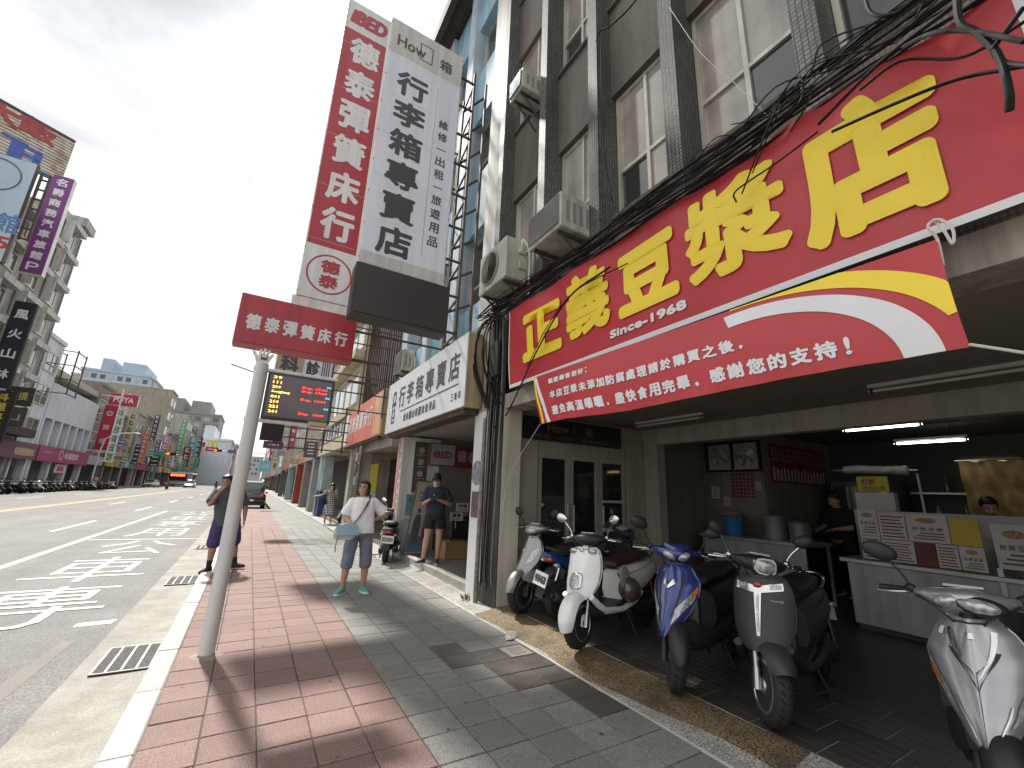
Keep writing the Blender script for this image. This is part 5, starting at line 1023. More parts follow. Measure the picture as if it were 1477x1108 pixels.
# ================================================================== scooters
m_chrome = mat('chrome', (.62, .62, .62), .12, metal=1.0, var=.05)
m_seatb = mat('black_seat', (.014, .014, .015), .55, var=.2, vs=10, bump=.25, bs=200)
m_eng = mat('engine_grey', (.035, .035, .036), .55, metal=.5, var=.3, vs=12)
m_mir = mat('mirror_glass', (.75, .77, .8), .03, metal=1.0, var=0)
m_amber = mat('amber_lens', (.5, .14, .02), .15, coat=1, var=.1)
m_lens = mat('clear_lens', (.42, .43, .44), .06, metal=.35, var=.5, vs=45, coat=1)
def paintm(nm, c, metal=.35, rough=.28, coat=1.0): return mat('paint_'+nm, c, rough, metal=metal, coat=coat, var=.06, vs=5, speck=.04, ss=400)
def scooter(name, label, paint, style='sport', seat=None, trim=None, loc=(0, 0, 0), heading=math.pi, steer=0.0, lean=R(-4), rimc=None, plate=None, mirror='black', extra=None, rack=False, sc=1.0, forkc=None, group=None, seatz=0.0, tailc=None, fend0=None):
    """forward is +x, left is +y; parked on its side stand"""
    r_ = root(name, label, 'scooter', group=group); trim = trim or m_black; seat = seat or m_seatb; rimc = rimc or m_rim
    retro = style == 'retro'
    RW = .232
    ax = Vector((.62, 0, RW)); head = Vector((.40, 0, .94)); sd = (head-Vector((.585, 0, .28))).normalized()
    def st(p):   # steering turn about the head axis
        return head + Matrix.Rotation(steer, 3, sd) @ (p-head)
    def tilt(p): return Matrix.Rotation(-lean, 3, 'X') @ p
    def fin_(b, nm, m, par=None, turn=False, smooth=45, bevel=0.0, recalc=True):
        if turn: b.xf(st)
        b.xf(tilt); return b.build(nm, m, par or r_, smooth=smooth, bevel=bevel, recalc=recalc)
    def wheel(c, nm, turn, wid=.05):
        b = MB(); b.lathe([(RW-.085, -wid), (RW-.05, -wid*1.1), (RW-.018, -wid*.85), (RW-.003, -wid*.45), (RW, 0), (RW-.003, wid*.45), (RW-.018, wid*.85), (RW-.05, wid*1.1), (RW-.085, wid)], c, EY, 32); w = fin_(b, nm, m_tyre, turn=turn)
        b = MB(); b.lathe([(RW-.075, -.042), (RW-.07, -.052), (RW-.086, -.056), (RW-.10, -.03), (RW-.10, .03), (RW-.086, .056), (RW-.07, .052), (RW-.075, .042)], c, EY, 28)
        b.lathe([(.045, -.06), (.05, -.05), (.05, .05), (.045, .06)], c, EY, 14)
        for k in range(5):
            a = 2*math.pi*k/5+.3; d = Vector((math.cos(a), 0, math.sin(a))); n_ = Vector((-math.sin(a), 0, math.cos(a)))
            for sy in (-1, 1): b.obox(Vector(c)+d*.095+Vector((0, sy*.040, 0)), d*.055, n_*.016, EY*.008)
        fin_(b, 'rim', rimc, w, turn, 40)
        b = MB(); b.lathe([(.03, 0), (.085, 0), (.085, .004), (.03, .004)], Vector(c)+Vector((0, .062, 0)), EY, 20, True); fin_(b, 'brake_disc', m_chrome, w, turn)
        return w
    wheel(ax, 'front_wheel', True); wheel((-.63, 0, RW), 'rear_wheel', False, .055)
    for sy in (-1, 1):
        b = MB(); b.cyl(ax+Vector((-.005, sy*.082, -.01)), ax+Vector((-.08, sy*.082, .27)), .019, .022, 10); b.cyl(ax+Vector((.0, sy*.082, -.03)), ax+Vector((-.03, sy*.082, .10)), .027, .024, 10); fin_(b, 'fork_leg', forkc or (m_rim if retro else m_black), turn=True)
    # front mudguard
    fp = paint if (retro or style == 'round') else m_black
    def fend(u, v):
        f0 = fend0 if fend0 is not None else (-8 if retro else 8); t = R(f0)+R((142 if retro else 136)-f0)*u; rr = RW+.042+.012*math.sin(math.pi*u); y = (v-.5)*2; wd = (.098 if retro else .078)*(1-.35*(2*u-1)**4)
        dz = -.055*abs(y)**3*(1.2 if retro else 1)
        return ax+Vector(((rr+dz)*math.cos(t)+(.02 if retro else 0), y*wd, (rr+dz)*math.sin(t)))
    b = MB(); b.grid(fend, 18, 10); fin_(b, 'front_mudguard', fp, turn=True, recalc=False, smooth=60)
    # leg shield
    if retro:
        VW = [(0, .115), (.10, .165), (.3, .200), (.55, .208), (.8, .198), (.93, .175), (1, .12)]; ZB, ZT, XB, XT, BU = .445, .915, .655, .465, .115
    elif style == 'round':
        VW = [(0, .09), (.12, .14), (.35, .185), (.6, .195), (.85, .16), (1, .10)]; ZB, ZT, XB, XT, BU = .44, .90, .69, .45, .14
    else:
        VW = [(0, .035), (.10, .08), (.30, .145), (.50, .185), (.68, .195), (.86, .15), (1, .095)]; ZB, ZT, XB, XT, BU = .415, .915, .775, .445, .16
    def wv(v):
        for (a, wa), (c, wc) in zip(VW, VW[1:]):
            if v <= c:
                t = (v-a)/(c-a); t = t*t*(3-2*t)*.4+t*.6; return wa+(wc-wa)*t
        return VW[-1][1]
    def ap(u, v, o=0.0):   # u in -1..1
        w = wv(v); bu = BU*(.55+.45*math.sin(math.pi*min(v+.1, 1)))*(w/.21)**.5
        ridge = 0 if retro else .022*max(0, 1-abs(u)*3.2)
        x = XB+(XT-XB)*v - (.0 if retro else .03*math.sin(math.pi*v)) + bu*(1-abs(u)**2.1) - bu*.75 + ridge + o
        return Vector((x, u*w*(1+o*1.5), ZB+(ZT-ZB)*v))
    b = MB(); b.grid(lambda u, v: ap(2*u-1, v), 28, 26); b.grid(lambda u, v: ap(2*u-1, v)-Vector((.028+.06*(1-abs(2*u-1)**2), 0, 0)), 28, 26)
    n_ = 29; rim_ = [(j*n_+i) for j, i in [(0, k) for k in range(29)]]
    sh_ = fin_(b, 'leg_shield', paint, recalc=False, smooth=60)
    def patch(pts, nm, m, o=.006, par=None, n=6):
        """quad patch on the shield: four (u, v) corners"""
        b = MB(); P_ = pts
        def f(a, c):
            u = (P_[0][0]*(1-a)+P_[1][0]*a)*(1-c)+(P_[3][0]*(1-a)+P_[2][0]*a)*c; v = (P_[0][1]*(1-a)+P_[1][1]*a)*(1-c)+(P_[3][1]*(1-a)+P_[2][1]*a)*c
            return ap(u, v, o)
        b.grid(f, n, n); b.grid(lambda a, c: f(a, c)-Vector((o*1.1+.004, 0, 0)), n, n); return fin_(b, nm, m, par or sh_, recalc=False, smooth=50)
    # inner shield, floor and tunnel
    b = MB(); b.loft([MB().ring((x, 0, z), (0, w, 0), (.045, 0, .02), 14, 4) for x, z, w in ((.46, .34, .17), (.47, .5, .19), (.41, .72, .185), (.37, .88, .12))]); fin_(b, 'inner_shield', trim)
    b = MB(); b.loft([MB().ring((x, 0, z), (0, w, 0), (0, 0, h), 16, 5) for x, z, w, h in ((.56, .36, .10, .07), (.46, .31, .16, .045), (.2, .295, .165, .04), (-.05, .31, .16, .06), (-.12, .34, .14, .08))]); fin_(b, 'floor_board', trim)
    if retro:
        for sy in (-1, 1):
            b = MB(); b.tube([(.60, sy*.165, .47), (.52, sy*.178, .40), (.40, sy*.185, .325), (.1, sy*.185, .30), (-.15, sy*.18, .34), (-.32, sy*.18, .42)], [.03, .034, .032, .03, .03, .02], 8, 0); fin_(b, 'side_trim', paint if seat is not m_seatb else trim)
    else:
        for sy in (-1, 1):
            b = MB(); b.loft([MB().ring((x, sy*y, z), (0, .018, 0), (0, 0, h), 10, 3) for x, y, z, h in ((.66, .07, .44, .05), (.52, .155, .42, .09), (.38, .175, .34, .05), (.0, .175, .33, .05), (-.2, .17, .38, .06))]); fin_(b, 'side_skirt', m_black if style == 'sport' else paint)
    # rear body
    bc = tailc or paint
    if retro: secs = [(-.02, .50, .135, .16), (-.15, .53, .165, .19), (-.40, .56, .185, .165), (-.62, .60, .175, .125), (-.80, .63, .13, .085), (-.88, .64, .07, .045)]
    else: secs = [(-.02, .50, .125, .15), (-.15, .55, .155, .16), (-.40, .60, .165, .125), (-.62, .66, .145, .09), (-.82, .72, .095, .06), (-.92, .75, .04, .03)]
    b = MB(); b.loft([MB().ring((x, 0, z), (0, w, 0), (0, 0, h), 22, 3.0) for x, z, w, h in secs]); fin_(b, 'rear_body', bc)
    sz = .745+seatz
    b = MB(); b.loft([MB().ring((x, 0, sz+dz), (0, w, 0), (0, 0, h), 20, 2.6) for x, dz, w, h in ((.05, -.045, .07, .02), (.03, -.035, .10, .04), (-.06, -.01, .125, .05), (-.2, -.005, .145, .052), (-.34, .012, .15, .05), (-.46, .03, .145, .052), (-.62, .038, .125, .048), (-.72, .03, .09, .035), (-.76, .025, .05, .015))]); fin_(b, 'seat', seat, smooth=60)
    b = MB(); b.tube([(-.58, .145, .74), (-.72, .14, .79), (-.84, .08, .815), (-.86, 0, .82), (-.84, -.08, .815), (-.72, -.14, .79), (-.58, -.145, .74)], .014, 8, 4); fin_(b, 'grab_rail', m_chrome if retro else m_black)
    tb = MB(); tb.ell((secs[-2][0]-.045, 0, secs[-2][1]-.015), (.05, .095, .04)); fin_(tb, 'tail_light', m_lampr, smooth=60)
    for sy in (-1, 1):
        b = MB(); b.ell((secs[-2][0]-.01, sy*.135, secs[-2][1]-.06), (.04, .04, .022)); fin_(b, 'rear_indicator', m_lens, smooth=60)
    b = MB(); b.loft([MB().ring((x, 0, z), (0, w, 0), (.012, 0, .02), 10, 4) for x, z, w in ((-.80, .58, .08), (-.90, .50, .085), (-.945, .40, .08), (-.965, .30, .07))]); fin_(b, 'rear_mudguard', m_black)
    b = MB(); c_ = Vector((-.955, 0, .485)); u_ = Vector((-.28, 0, -.96)); b.obox(c_, EY*.125, u_*.075, Vector((-.96, 0, .28))*.004); pl_ = fin_(b, 'number_plate', m_plate, smooth=0)
    if plate:
        b = MB(); put(b, plate, c_+Vector((-.004, 0, 0)), NY, -u_, Vector((-.96, 0, .28)), w=.215, h=.085, bold=.004, k=6, off=.003); b.xf(tilt); b.build('lettering', m_ink, pl_, recalc=False)
    # engine, exhaust, shock
    b = MB(); b.loft([MB().ring((x, .115, z), (0, .045, 0), (0, 0, h), 12, 3) for x, z, h in ((-.12, .27, .05), (-.25, .27, .085), (-.45, .25, .075), (-.62, .235, .085), (-.72, .235, .05))]); fin_(b, 'engine_case', m_eng)
    b = MB(); b.ell((-.28, 0, .30), (.17, .12, .11)); fin_(b, 'engine_block', m_eng)
    b = MB(); b.tube([(-.15, -.10, .20), (-.32, -.145, .19), (-.45, -.165, .22)], .020, 8, 4); b.tube([(-.42, -.165, .23), (-.46, -.17, .235), (-.72, -.175, .30), (-.86, -.178, .335), (-.88, -.178, .34)], [.03, .055, .06, .055, .03], 14); ex_ = fin_(b, 'exhaust', m_eng, smooth=50)
    b = MB(); b.tube([(-.85, -.178, .333), (-.915, -.178, .35)], .022, 10); fin_(b, 'tail_pipe', m_black, ex_)
    b = MB(); b.obox((-.62, -.242, .305), Vector((.14, 0, -.035)), Vector((.006, 0, .03)), EY*.006); fin_(b, 'heat_shield', m_chrome if retro else m_black, ex_)
    b = MB(); b.tube([(-.66, .14, .26), (-.58, .135, .55)], .02, 8); fin_(b, 'shock_absorber', m_chrome)
    b = MB(); b.tube([(-.12, .10, .24), (-.14, .15, .08), (-.15, .165, .012)], .011, 6); fin_(b, 'side_stand', m_black)
    b = MB(); b.tube([(-.25, .10, .22), (-.33, .13, .10), (-.38, .13, .05)], .012, 6); b.tube([(-.25, -.10, .22), (-.33, -.13, .10), (-.38, -.13, .05)], .012, 6); fin_(b, 'centre_stand', m_black)
    # handlebar
    hz = .985
    b = MB(); b.cyl(head-sd*.12, head+sd*.06, .045 if retro else .035, .04, 12); fin_(b, 'steering_column', paint if style == 'retro' and seat is not m_seatb else m_black, turn=True)
    b = MB(); b.tube([(.27, .335, hz+.005), (.335, .20, hz+.015), (.375, .08, hz), (.375, -.08, hz), (.335, -.20, hz+.015), (.27, -.335, hz+.005)], .0125, 8, 4); fin_(b, 'handlebar', m_chrome if retro else m_black, turn=True)
    hc = trim if retro or style == 'sport2' else paint
    b = MB(); b.loft([MB().ring((x, y, z), (dx_, 0, 0), (0, 0, h), 16, 2.6) for y, x, z, dx_, h in ((.20, .335, hz+.01, .025, .022), (.15, .36, hz+.005, .05, .036), (.085, .385, hz, .085, .055), (0, .40, hz+.005, .10, .062), (-.085, .385, hz, .085, .055), (-.15, .36, hz+.005, .05, .036), (-.20, .335, hz+.01, .025, .022))]); hcv = fin_(b, 'handlebar_cover', hc, turn=True, smooth=60)
    b = MB(); b.obox((.335, 0, hz+.058), Vector((.045, 0, .012)), EY*.075, Vector((-.25, 0, .96))*.006); fin_(b, 'instrument_panel', mat('dash_lcd', (.30, .31, .30), .15, coat=.8, var=.3), hcv, turn=True, smooth=0)
    for sy in (-1, 1):
        b = MB(); b.cyl((.306, sy*.235, hz+.012), (.262, sy*.345, hz+.005), .0185, .0185, 10); fin_(b, 'grip', m_black, turn=True)
        b = MB(); b.tube([(.335, sy*.205, hz+.01), (.372, sy*.235, hz+.008), (.362, sy*.30, hz), (.325, sy*.355, hz-.006)], .0065, 6, 4); fin_(b, 'brake_lever', m_chrome if retro else m_rim, turn=True)
        b = MB(); b.ell((.335, sy*.208, hz+.028), (.028, .026, .024)); fin_(b, 'master_cylinder', m_chrome if retro else m_black, turn=True, smooth=60)
        b = MB(); b.tube([(.335, sy*.205, hz+.03), (.345, sy*.235, hz+.10), (.36, sy*.275, hz+.155), (.37, sy*.30, hz+.19)], .0058, 6, 4); fin_(b, 'mirror_stem', m_chrome if retro else m_black, turn=True)
        mc = Vector((.372, sy*.315, hz+.215)); M_ = Matrix.Rotation(sy*R(-14), 3, 'Z') @ Matrix.Rotation(sy*R(20), 3, 'X')
        b = MB(); b.ell(mc, (.026, .072 if retro else .085, .050), M_); mm_ = fin_(b, 'mirror', m_black if mirror == 'black' else m_chrome, turn=True, smooth=60)
        b = MB(); b.ell(mc+Vector((-.021, 0, 0)), (.007, .062 if retro else .072, .041), M_); fin_(b, 'mirror_glass', m_mir, mm_, turn=True, smooth=60)
    for sy in (-1, 1):
        b = MB(); b.tube([st(Vector((.345, sy*.20, hz+.005))), st(Vector((.43, sy*.15, hz-.015))), Vector((.47, sy*.07, .91)), Vector((.43, sy*.04, .86))], .0045, 6, 4); fin_(b, 'brake_cable', m_black)
        if retro: patch([(sy*.985, .12), (sy*1.0, .12), (sy*1.0, .90), (sy*.985, .90)], 'edge_seal', m_black, .002)
    if style != 'retro': patch([(-.012, .05), (.012, .05), (.008, .56), (-.008, .56)], 'seam', m_black, .0015)
    patch([(-.55, .955), (.55, .955), (.55, .972), (-.55, .972)], 'panel_gap', m_black, .0015, n=8)
    b = MB(); b.tube([(-.10, .168, .62), (-.40, .178, .66), (-.66, .150, .70)], .003, 5, 4); fin_(b, 'panel_gap', m_black)
    b = MB(); b.tube([(.44, -.03, .80), (.40, -.035, .80)], .012, 8); fin_(b, 'ignition_lock', m_chrome)
    b = MB()
    for q_ in range(30):
        a_ = 2*math.pi*q_/30
        for sy in (-1, 1): b.obox(ax+Vector((math.cos(a_)*(RW-.004), sy*.022, math.sin(a_)*(RW-.004))), Vector((-math.sin(a_), sy*.9, math.cos(a_))).normalized()*.017, Vector((math.cos(a_), 0, math.sin(a_)))*.0045, Vector((-math.sin(a_), -sy*.9, math.cos(a_))).normalized()*.0035)
    tag(fin_(b, 'tread', mat('tread_dark', (.006, .006, .006), .9, var=0), turn=True, smooth=0), kind='stuff')
    ctx = dict(r=r_, fin=fin_, patch=patch, ap=ap, sh=sh_, hcv=hcv, hz=hz, st=st)
    if extra: extra(ctx)
    h_ = heading; f_ = Vector((math.cos(h_), math.sin(h_), 0)); base = Vector(loc)-f_*.62*sc
    return place(r_, (base.x, base.y, loc[2]), h_, sc)
def headlamp(ctx, c, rad, m=None, ring=m_chrome):
    b = MB(); b.ell(c, (rad[0]*.9, rad[1]*1.12, rad[2]*1.12)); o = ctx['fin'](b, 'headlight_rim', ring, ctx['hcv'], True, 60)
    b = MB(); b.ell(Vector(c)+Vector((rad[0]*.22, 0, 0)), rad); ctx['fin'](b, 'headlight', m_lens, ctx['hcv'], True, 60)
def ex_sport(ctx):
    hz, f = ctx['hz'], ctx['fin']
    for sy in (-1, 1):
        b = MB(); b.ell((.455, sy*.055, hz-.012), (.045, .062, .036), Matrix.Rotation(sy*R(24), 3, 'X')); f(b, 'headlight', m_lens, ctx['hcv'], True, 60)
        ctx['patch']([(sy*.50, .14), (sy*.93, .42), (sy*.97, .66), (sy*.42, .34)], 'side_lamp', m_lens, .010)
        ctx['patch']([(sy*.86, .46), (sy*.97, .56), (sy*.97, .66), (sy*.82, .56)], 'indicator', m_amber, .013)
        ctx['patch']([(sy*.30, .20), (sy*.38, .24), (sy*.62, .86), (sy*.50, .86)], 'crease', m_chrome if ctx.get('v') else m_black, .004)
    b = MB(); b.prism([(.50, -.035, hz+.03), (.50, .035, hz+.03), (.46, .10, hz+.055), (.46, -.10, hz+.055)], (-.015, 0, .03)); f(b, 'brow', MATS.get('paint_blue') if not ctx.get('v') else MATS.get('paint_silver'), ctx['hcv'], True, 30)
    ctx['patch']([(-.26, .70), (0, .63), (0, .68), (-.22, .78)], 'badge', m_chrome, .016); ctx['patch']([(.26, .70), (0, .63), (0, .68), (.22, .78)], 'badge', m_chrome, .016)
    ctx['patch']([(-.20, .73), (.20, .73), (.12, .92), (-.12, .92)], 'nose_panel', MATS.get('paint_blue') if not ctx.get('v') else MATS.get('paint_silver'), .014)
def ex_silver(ctx):
    hz, f = ctx['hz'], ctx['fin']; ps = MATS['paint_silver']
    b = MB(); b.ell((.465, .045, hz-.008), (.05, .10, .046), Matrix.Rotation(R(-6), 3, 'X')); f(b, 'headlight_bezel', m_black, ctx['hcv'], True, 60)
    b = MB(); b.ell((.478, .040, hz-.006), (.05, .082, .036), Matrix.Rotation(R(-6), 3, 'X')); f(b, 'headlight', m_lens, ctx['hcv'], True, 60)
    b = MB(); b.ell((.455, -.075, hz+.004), (.045, .055, .028), Matrix.Rotation(R(16), 3, 'X')); f(b, 'headlight', m_lens, ctx['hcv'], True, 60)
    for sy in (-1, 1):
        ctx['patch']([(sy*.62, .18), (sy*.98, .40), (sy*.99, .68), (sy*.72, .40)], 'side_lamp', m_lens, .010)
        ctx['patch']([(sy*.80, .38), (sy*.97, .46), (sy*.97, .56), (sy*.82, .48)], 'indicator', m_amber, .014)
        ctx['patch']([(sy*.02, .52), (sy*.09, .55), (sy*.66, .90), (sy*.52, .91)], 'chrome_wing', m_chrome, .012)
        ctx['patch']([(sy*.0, .44), (sy*.05, .50), (sy*.50, .74), (sy*.40, .74)], 'black_vee', m_black, .008)
        ctx['patch']([(sy*.40, .10), (sy*.46, .12), (sy*.62, .36), (sy*.57, .36)], 'crease', m_chrome, .008)
    ctx['patch']([(-.22, .66), (0, .58), (.22, .66), (0, .93)], 'nose_panel', ps, .018)
    ctx['patch']([(-.10, .84), (.10, .84), (.08, .89), (-.08, .89)], 'badge', m_chrome, .024)
    ctx['patch']([(-.80, .83), (-.68, .83), (-.68, .90), (-.80, .90)], 'sticker', m_white, .012)
def ex_grey(ctx):
    hz, f = ctx['hz'], ctx['fin']
    b = MB(); b.loft([MB().ring((x, .0, hz-.005), (0, w, 0), (0, 0, h), 20, 3.2) for x, w, h in ((.40, .085, .068), (.475, .082, .066), (.492, .074, .058))]); f(b, 'headlight_rim', m_chrome, ctx['hcv'], True, 40)
    b = MB(); b.loft([MB().ring((x, .0, hz-.005), (0, w, 0), (0, 0, h), 20, 3.2) for x, w, h in ((.47, .068, .052), (.502, .062, .046), (.512, .03, .02))]); f(b, 'headlight', m_lens, ctx['hcv'], True, 60)
    for sy in (-1, 1):
        ctx['patch']([(sy*.10, .86), (sy*.86, .90), (sy*.80, .80), (sy*.10, .76)], 'chrome_wing', m_chrome, .008)
        ctx['patch']([(sy*.42, .885), (sy*.82, .885), (sy*.78, .825), (sy*.42, .81)], 'indicator', m_lens, .012)
    ctx['patch']([(-.13, .84), (.13, .84), (.055, .20), (-.055, .20)], 'chrome_spine', m_chrome, .008, n=10)
    ctx['patch']([(-.05, .74), (.05, .74), (.028, .26), (-.028, .26)], 'spine_lens', m_lens, .012, n=10)
    q = ctx['ap'](0, .865, .012); b = MB(); b.ell(q, (.012, .032, .022)); f(b, 'badge', m_lampr, ctx['sh'], False, 60)
    b = MB(); q = ctx['ap'](.55, .66, .010); put(b, 'Woowings', q, NY*-1, EZ, EX, w=.10, h=.02); b.xf(lambda p: Matrix.Rotation(R(4), 3, 'X') @ p); b.build('lettering', m_chrome, ctx['sh'], recalc=False)
    b = MB(); b.tube([(.42, .05, .82), (.37, .06, .78), (.36, .06, .73), (.39, .06, .71)], .008, 6, 4); f(b, 'bag_hook', mat('brass_hook', (.45, .3, .15), .4, metal=.6))
def ex_white(ctx):
    hz, f = ctx['hz'], ctx['fin']
    q = ctx['ap'](0, .34, .0)
    b = MB(); b.loft([MB().ring((q.x+x, 0, q.z), (0, w, 0), (-.35*h, 0, h), 20, 3.5) for x, w, h in ((-.05, .074, .078), (.008, .072, .076), (.018, .06, .064))]); f(b, 'headlight_rim', m_chrome, ctx['sh'], False, 40)
    b = MB(); b.loft([MB().ring((q.x+x, 0, q.z), (0, w, 0), (-.35*h, 0, h), 20, 3.5) for x, w, h in ((.0, .056, .06), (.022, .052, .055), (.03, .025, .025))]); f(b, 'headlight', m_lens, ctx['sh'], False, 60)
    for sy in (-1, 1):
        q = ctx['ap'](sy*.66, .92, .0); b = MB(); b.ell(q, (.034, .055, .030)); f(b, 'indicator', m_lens, ctx['sh'], False, 60)
    q = ctx['ap'](0, .94, .004); b = MB(); b.ell(q, (.014, .030, .018)); f(b, 'badge', m_chrome, ctx['sh'], False, 60)
    b = MB(); b.ell((.03, .20, .60), (.10, .012, .12)); f(b, 'side_panel', mat('cream_panel', (.42, .38, .30), .4, coat=.5, var=.1))
def ex_round(ctx):
    hz, f = ctx['hz'], ctx['fin']
    b = MB(); b.ell((.45, 0, hz-.02), (.06, .10, .042)); f(b, 'headlight', m_lens, ctx['hcv'], True, 60)
    for sy in (-1, 1): ctx['patch']([(sy*.45, .26), (sy*.75, .34), (sy*.92, .70), (sy*.62, .62)], 'side_lamp', m_lens, .008)
    ctx['patch']([(-.05, .6), (.05, .6), (.05, .66), (-.05, .66)], 'badge', m_chrome, .01)
pb_, ps_ = paintm('blue', (.022, .040, .20)), paintm('silver', (.40, .40, .42), .6, .3)
pw_ = mat('paint_white', (.74, .74, .73), .3, coat=.8, var=.06, vs=4, dirt=(.35, .33, .3), dirt_amt=.25); pg_ = mat('paint_matt_grey', (.034, .035, .036), .48, var=.08, vs=5, spec=.5)
m_seatbr = mat('brown_seat', (.042, .018, .014), .42, var=.2, vs=8, bump=.2, bs=180)
Z = ZF
scooter('scooter', 'silver scooter with round headlight cover against the cream pillar', paintm('grey_silver', (.27, .26, .25), .5, .35), 'round', loc=(3.13, 4.86, Z), heading=R(180+4), steer=R(14), extra=ex_round)
# rear-on scooter: its rear wheel stands at (3.38, 4.5)
scooter('scooter', 'blue scooter seen from behind with white number plate beside the silver one', paintm('deep_blue', (.012, .060, .21), .4, .25), 'sport2', loc=(3.40+1.25, 4.42, Z), heading=R(0), steer=R(-10), plate='MHB·0628', lean=R(-5))
scooter('scooter', 'white retro scooter with brown seat and a brown helmet on its side', pw_, 'retro', seat=m_seatbr, trim=m_black, loc=(2.98, 3.57, Z), heading=R(180+13), steer=R(8), mirror='chrome', extra=ex_white)
scooter('scooter', 'glossy blue scooter with pointed nose and black seat', pb_, 'sport', loc=(3.07, 2.51, Z), heading=R(180+14), steer=R(33), extra=ex_sport, seatz=.02, tailc=m_black, forkc=m_black, rimc=m_black)
scooter('scooter', 'matt dark grey scooter with chrome Y trim and red badge', pg_, 'retro', loc=(3.24, 1.88, Z), heading=R(180+12), steer=R(41), extra=ex_grey, mirror='black', fend0=36)
scooter('scooter', 'silver scooter with chrome V trim cut by the right edge', ps_, 'sport', loc=(3.06, 0.745, Z), heading=R(180+5), steer=R(12), extra=ex_silver, forkc=m_black)
# parked outside the luggage shop, tail towards the camera
scooter('scooter', 'dark scooter parked tail on outside the luggage shop behind the woman', mat('paint_dark', (.035, .033, .032), .3, coat=.8, var=.1), 'retro', loc=(2.62+.45, 9.4+1.16, .004), heading=R(70), steer=R(-6), plate='552·DDU', seatz=.0)
scooter('scooter', 'scooter with pale front cover parked in the arcade behind the woman in the patterned dress', mat('paint_pale', (.45, .44, .42), .3, coat=.8, var=.1), 'round', loc=(3.35, 18.2, .03), heading=R(200), extra=ex_round)
# ---- the row across the road: one joined mesh per scooter
def onz_px(p):
    v = Vector(p)-CAM; return (CX+FPX*v.dot(rt)/v.dot(fw), CY-FPX*v.dot(up)/v.dot(fw))
def joined(src, name):
    me = bpy.data.meshes.new(name); bm = bmesh.new(); mats_ = []
    def walk(o):
        for c in kids(o):
            if c.type == 'MESH' and not c.name.startswith(('lettering', 'rim', 'brake_disc')):
                n0 = len(bm.faces); bm.from_mesh(c.data); bm.faces.ensure_lookup_table()
                for m in c.data.materials:
                    if m not in mats_: mats_.append(m)
                for f in bm.faces[n0:]: f.material_index = mats_.index(c.data.materials[min(f.material_index, len(c.data.materials)-1)])
            walk(c)
    walk(src); bm.to_mesh(me); bm.free()
    for m in mats_: me.materials.append(m)
    me.shade_smooth(); me.set_sharp_from_angle(angle=R(50)); return me
scs = [o for o in COL.objects if o.type == 'EMPTY' and o.name.startswith('scooter')]
jm = [joined(scs[4], 'row_scooter'), joined(scs[3], 'row_scooter'), joined(scs[0], 'row_scooter')]
jred = jm[1].copy(); jred.materials.clear()
for m in jm[1].materials: jred.materials.append(paintm('red', (.30, .02, .025)) if m == pb_ else m)
jblk = jm[2].copy(); jblk.materials.clear()
for m in jm[2].materials: jblk.materials.append(pg_ if m.name == 'paint_grey_silver' else m)
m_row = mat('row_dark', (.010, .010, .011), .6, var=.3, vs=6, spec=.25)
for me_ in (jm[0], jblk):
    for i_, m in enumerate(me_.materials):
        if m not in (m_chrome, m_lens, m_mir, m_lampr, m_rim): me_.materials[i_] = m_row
yy = 47.6; k = 0; n_row = 0
while yy < 84:
    red = abs(yy-51.6) < .5
    if onz_px((-16.9, yy, .5))[0] < -14: yy += 1.0; continue
    o = bpy.data.objects.new('parked_scooter', jred if red else (jm[0], jblk, jm[0], jblk, jm[0], jblk, jm[0], jm[2])[k % 8]); COL.objects.link(o)
    o.location = (-16.9+random.uniform(-.15, .15), yy, ZR); o.rotation_euler = (0, 0, R(-32 if not red else -75)+random.uniform(-.15, .15))
    if onz_px(o.location)[0] > -12: n_row += 1
    od = '%d%s' % (n_row, {1: 'st', 2: 'nd', 3: 'rd'}.get(n_row % 10 if n_row % 100 not in (11, 12, 13) else 0, 'th'))
    tag(o, 'red scooter parked askew in the row across the road' if red else ('dark' if (k % 8) < 7 else 'silver nosed')+' scooter, %s from the left edge in the row parked across the road' % od, 'scooter', 'scooters parked across the road'); yy += 1.0+random.uniform(-.08, .12); k += 1
# brown helmet on the white scooter
hc_ = onx(908, 850, 3.66)
HL = root('helmet', 'brown half helmet hanging on the white retro scooter', 'helmet', (hc_.x, hc_.y, hc_.z-.13))
b = MB(); M_ = Matrix.Rotation(R(70), 3, 'X'); b.ell(hc_, (.125, .125, .115), M_, 20, 12); b.build('shell', mat('helmet_brown', (.085, .058, .055), .28, coat=.8, var=.08), HL, smooth=60)
b = MB(); b.ell(hc_+Vector((.05, .045, -.012)), (.118, .10, .112), None, 18, 10); b.build('lining', mat('helmet_dark', (.02, .015, .013), .7), HL, smooth=60)
b = MB(); b.tube([hc_+Vector((-.05, .04, .07)), hc_+Vector((-.06, .10, .13)), hc_+Vector((0, .16, .16))], .008, 6, 4); b.build('strap', m_black, HL)
HP = root('helmet', 'purple helmet on the seat of the scooter behind the woman', 'helmet', (2.72, 9.62, .80))
b = MB(); b.ell((2.70, 9.72, .90), (.13, .14, .12), None, 18, 10); b.build('shell', mat('helmet_purple', (.12, .045, .17), .25, coat=.8), HP, smooth=60)
b = MB(); b.ell((2.68, 9.64, .87), (.11, .08, .08), None, 16, 8); b.build('visor', m_glassd, HP, smooth=60)
from mathutils import noise as mnoise
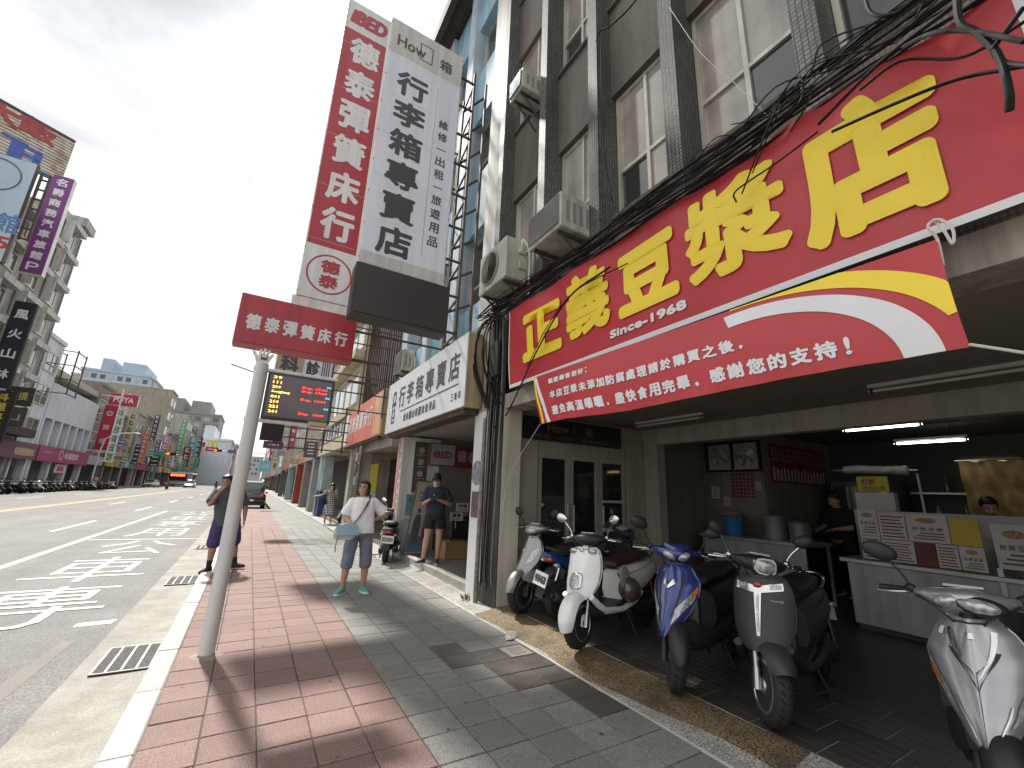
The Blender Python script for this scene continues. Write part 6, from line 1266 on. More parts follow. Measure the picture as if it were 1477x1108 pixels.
# ================================================================== people
def remesh(mb, name, mats, parent, vox=.009, sm=5, smooth=True, post=None, wr=0):
    me = bpy.data.meshes.new('tmp'); me.from_pydata(mb.v, [], mb.f); bm = bmesh.new(); bm.from_mesh(me); bmesh.ops.recalc_face_normals(bm, faces=bm.faces[:]); bm.to_mesh(me); bm.free()
    o = bpy.data.objects.new('tmp', me)
    m = o.modifiers.new('r', 'REMESH'); m.mode = 'VOXEL'; m.voxel_size = vox
    if sm: s_ = o.modifiers.new('s', 'SMOOTH'); s_.iterations = sm; s_.factor = .5
    out = evaluate(o)
    bpy.data.objects.remove(o); bpy.data.meshes.remove(me); out.name = name
    out.materials.clear()
    for q in (mats if isinstance(mats, (list, tuple)) else [mats]): out.materials.append(q)
    out.shade_smooth()
    if wr:
        n_ = len(out.vertices); co_ = np.zeros(n_*3); no_ = np.zeros(n_*3); out.vertices.foreach_get('co', co_); out.vertices.foreach_get('normal', no_); co_ = co_.reshape(-1, 3); no_ = no_.reshape(-1, 3)
        d_w = np.array([mnoise.noise(Vector((c[0]*9, c[1]*9, c[2]*6+c[0]*7)))+.6*mnoise.noise(Vector((c[0]*20+5, c[1]*20, c[2]*13-c[0]*10))) for c in co_]); co_ = co_+no_*(d_w*wr+wr*.75)[:, None]; out.vertices.foreach_set('co', co_.ravel()); out.update()
    if post: post(out)
    ob = bpy.data.objects.new(name, out); COL.objects.link(ob); ob.parent = parent; return ob
def cap(mb, p0, r0, p1, r1, n=12):
    p0, p1 = Vector(p0), Vector(p1); mb.cyl(p0, p1, r0, r1, n); mb.ell(p0, (r0, r0, r0), None, n, 8); mb.ell(p1, (r1, r1, r1), None, n, 8)
def chain(mb, pts):
    for (p, r0), (q, r1) in zip(pts, pts[1:]): cap(mb, p, r0, q, r1)
def hand(mb, w, d, n, side, curl=.5, s=1.0):
    """w wrist, d finger direction, n palm normal, side +1/-1 thumb side"""
    w, d, n = Vector(w), Vector(d).normalized(), Vector(n); n = (n-d*n.dot(d)).normalized(); t = d.cross(n)*side
    for k in range(4): cap(mb, w+t*(.022-.015*k)*.7*s, .013*s, w+d*.075*s+t*(.027-.0185*k)*s, .0115*s, 8)
    for k, L in enumerate((.060, .068, .063, .048)):
        b0 = w+d*.078*s+t*(.029-.0195*k)*s; d1 = (d+n*curl*.6).normalized(); d2 = (d+n*curl*1.5).normalized()
        m_ = b0+d1*L*.5*s; cap(mb, b0, .0095*s, m_, .009*s, 8); cap(mb, m_, .009*s, m_+d2*L*.5*s, .0075*s, 8)
    b0 = w+d*.02*s+t*.026*s; d1 = (d*.75+t*.75+n*.3).normalized(); m_ = b0+d1*.035*s; cap(mb, b0, .0125*s, m_, .010*s, 8); cap(mb, m_, .010*s, m_+(d1+n*.3+d*.4).normalized()*.028*s, .0085*s, 8)
SK = mat('skin', (.42, .245, .175), .5, var=.06, vs=9); SKD = mat('skin_tan', (.30, .165, .11), .5, var=.06, vs=9); HAIR = mat('black_hair', (.012, .010, .010), .45, var=.3, vs=40, bump=.3, bs=90)
HAIRR = mat('dark_brown_hair', (.022, .013, .010), .45, var=.3, vs=40, bump=.3, bs=90)
LIP = mat('lips', (.28, .10, .09), .5); EYE = mat('eye_dark', (.02, .015, .012), .3); MASK = mat('face_mask', (.62, .61, .60), .7, var=.05)
def torso(mb, rings, n=18, e=2.4):
    mb.loft([mb.ring((x, y, z), (rx, 0, 0), (0, ry, 0), n, e) for x, y, z, rx, ry in rings])
def head(r_, body, c, yaw, pitch, s=1.0, hair='bob', mask=False, hm=None, glasses=False, skin=None):
    c = Vector(c); M_ = Matrix.Rotation(yaw, 3, 'Z') @ Matrix.Rotation(pitch, 3, 'X')   # faces -y locally
    def T(x, y, z): return c + M_ @ Vector((x*s, y*s, z*s))
    body.ell(T(0, .01, .02), (.074*s, .092*s, .100*s), M_); body.ell(T(0, -.02, -.035), (.060*s, .068*s, .078*s), M_); body.ell(T(0, -.035, -.075), (.034*s, .036*s, .034*s), M_)
    body.ell(T(0, -.093, -.022), (.014*s, .018*s, .013*s), M_); body.cyl(T(0, -.083, .012), T(0, -.097, -.02), .008*s, .012*s, 8)
    for sx in (-1, 1): body.ell(T(sx*.076, .012, -.01), (.010*s, .018*s, .030*s), M_)
    for sx in (-1, 1): body.ell(T(sx*.032, -.062, -.025), (.026*s, .026*s, .026*s), M_)
    ex = []
    def more(par):
        for sx in (-1, 1):
            b = MB(); b.ell(T(sx*.030, -.084, .012), (.011*s, .006*s, .0055*s), M_, 10, 6); b.build('eye', EYE, par)
            b = MB(); b.tube([T(sx*.014, -.089, .030), T(sx*.030, -.089, .035), T(sx*.048, -.078, .030)], .0032*s, 6); b.build('eyebrow', HAIR, par)
        if not mask:
            b = MB(); b.ell(T(0, -.0815, -.057), (.022*s, .008*s, .006*s), M_, 10, 6); b.build('mouth', LIP, par)
        else:
            b = MB(); b.grid(lambda u, v: T((u-.5)*2*(.066-.016*v), -.098*math.cos((u-.5)*2*1.05)+.004+.012*v-(.018*math.exp(-((u-.5)*5)**2))*(1-v*.6), .004-.10*v), 14, 8); b.build('face_mask', MASK, par, smooth=60, recalc=False)
        if glasses:
            b = MB()
            for sx in (-1, 1): b.tube([T(sx*.032+.024*math.cos(t), -.094+.012*abs(math.cos(t))*(1 if math.cos(t)*sx > 0 else 0), .010+.018*math.sin(t)) for t in [i*math.pi/6 for i in range(13)]], .0018*s, 5)
            b.build('glasses', m_black, par)
    hb = MB(); hm = hm or HAIR
    hb.ell(T(0, .030, .040), (.088*s, .092*s, .100*s), M_, 16, 10); hb.ell(T(0, -.035, .092), (.070*s, .055*s, .034*s), M_)
    if hair == 'bob':
        for sx in (-1, 1): hb.ell(T(sx*.070, .015, -.02), (.024*s, .055*s, .085*s), M_)
        hb.ell(T(0, .065, -.03), (.075*s, .045*s, .09*s), M_)
    elif hair == 'long':
        for sx in (-1, 1): hb.ell(T(sx*.074, .015, -.04), (.028*s, .055*s, .11*s), M_)
        hb.ell(T(0, .060, -.06), (.085*s, .045*s, .13*s), M_); hb.ell(T(0, -.072, .055), (.058*s, .022*s, .026*s), M_)
    elif hair == 'tied':
        hb.ell(T(0, -.072, .056), (.060*s, .022*s, .028*s), M_); hb.ell(T(0, .10, .05), (.035*s, .035*s, .04*s), M_)
        for sx in (-1, 1): hb.ell(T(sx*.070, -.01, .01), (.016*s, .04*s, .05*s), M_)
    else:
        hb.ell(T(0, .05, -.01), (.078*s, .05*s, .05*s), M_)
    return hb, more
def person(label, loc, rz, hgt, J, style):
    """J: joints in a 1.60 m body facing -y; style builds the clothes"""
    k = hgt/1.60; r_ = root('person', label, 'person'); sk = style.get('skin', SK); f = style.get('fat', 1.0)
    B = MB(); g = lambda n: Vector(J[n])
    for s_ in ('L', 'R'):
        chain(B, [(g('hip'+s_), .088*f), (g('knee'+s_), .056*f), (g('knee'+s_).lerp(g('ank'+s_), .35), .053*f), (g('ank'+s_), .033)])
        fd = Vector(style.get('toe'+s_, (0, -1, 0))).normalized(); a = g('ank'+s_); cap(B, a+Vector((0, 0, -.045)), .030, a+fd*.13+Vector((0, 0, -.062)), .022)
        chain(B, [(g('sh'+s_)+Vector((-.02 if s_ == 'L' else .02, 0, -.015)), .046*f), (g('el'+s_), .036*f), (g('el'+s_).lerp(g('wr'+s_), .3), .036*f), (g('wr'+s_), .024)])
        h_ = style.get('hand'+s_); hand(B, g('wr'+s_), *h_)
    tz = style.get('torso', 1.0)*.94
    torso(B, [(0, 0, .80, .13*f, .09*f), (0, 0, .86, .155*f, .11*f), (0, 0, .98, .135*f*tz, .10*f*tz), (0, 0, 1.10, .13*f, .095*f), (0, 0, 1.22, .138*f, .092*f), (0, .005, 1.30, .135, .075), (0, .01, 1.355, .08, .06)])
    cap(B, (0, .012, 1.33), .048, g('head')+Vector((0, .02, -.06)), .046)
    hb, more = head(r_, B, g('head'), style.get('yaw', 0), style.get('pitch', 0), 1.0, style.get('hair', 'bob'), style.get('mask', False), style.get('hm'), style.get('glasses', False))
    body = remesh(B, 'body', sk, r_, .0085, 3)
    more(r_); hr = remesh(hb, 'hair', style.get('hm') or HAIR, r_, .008, 3)
    for nm, m, fn in style['clothes']:
        c = MB(); fn(c, g, f)
        if nm.endswith('_flat'): c.build(nm[:-5], m, r_, smooth=50)
        else: remesh(c, nm, m, r_, .010, 3, wr=0 if nm == 'shoe' else style.get('wr', 0))
    return place(r_, loc, rz, k)
def sleeve(c, a, b_, r0, r1, t=1.0):
    a, b_ = Vector(a), Vector(b_); c.ell(a, (r0, r0, r0)); c.cyl(a, a.lerp(b_, t), r0, r1, 14)
def leg_cloth(c, g, s_, r0, r1, r2, t):
    c.ell(g('hip'+s_), (r0, r0, r0)); c.cyl(g('hip'+s_), g('knee'+s_), r0, r1, 14)
    if t > 0: c.ell(g('knee'+s_), (r1, r1, r1)); c.cyl(g('knee'+s_), g('knee'+s_).lerp(g('ank'+s_), t), r1, r2, 14)
def shoe(c, g, s_, fd, r=.042):
    a = g('ank'+s_); fd = Vector(fd).normalized(); z = a.z
    c.loft([c.ring(a+fd*x+Vector((0, 0, zc-z)), fd.cross(EZ)*w, EZ*h, 14, 3) for x, zc, w, h in ((-.055, .035, .022, .030), (-.045, .045, .034, .042), (.0, .050, .038, .048), (.06, .038, .044, .036), (.12, .030, .044, .027), (.155, .026, .032, .022), (.168, .022, .015, .012))])
def sole(c, g, s_, fd):
    a = g('ank'+s_); fd = Vector(fd).normalized()
    c.loft([c.ring((a.x+fd.x*.055, a.y+fd.y*.055, z), fd*.118, fd.cross(EZ)*.047, 18, 3) for z in (.001, .022)])
# --- woman in white looking up
J = dict(hipL=(.085, 0, .85), hipR=(-.085, 0, .85), kneeL=(.125, -.01, .46), kneeR=(-.135, -.02, .46), ankL=(.135, .02, .085), ankR=(-.155, .0, .085), shL=(.175, .01, 1.29), shR=(-.175, .01, 1.29),
         elL=(.36, .05, 1.095), elR=(-.255, .01, 1.06), wrL=(.185, .10, 1.0), wrR=(-.165, -.19, .965), head=(-.02, -.005, 1.475))
WHT = mat('white_blouse', (.74, .735, .76), .8, var=.06, vs=6, bump=.5, bs=14); CAPRI = mat('grey_blue_capri', (.145, .165, .215), .85, var=.12, vs=8, bump=.3, bs=18); TEAL = mat('teal_trainer', (.09, .30, .27), .6, var=.2, vs=20)
tL, tR = (.28, -1, 0), (-.62, -.8, 0)
def top_w(c, g, f):
    c.loft([c.ring((x, y, z), (rx, 0, 0), (0, ry, 0), 22, 2.3) for x, y, z, rx, ry in ((.0, -.01, .835, .195, .140), (.0, -.01, .90, .190, .138), (0, 0, 1.05, .175, .128), (0, 0, 1.2, .175, .122), (0, .008, 1.30, .172, .10), (0, .012, 1.345, .10, .072))])
    sleeve(c, g('shL')+Vector((-.02, 0, -.012)), g('elL'), .062, .088, .80); sleeve(c, g('shR')+Vector((.02, 0, -.012)), g('elR'), .062, .082, .88)
def bot_w(c, g, f):
    c.loft([c.ring((0, 0, z), (rx, 0, 0), (0, ry, 0), 20, 2.5) for z, rx, ry in ((.78, .155, .11), (.86, .168, .122), (.93, .15, .11))])
    for s_ in 'LR': leg_cloth(c, g, s_, .098, .083, .078, .30)
def foot(m, ms, tL, tR):
    out = []
    for s_, t in (('L', tL), ('R', tR)):
        out.append(('shoe', m, lambda c, g, f, s_=s_, t=t: shoe(c, g, s_, t))); out.append(('sole_flat', ms, lambda c, g, f, s_=s_, t=t: sole(c, g, s_, t)))
    return out
def strap_w(c, g, f):
    pts = [(.075, .085, 1.375), (.085, .02, 1.392), (.07, -.07, 1.33), (.02, -.135, 1.22), (-.06, -.152, 1.08), (-.13, -.155, .98), (-.17, -.16, .90)]
    P_ = spline([Vector(p) for p in pts], 5)
    for a, b_ in zip(P_, P_[1:]): c.bar(a, b_+(b_-a)*.1, .034, .006)
ws = dict(wr=.0085, fat=1.10, torso=1.1, toeL=tL, toeR=tR, handL=((-.6, .45, -.65), (-.5, -.5, 0), 1, .4), handR=((.45, -.6, -.55), (.2, .3, -.8), 1, .7), yaw=R(-28), pitch=R(-10), hair='bob', glasses=True, hm=HAIRR,
          clothes=[('capri_trousers', CAPRI, bot_w), ('blouse', WHT, top_w), *foot(TEAL, m_white, tL, tR), ('bag_strap_flat', mat('grey_strap', (.06, .055, .055), .7), strap_w)])
wp = onz(509, 855, 0); wrot = R(-4)
person('woman in white blouse and grey blue capri trousers looking up with hand on hip', (wp.x, wp.y, 0.0), wrot, 1.60, J, ws)
BG = root('handbag', 'pale blue and cream shoulder bag at the hip of the woman in white', 'bag', (wp.x-.25, wp.y-.17, .74))
b = MB(); b.loft([b.ring((wp.x-.26+dx_, wp.y-.20, z), (rx, 0, 0), (0, .055, 0), 16, 3.5) for z, rx, dx_ in ((.76, .10, .0), (.80, .155, .0), (.90, .165, .01), (.96, .12, .03), (.985, .06, .04))]); b.build('pouch', mat('cream_bag', (.46, .44, .38), .6, var=.1), BG, smooth=50)
b = MB(); b.grid(lambda u, v: (wp.x-.40+.30*u+.03*v, wp.y-.262-.012*math.sin(math.pi*u)-.008*v, .955-.035*u*0-.13*v+.06*(.5-abs(u-.5))*(1-v)), 10, 6); b.grid(lambda u, v: (wp.x-.40+.30*u+.03*v, wp.y-.256-.012*math.sin(math.pi*u)-.008*v, .955-.13*v+.06*(.5-abs(u-.5))*(1-v)), 10, 6); b.build('flap', mat('blue_flap', (.26, .42, .55), .5, var=.08), BG, smooth=50, recalc=False)
b = MB(); b.tube([(wp.x-.36, wp.y-.27, .82), (wp.x-.375, wp.y-.27, .68), (wp.x-.37, wp.y-.265, .60)], .008, 6); b.build('tassel', mat('blue_grey_tassel', (.2, .25, .3), .7), BG)
# --- girl with phone
J = dict(hipL=(.085, 0, .85), hipR=(-.085, 0, .85), kneeL=(.105, -.02, .47), kneeR=(-.11, -.02, .47), ankL=(.10, .02, .085), ankR=(-.16, -.02, .085), shL=(.185, .01, 1.30), shR=(-.185, .01, 1.30),
         elL=(.265, -.01, 1.05), elR=(-.225, -.03, 1.05), wrL=(.045, -.22, 1.13), wrR=(-.115, -.22, 1.13), head=(-.02, -.035, 1.478))
NAVY = mat('navy_tee', (.018, .024, .045), .85, var=.12, vs=7, bump=.4, bs=14); BLK = mat('black_cloth', (.012, .012, .013), .85, var=.15, vs=8, bump=.3, bs=20)
def top_g(c, g, f):
    c.loft([c.ring((0, y, z), (rx, 0, 0), (0, ry, 0), 22, 2.3) for y, z, rx, ry in ((0, .86, .180, .130), (0, .95, .176, .128), (0, 1.1, .172, .125), (0, 1.22, .178, .122), (.008, 1.31, .175, .10), (.012, 1.355, .09, .07))])
    sleeve(c, g('shL')+Vector((-.02, 0, -.015)), g('elL'), .064, .078, .85); sleeve(c, g('shR')+Vector((.02, 0, -.015)), g('elR'), .064, .078, .85)
def bot_g(c, g, f):
    c.loft([c.ring((0, 0, z), (rx, 0, 0), (0, ry, 0), 20, 2.5) for z, rx, ry in ((.76, .17, .12), (.86, .168, .125), (.93, .15, .11))])
    for s_ in 'LR': c.ell(g('hip'+s_), (.10, .10, .10)); c.cyl(g('hip'+s_), g('hip'+s_).lerp(g('knee'+s_), .62), .105, .108, 16)
tL, tR = (-.1, -1, 0), (-.95, -.5, 0)
gs = dict(wr=.0085, fat=1.12, torso=1.12, toeL=tL, toeR=tR, handL=((-.75, -.35, .35), (-.2, .3, .9), -1, .8), handR=((.75, -.35, .3), (.2, .3, .9), -1, .8), yaw=R(-12), pitch=R(24), hair='tied', mask=True,
          clothes=[('shorts', BLK, bot_g), ('t_shirt', NAVY, top_g), *foot(mat('black_trainer', (.03, .03, .03), .6, var=.6, vs=25), m_white, tL, tR)])
gp = onz(622, 813, .13)
person('young woman in navy t-shirt and black shorts with mask looking at her phone', (gp.x, gp.y, .13), R(-22), 1.68, J, gs)
PH = root('phone', 'phone held by the masked young woman outside the luggage shop', 'phone')
b = MB(); b.obox((-.035, -.30, 1.17), (.075, 0, 0), (0, .02, .032), (0, .005, -.003)); b.build('case', m_black, PH)
b = MB(); b.obox((-.035, -.296, 1.173), (.069, 0, 0), (0, .017, .0275), (0, .002, -.001)); b.build('screen', mat('phone_screen', (.25, .28, .3), .1, coat=1), PH)
place(PH, (gp.x, gp.y, .13), R(-22), 1.05)
# --- woman in patterned dress pointing
J = dict(hipL=(.08, 0, .85), hipR=(-.08, 0, .85), kneeL=(.09, 0, .47), kneeR=(-.10, 0, .47), ankL=(.09, .02, .085), ankR=(-.12, .0, .085), shL=(.165, .01, 1.29), shR=(-.165, .01, 1.29),
         elL=(.24, -.06, 1.07), elR=(-.36, -.02, 1.12), wrL=(.08, -.20, 1.22), wrR=(-.60, -.05, 1.07), head=(0, -.01, 1.475))
DRS = brickmat('checked_dress', (.10, .115, .125), (.05, .055, .065), (.42, .42, .40), .085, .085, .016, .85, .05, 0, False, .05)
def drs(c, g, f):
    c.loft([c.ring((0, 0, z), (rx, 0, 0), (0, ry, 0), 22, 2.2) for z, rx, ry in ((.40, .235, .185), (.6, .215, .165), (.85, .18, .135), (1.0, .148, .115), (1.15, .158, .118), (1.28, .162, .10), (1.34, .09, .07))])
    sleeve(c, g('shL'), g('elL'), .066, .078, .7); sleeve(c, g('shR'), g('elR'), .066, .078, .6)
tL, tR = (.2, -1, 0), (-.3, -1, 0)
gp2 = onz(472, 757, 0)
person('woman in dark checked dress with mask stretching out one arm farther up the pavement', (gp2.x, gp2.y, 0), R(-10), 1.60, J, dict(toeL=tL, toeR=tR, handL=((-.2, -.4, .8), (-.5, .3, .2), 1, .6), handR=((-1, -.05, .05), (0, 0, 1), 1, .1), yaw=R(-5), pitch=R(6), hair='long', mask=True,
       clothes=[('dress', DRS, drs), *foot(mat('pale_sandal', (.45, .42, .38), .7), m_white, tL, tR)]))
SBg = root('shoulder_bag', 'small black shoulder bag of the woman in the checked dress', 'bag')
b = MB(); b.loft([b.ring((-.24, -.12, z), (.09, .02, 0), (-.01, .045, 0), 14, 3) for z in (.78, .82, .94, .99)]); b.build('pouch', BLK, SBg, smooth=50)
b = MB(); b.tube([(-.24, -.12, .98), (-.10, -.17, 1.18), (.05, -.13, 1.32), (.10, -.03, 1.37)], .010, 6, 4); b.build('strap', BLK, SBg)
place(SBg, (gp2.x, gp2.y, 0), R(-10))
# --- man behind the pole
J = dict(hipL=(.095, 0, .86), hipR=(-.095, 0, .86), kneeL=(.13, -.01, .47), kneeR=(-.16, -.01, .47), ankL=(.17, .02, .085), ankR=(-.205, .0, .085), shL=(.20, .01, 1.31), shR=(-.20, .01, 1.31),
         elL=(.27, .02, 1.03), elR=(-.27, -.10, 1.12), wrL=(.26, -.04, .80), wrR=(-.15, -.20, 1.33), head=(-.05, -.02, 1.478))
GT = mat('charcoal_tee', (.055, .062, .072), .85, var=.12, vs=7, bump=.4, bs=14); PUR = mat('dark_purple_shorts', (.045, .025, .10), .8, var=.15, vs=8)
def top_m(c, g, f):
    c.loft([c.ring((0, y, z), (rx, 0, 0), (0, ry, 0), 22, 2.3) for y, z, rx, ry in ((0, .74, .200, .135), (0, .90, .195, .135), (0, 1.1, .19, .13), (0, 1.24, .195, .125), (.008, 1.32, .18, .10), (.012, 1.36, .09, .07))])
    sleeve(c, g('shL')+Vector((-.02, 0, -.015)), g('elL'), .068, .084, .85); sleeve(c, g('shR')+Vector((.02, 0, -.015)), g('elR'), .068, .084, .85)
def bot_m(c, g, f):
    for s_ in 'LR': leg_cloth(c, g, s_, .105, .105, .10, .03)
    c.loft([c.ring((0, 0, z), (.165, 0, 0), (0, .115, 0), 18, 2.5) for z in (.78, .9)])
def sock(s_):
    return lambda c, g, f: c.cyl(g('knee'+s_).lerp(g('ank'+s_), .62), g('ank'+s_), .045, .04, 12)
tL, tR = (.9, -.5, 0), (-.8, -.7, 0)
mp3 = onz(321, 822, 0)
mn_ = person('man in charcoal t-shirt and purple shorts standing behind the bus stop pole', (mp3.x, mp3.y, 0), R(6), 1.63, J, dict(wr=.0085, fat=1.12, torso=1.15, skin=SKD, toeL=tL, toeR=tR, handL=((0, -.2, -1), (-1, 0, 0), 1, .5), handR=((.55, .25, .8), (.3, .8, -.2), 1, .5), yaw=R(-25), pitch=R(5), hair='short',
       clothes=[('shorts', PUR, bot_m), ('t_shirt', GT, top_m), ('sock_flat', BLK, sock('L')), ('sock_flat', BLK, sock('R')), *foot(BLK, m_black, tL, tR)]))
mn_.rotation_euler = (0, R(-5.5), R(6))
SBk = root('backpack_strap_bag', 'black sling bag behind the man at the bus stop pole', 'bag', (mp3.x-.2, mp3.y+.1, .9))
b = MB(); b.ell((mp3.x-.22, mp3.y+.13, 1.05), (.10, .09, .16)); b.build('pouch', BLK, SBk, smooth=60)
# --- two shop workers
Jw = dict(hipL=(.09, 0, .86), hipR=(-.09, 0, .86), kneeL=(.10, 0, .47), kneeR=(-.10, 0, .47), ankL=(.10, .02, .085), ankR=(-.10, .02, .085), shL=(.185, .01, 1.30), shR=(-.185, .01, 1.30), elL=(.23, -.05, 1.05), elR=(-.23, -.05, 1.05), wrL=(.12, -.26, 1.02), wrR=(-.12, -.26, 1.02), head=(0, -.05, 1.47))
tL = tR = (0, -1, 0)
for (px, py, X_, rz_, lb, hg) in ((1205, 712, 8.6, -110, 'shop worker in black working behind the counter with head bent', 1.66), (1422, 715, 8.2, -70, 'shop worker with black hair at the right behind the posters', 1.62)):
    q = onx(px, py, X_)
    person(lb, (q.x, q.y, ZF), R(rz_), hg, Jw, dict(toeL=tL, toeR=tR, handL=((-.3, -1, -.2), (0, 0, -1), 1, .4), handR=((.3, -1, -.2), (0, 0, -1), 1, .4), pitch=R(22), hair='short', fat=1.1, clothes=[('shirt', BLK, top_g), ('trousers', BLK, lambda c, g, f: [leg_cloth(c, g, s_, .1, .08, .07, .95) for s_ in 'LR'])]))
# --- far riders
jr = joined(scs[3], 'far_scooter')
def rider(label, Y, px, py, col):
    q = onz(px, py, ZR); c = MB(); cap(c, (-.12, .0, .80), .13, (-.02, 0, 1.32), .16); c.ell((.02, 0, 1.56), (.14, .14, .15)); cap(c, (0, .2, 1.3), .06, (.28, .28, 1.05), .05); cap(c, (0, -.2, 1.3), .06, (.28, -.28, 1.05), .05); cap(c, (-.1, .12, .8), .09, (.22, .14, .62), .07); cap(c, (-.1, -.12, .8), .09, (.22, -.14, .62), .07); cap(c, (.22, .14, .62), .07, (.12, .14, .33), .05); cap(c, (.22, -.14, .62), .07, (.12, -.14, .33), .05); cap(c, (.0, 0, 1.35), .06, (.02, 0, 1.5), .06)
    p_ = root('person', 'rider in dark clothes on the '+label, 'person'); remesh(c, 'body', mat('rider_%.2f' % col[0], col, .8), p_, .025, 2); h_ = MB(); h_.ell((.02, 0, 1.60), (.15, .15, .14)); h_.build('helmet', m_black, p_, smooth=60)
    s_ = bpy.data.objects.new('ridden_scooter', jr); COL.objects.link(s_); s_.location = (q.x, q.y, ZR); s_.rotation_euler = (0, 0, R(90 if Y else -90)); tag(s_, label, 'scooter'); place(p_, (q.x, q.y, ZR), R(90 if Y else -90))
rider('scooter riding away down the lane left of the pole', 1, 310, 708, (.03, .03, .035)); rider('scooter stopped in front of the red lit bus', 0, 240, 706, (.25, .05, .03))
q = onz(112, 703, 0); person('person in pale top standing by the far parked scooters', (-18.0, 79.5, 0), R(60), 1.65, Jw, dict(toeL=tL, toeR=tR, handL=((-.3, -1, -.2), (0, 0, -1), 1, .4), handR=((.3, -1, -.2), (0, 0, -1), 1, .4), hair='short', clothes=[('shirt', mat('pale_orange_top', (.5, .42, .34), .8), top_g), ('trousers', BLK, lambda c, g, f: [leg_cloth(c, g, s_, .1, .08, .07, .95) for s_ in 'LR'])]))
# ================================================================== cables on the facade
m_cab = mat('black_cable', (.009, .009, .010), .75, var=.2, spec=.25); m_cabg = mat('grey_cable', (.16, .155, .15), .6, var=.2)
CBL = root('cable_bundle', 'thick tangle of black cables slung along the top of the big red banner', 'cables', (2.75, 2.0, 3.95))
rc = random.Random(5)
for i in range(20):
    j = rc.uniform(-.07, .07); xx = 2.66+rc.uniform(-.05, .09); pts = []
    for k, y in enumerate((-2.2, -1.0, 0.0, 0.7, 1.4, 2.1, 2.9, 3.7, 4.5, 5.1, 5.6)):
        sag = .05*math.sin(k*1.3+i)+.03*rc.uniform(-1, 1); pts.append((xx+rc.uniform(-.02, .02), y+rc.uniform(-.1, .1), 4.07+j+sag+(.03*abs(y-2) if i % 4 == 0 else 0)-(.03 if 1 < y < 3 else 0)))
    b = MB(); b.tube(pts, rc.choice((.005, .007, .009, .012)), 6, 4); b.build('cable', m_cab if i % 7 else m_cabg, CBL, smooth=60)
for i in range(14):
    y0_ = rc.uniform(-.6, 1.6); n_ = rc.randint(4, 7); pts = [(2.62+rc.uniform(-.06, .06), y0_+.28*k+rc.uniform(-.08, .08), 4.08+rc.uniform(-.10, .16)) for k in range(n_)]
    b = MB(); b.tube(pts, rc.choice((.003, .004, .006)), 5, 5); b.build('cable', m_cab, CBL, smooth=60)
def loose(px, r, m=None):
    b = MB(); b.tube([onx(x, y, X_) for x, y, X_ in px], r, 6, 6); b.build('cable', m or m_cab, CBL, smooth=60)
loose([(1070, 280, 2.68), (1105, 190, 2.6), (1140, 118, 2.58), (1158, 118, 2.58), (1152, 150, 2.6), (1110, 190, 2.62), (1085, 210, 2.66)], .006)
loose([(1085, 250, 2.68), (1125, 160, 2.6), (1160, 128, 2.6), (1170, 140, 2.62), (1140, 190, 2.66)], .005)
loose([(1062, 292, 2.68), (1062, 275, 2.62), (1120, 235, 2.64), (1180, 190, 2.64)], .006)
loose([(1380, -30, 2.5), (1384, 30, 2.5), (1410, 48, 2.5), (1440, 80, 2.5), (1455, 130, 2.5), (1456, 160, 2.52)], .016)
loose([(1300, 70, 2.6), (1345, 48, 2.52), (1400, 45, 2.5), (1477, 60, 2.45)], .012)
loose([(1477, 10, 2.45), (1440, 60, 2.48), (1432, 75, 2.5), (1450, 90, 2.5), (1490, 95, 2.45)], .010)
loose([(1245, -20, 2.6), (1256, 18, 2.56), (1290, 20, 2.56), (1330, -10, 2.56)], .010)
loose([(1200, 190, 2.62), (1290, 150, 2.6), (1380, 115, 2.58), (1480, 95, 2.55)], .009); loose([(1180, 180, 2.66), (1270, 90, 2.6), (1360, 20, 2.58), (1420, -30, 2.55)], .010); loose([(1240, 130, 2.6), (1300, 88, 2.6), (1390, 82, 2.6), (1480, 30, 2.55)], .008)
loose([(965, 10, 2.9), (1010, 75, 2.85), (1060, 120, 2.82), (1110, 170, 2.8)], .0035, m_cabg)
loose([(860, 60, 2.96), (866, 45, 2.96), (880, 38, 2.96), (905, 15, 2.96), (925, -10, 2.96)], .010)
loose([(866, 60, 2.97), (868, 150, 2.97), (872, 220, 2.95), (885, 300, 2.95)], .004)
loose([(880, 385, 2.7), (820, 430, 2.68), (775, 505, 2.7), (740, 580, 2.85), (729, 600, 2.95)], .010); loose([(905, 380, 2.68), (830, 420, 2.66), (790, 470, 2.66), (760, 530, 2.7)], .006)
# vertical services on the pillar between the two shops
SV = root('pillar_cables', 'dense vertical cables and drain pipe running down the pillar between the two shops', 'cables', (2.95, 5.6, 0))
for i in range(15):
    yb = 5.30+.34*(i+.5)/15; zb0 = rc.choice((.25, .3, 1.2, 1.9, 2.4)); pts = [(2.955-rc.uniform(0, .04), yb+rc.uniform(-.03, .03), z) for z in (zb0, zb0+.35, 2.7, 3.1, 3.6, 4.2)]
    b = MB(); b.tube(pts, rc.choice((.006, .009, .012)), 6, 3); b.build('cable', m_cab if i % 4 else m_cabg, SV, smooth=60)
for i in range(9):
    b = MB(); y0_ = rc.uniform(5.35, 6.05); b.tube([(2.90, y0_, 4.25), (2.82, y0_+.15, 3.9), (2.80, y0_+.05, 3.4), (2.86, y0_-.12, 3.0), (2.93, y0_-.2, 2.75)], rc.choice((.008, .011)), 6, 4); b.build('cable', m_cab, SV, smooth=60)
b = MB(); b.tube([(2.93, 5.74, .02), (2.93, 5.74, 1.4), (2.94, 5.74, 2.6)], .032, 10); b.build('drain_pipe', mat('old_pipe', (.20, .185, .16), .7, var=.3, vs=6, dirt_amt=.6), SV, smooth=60)
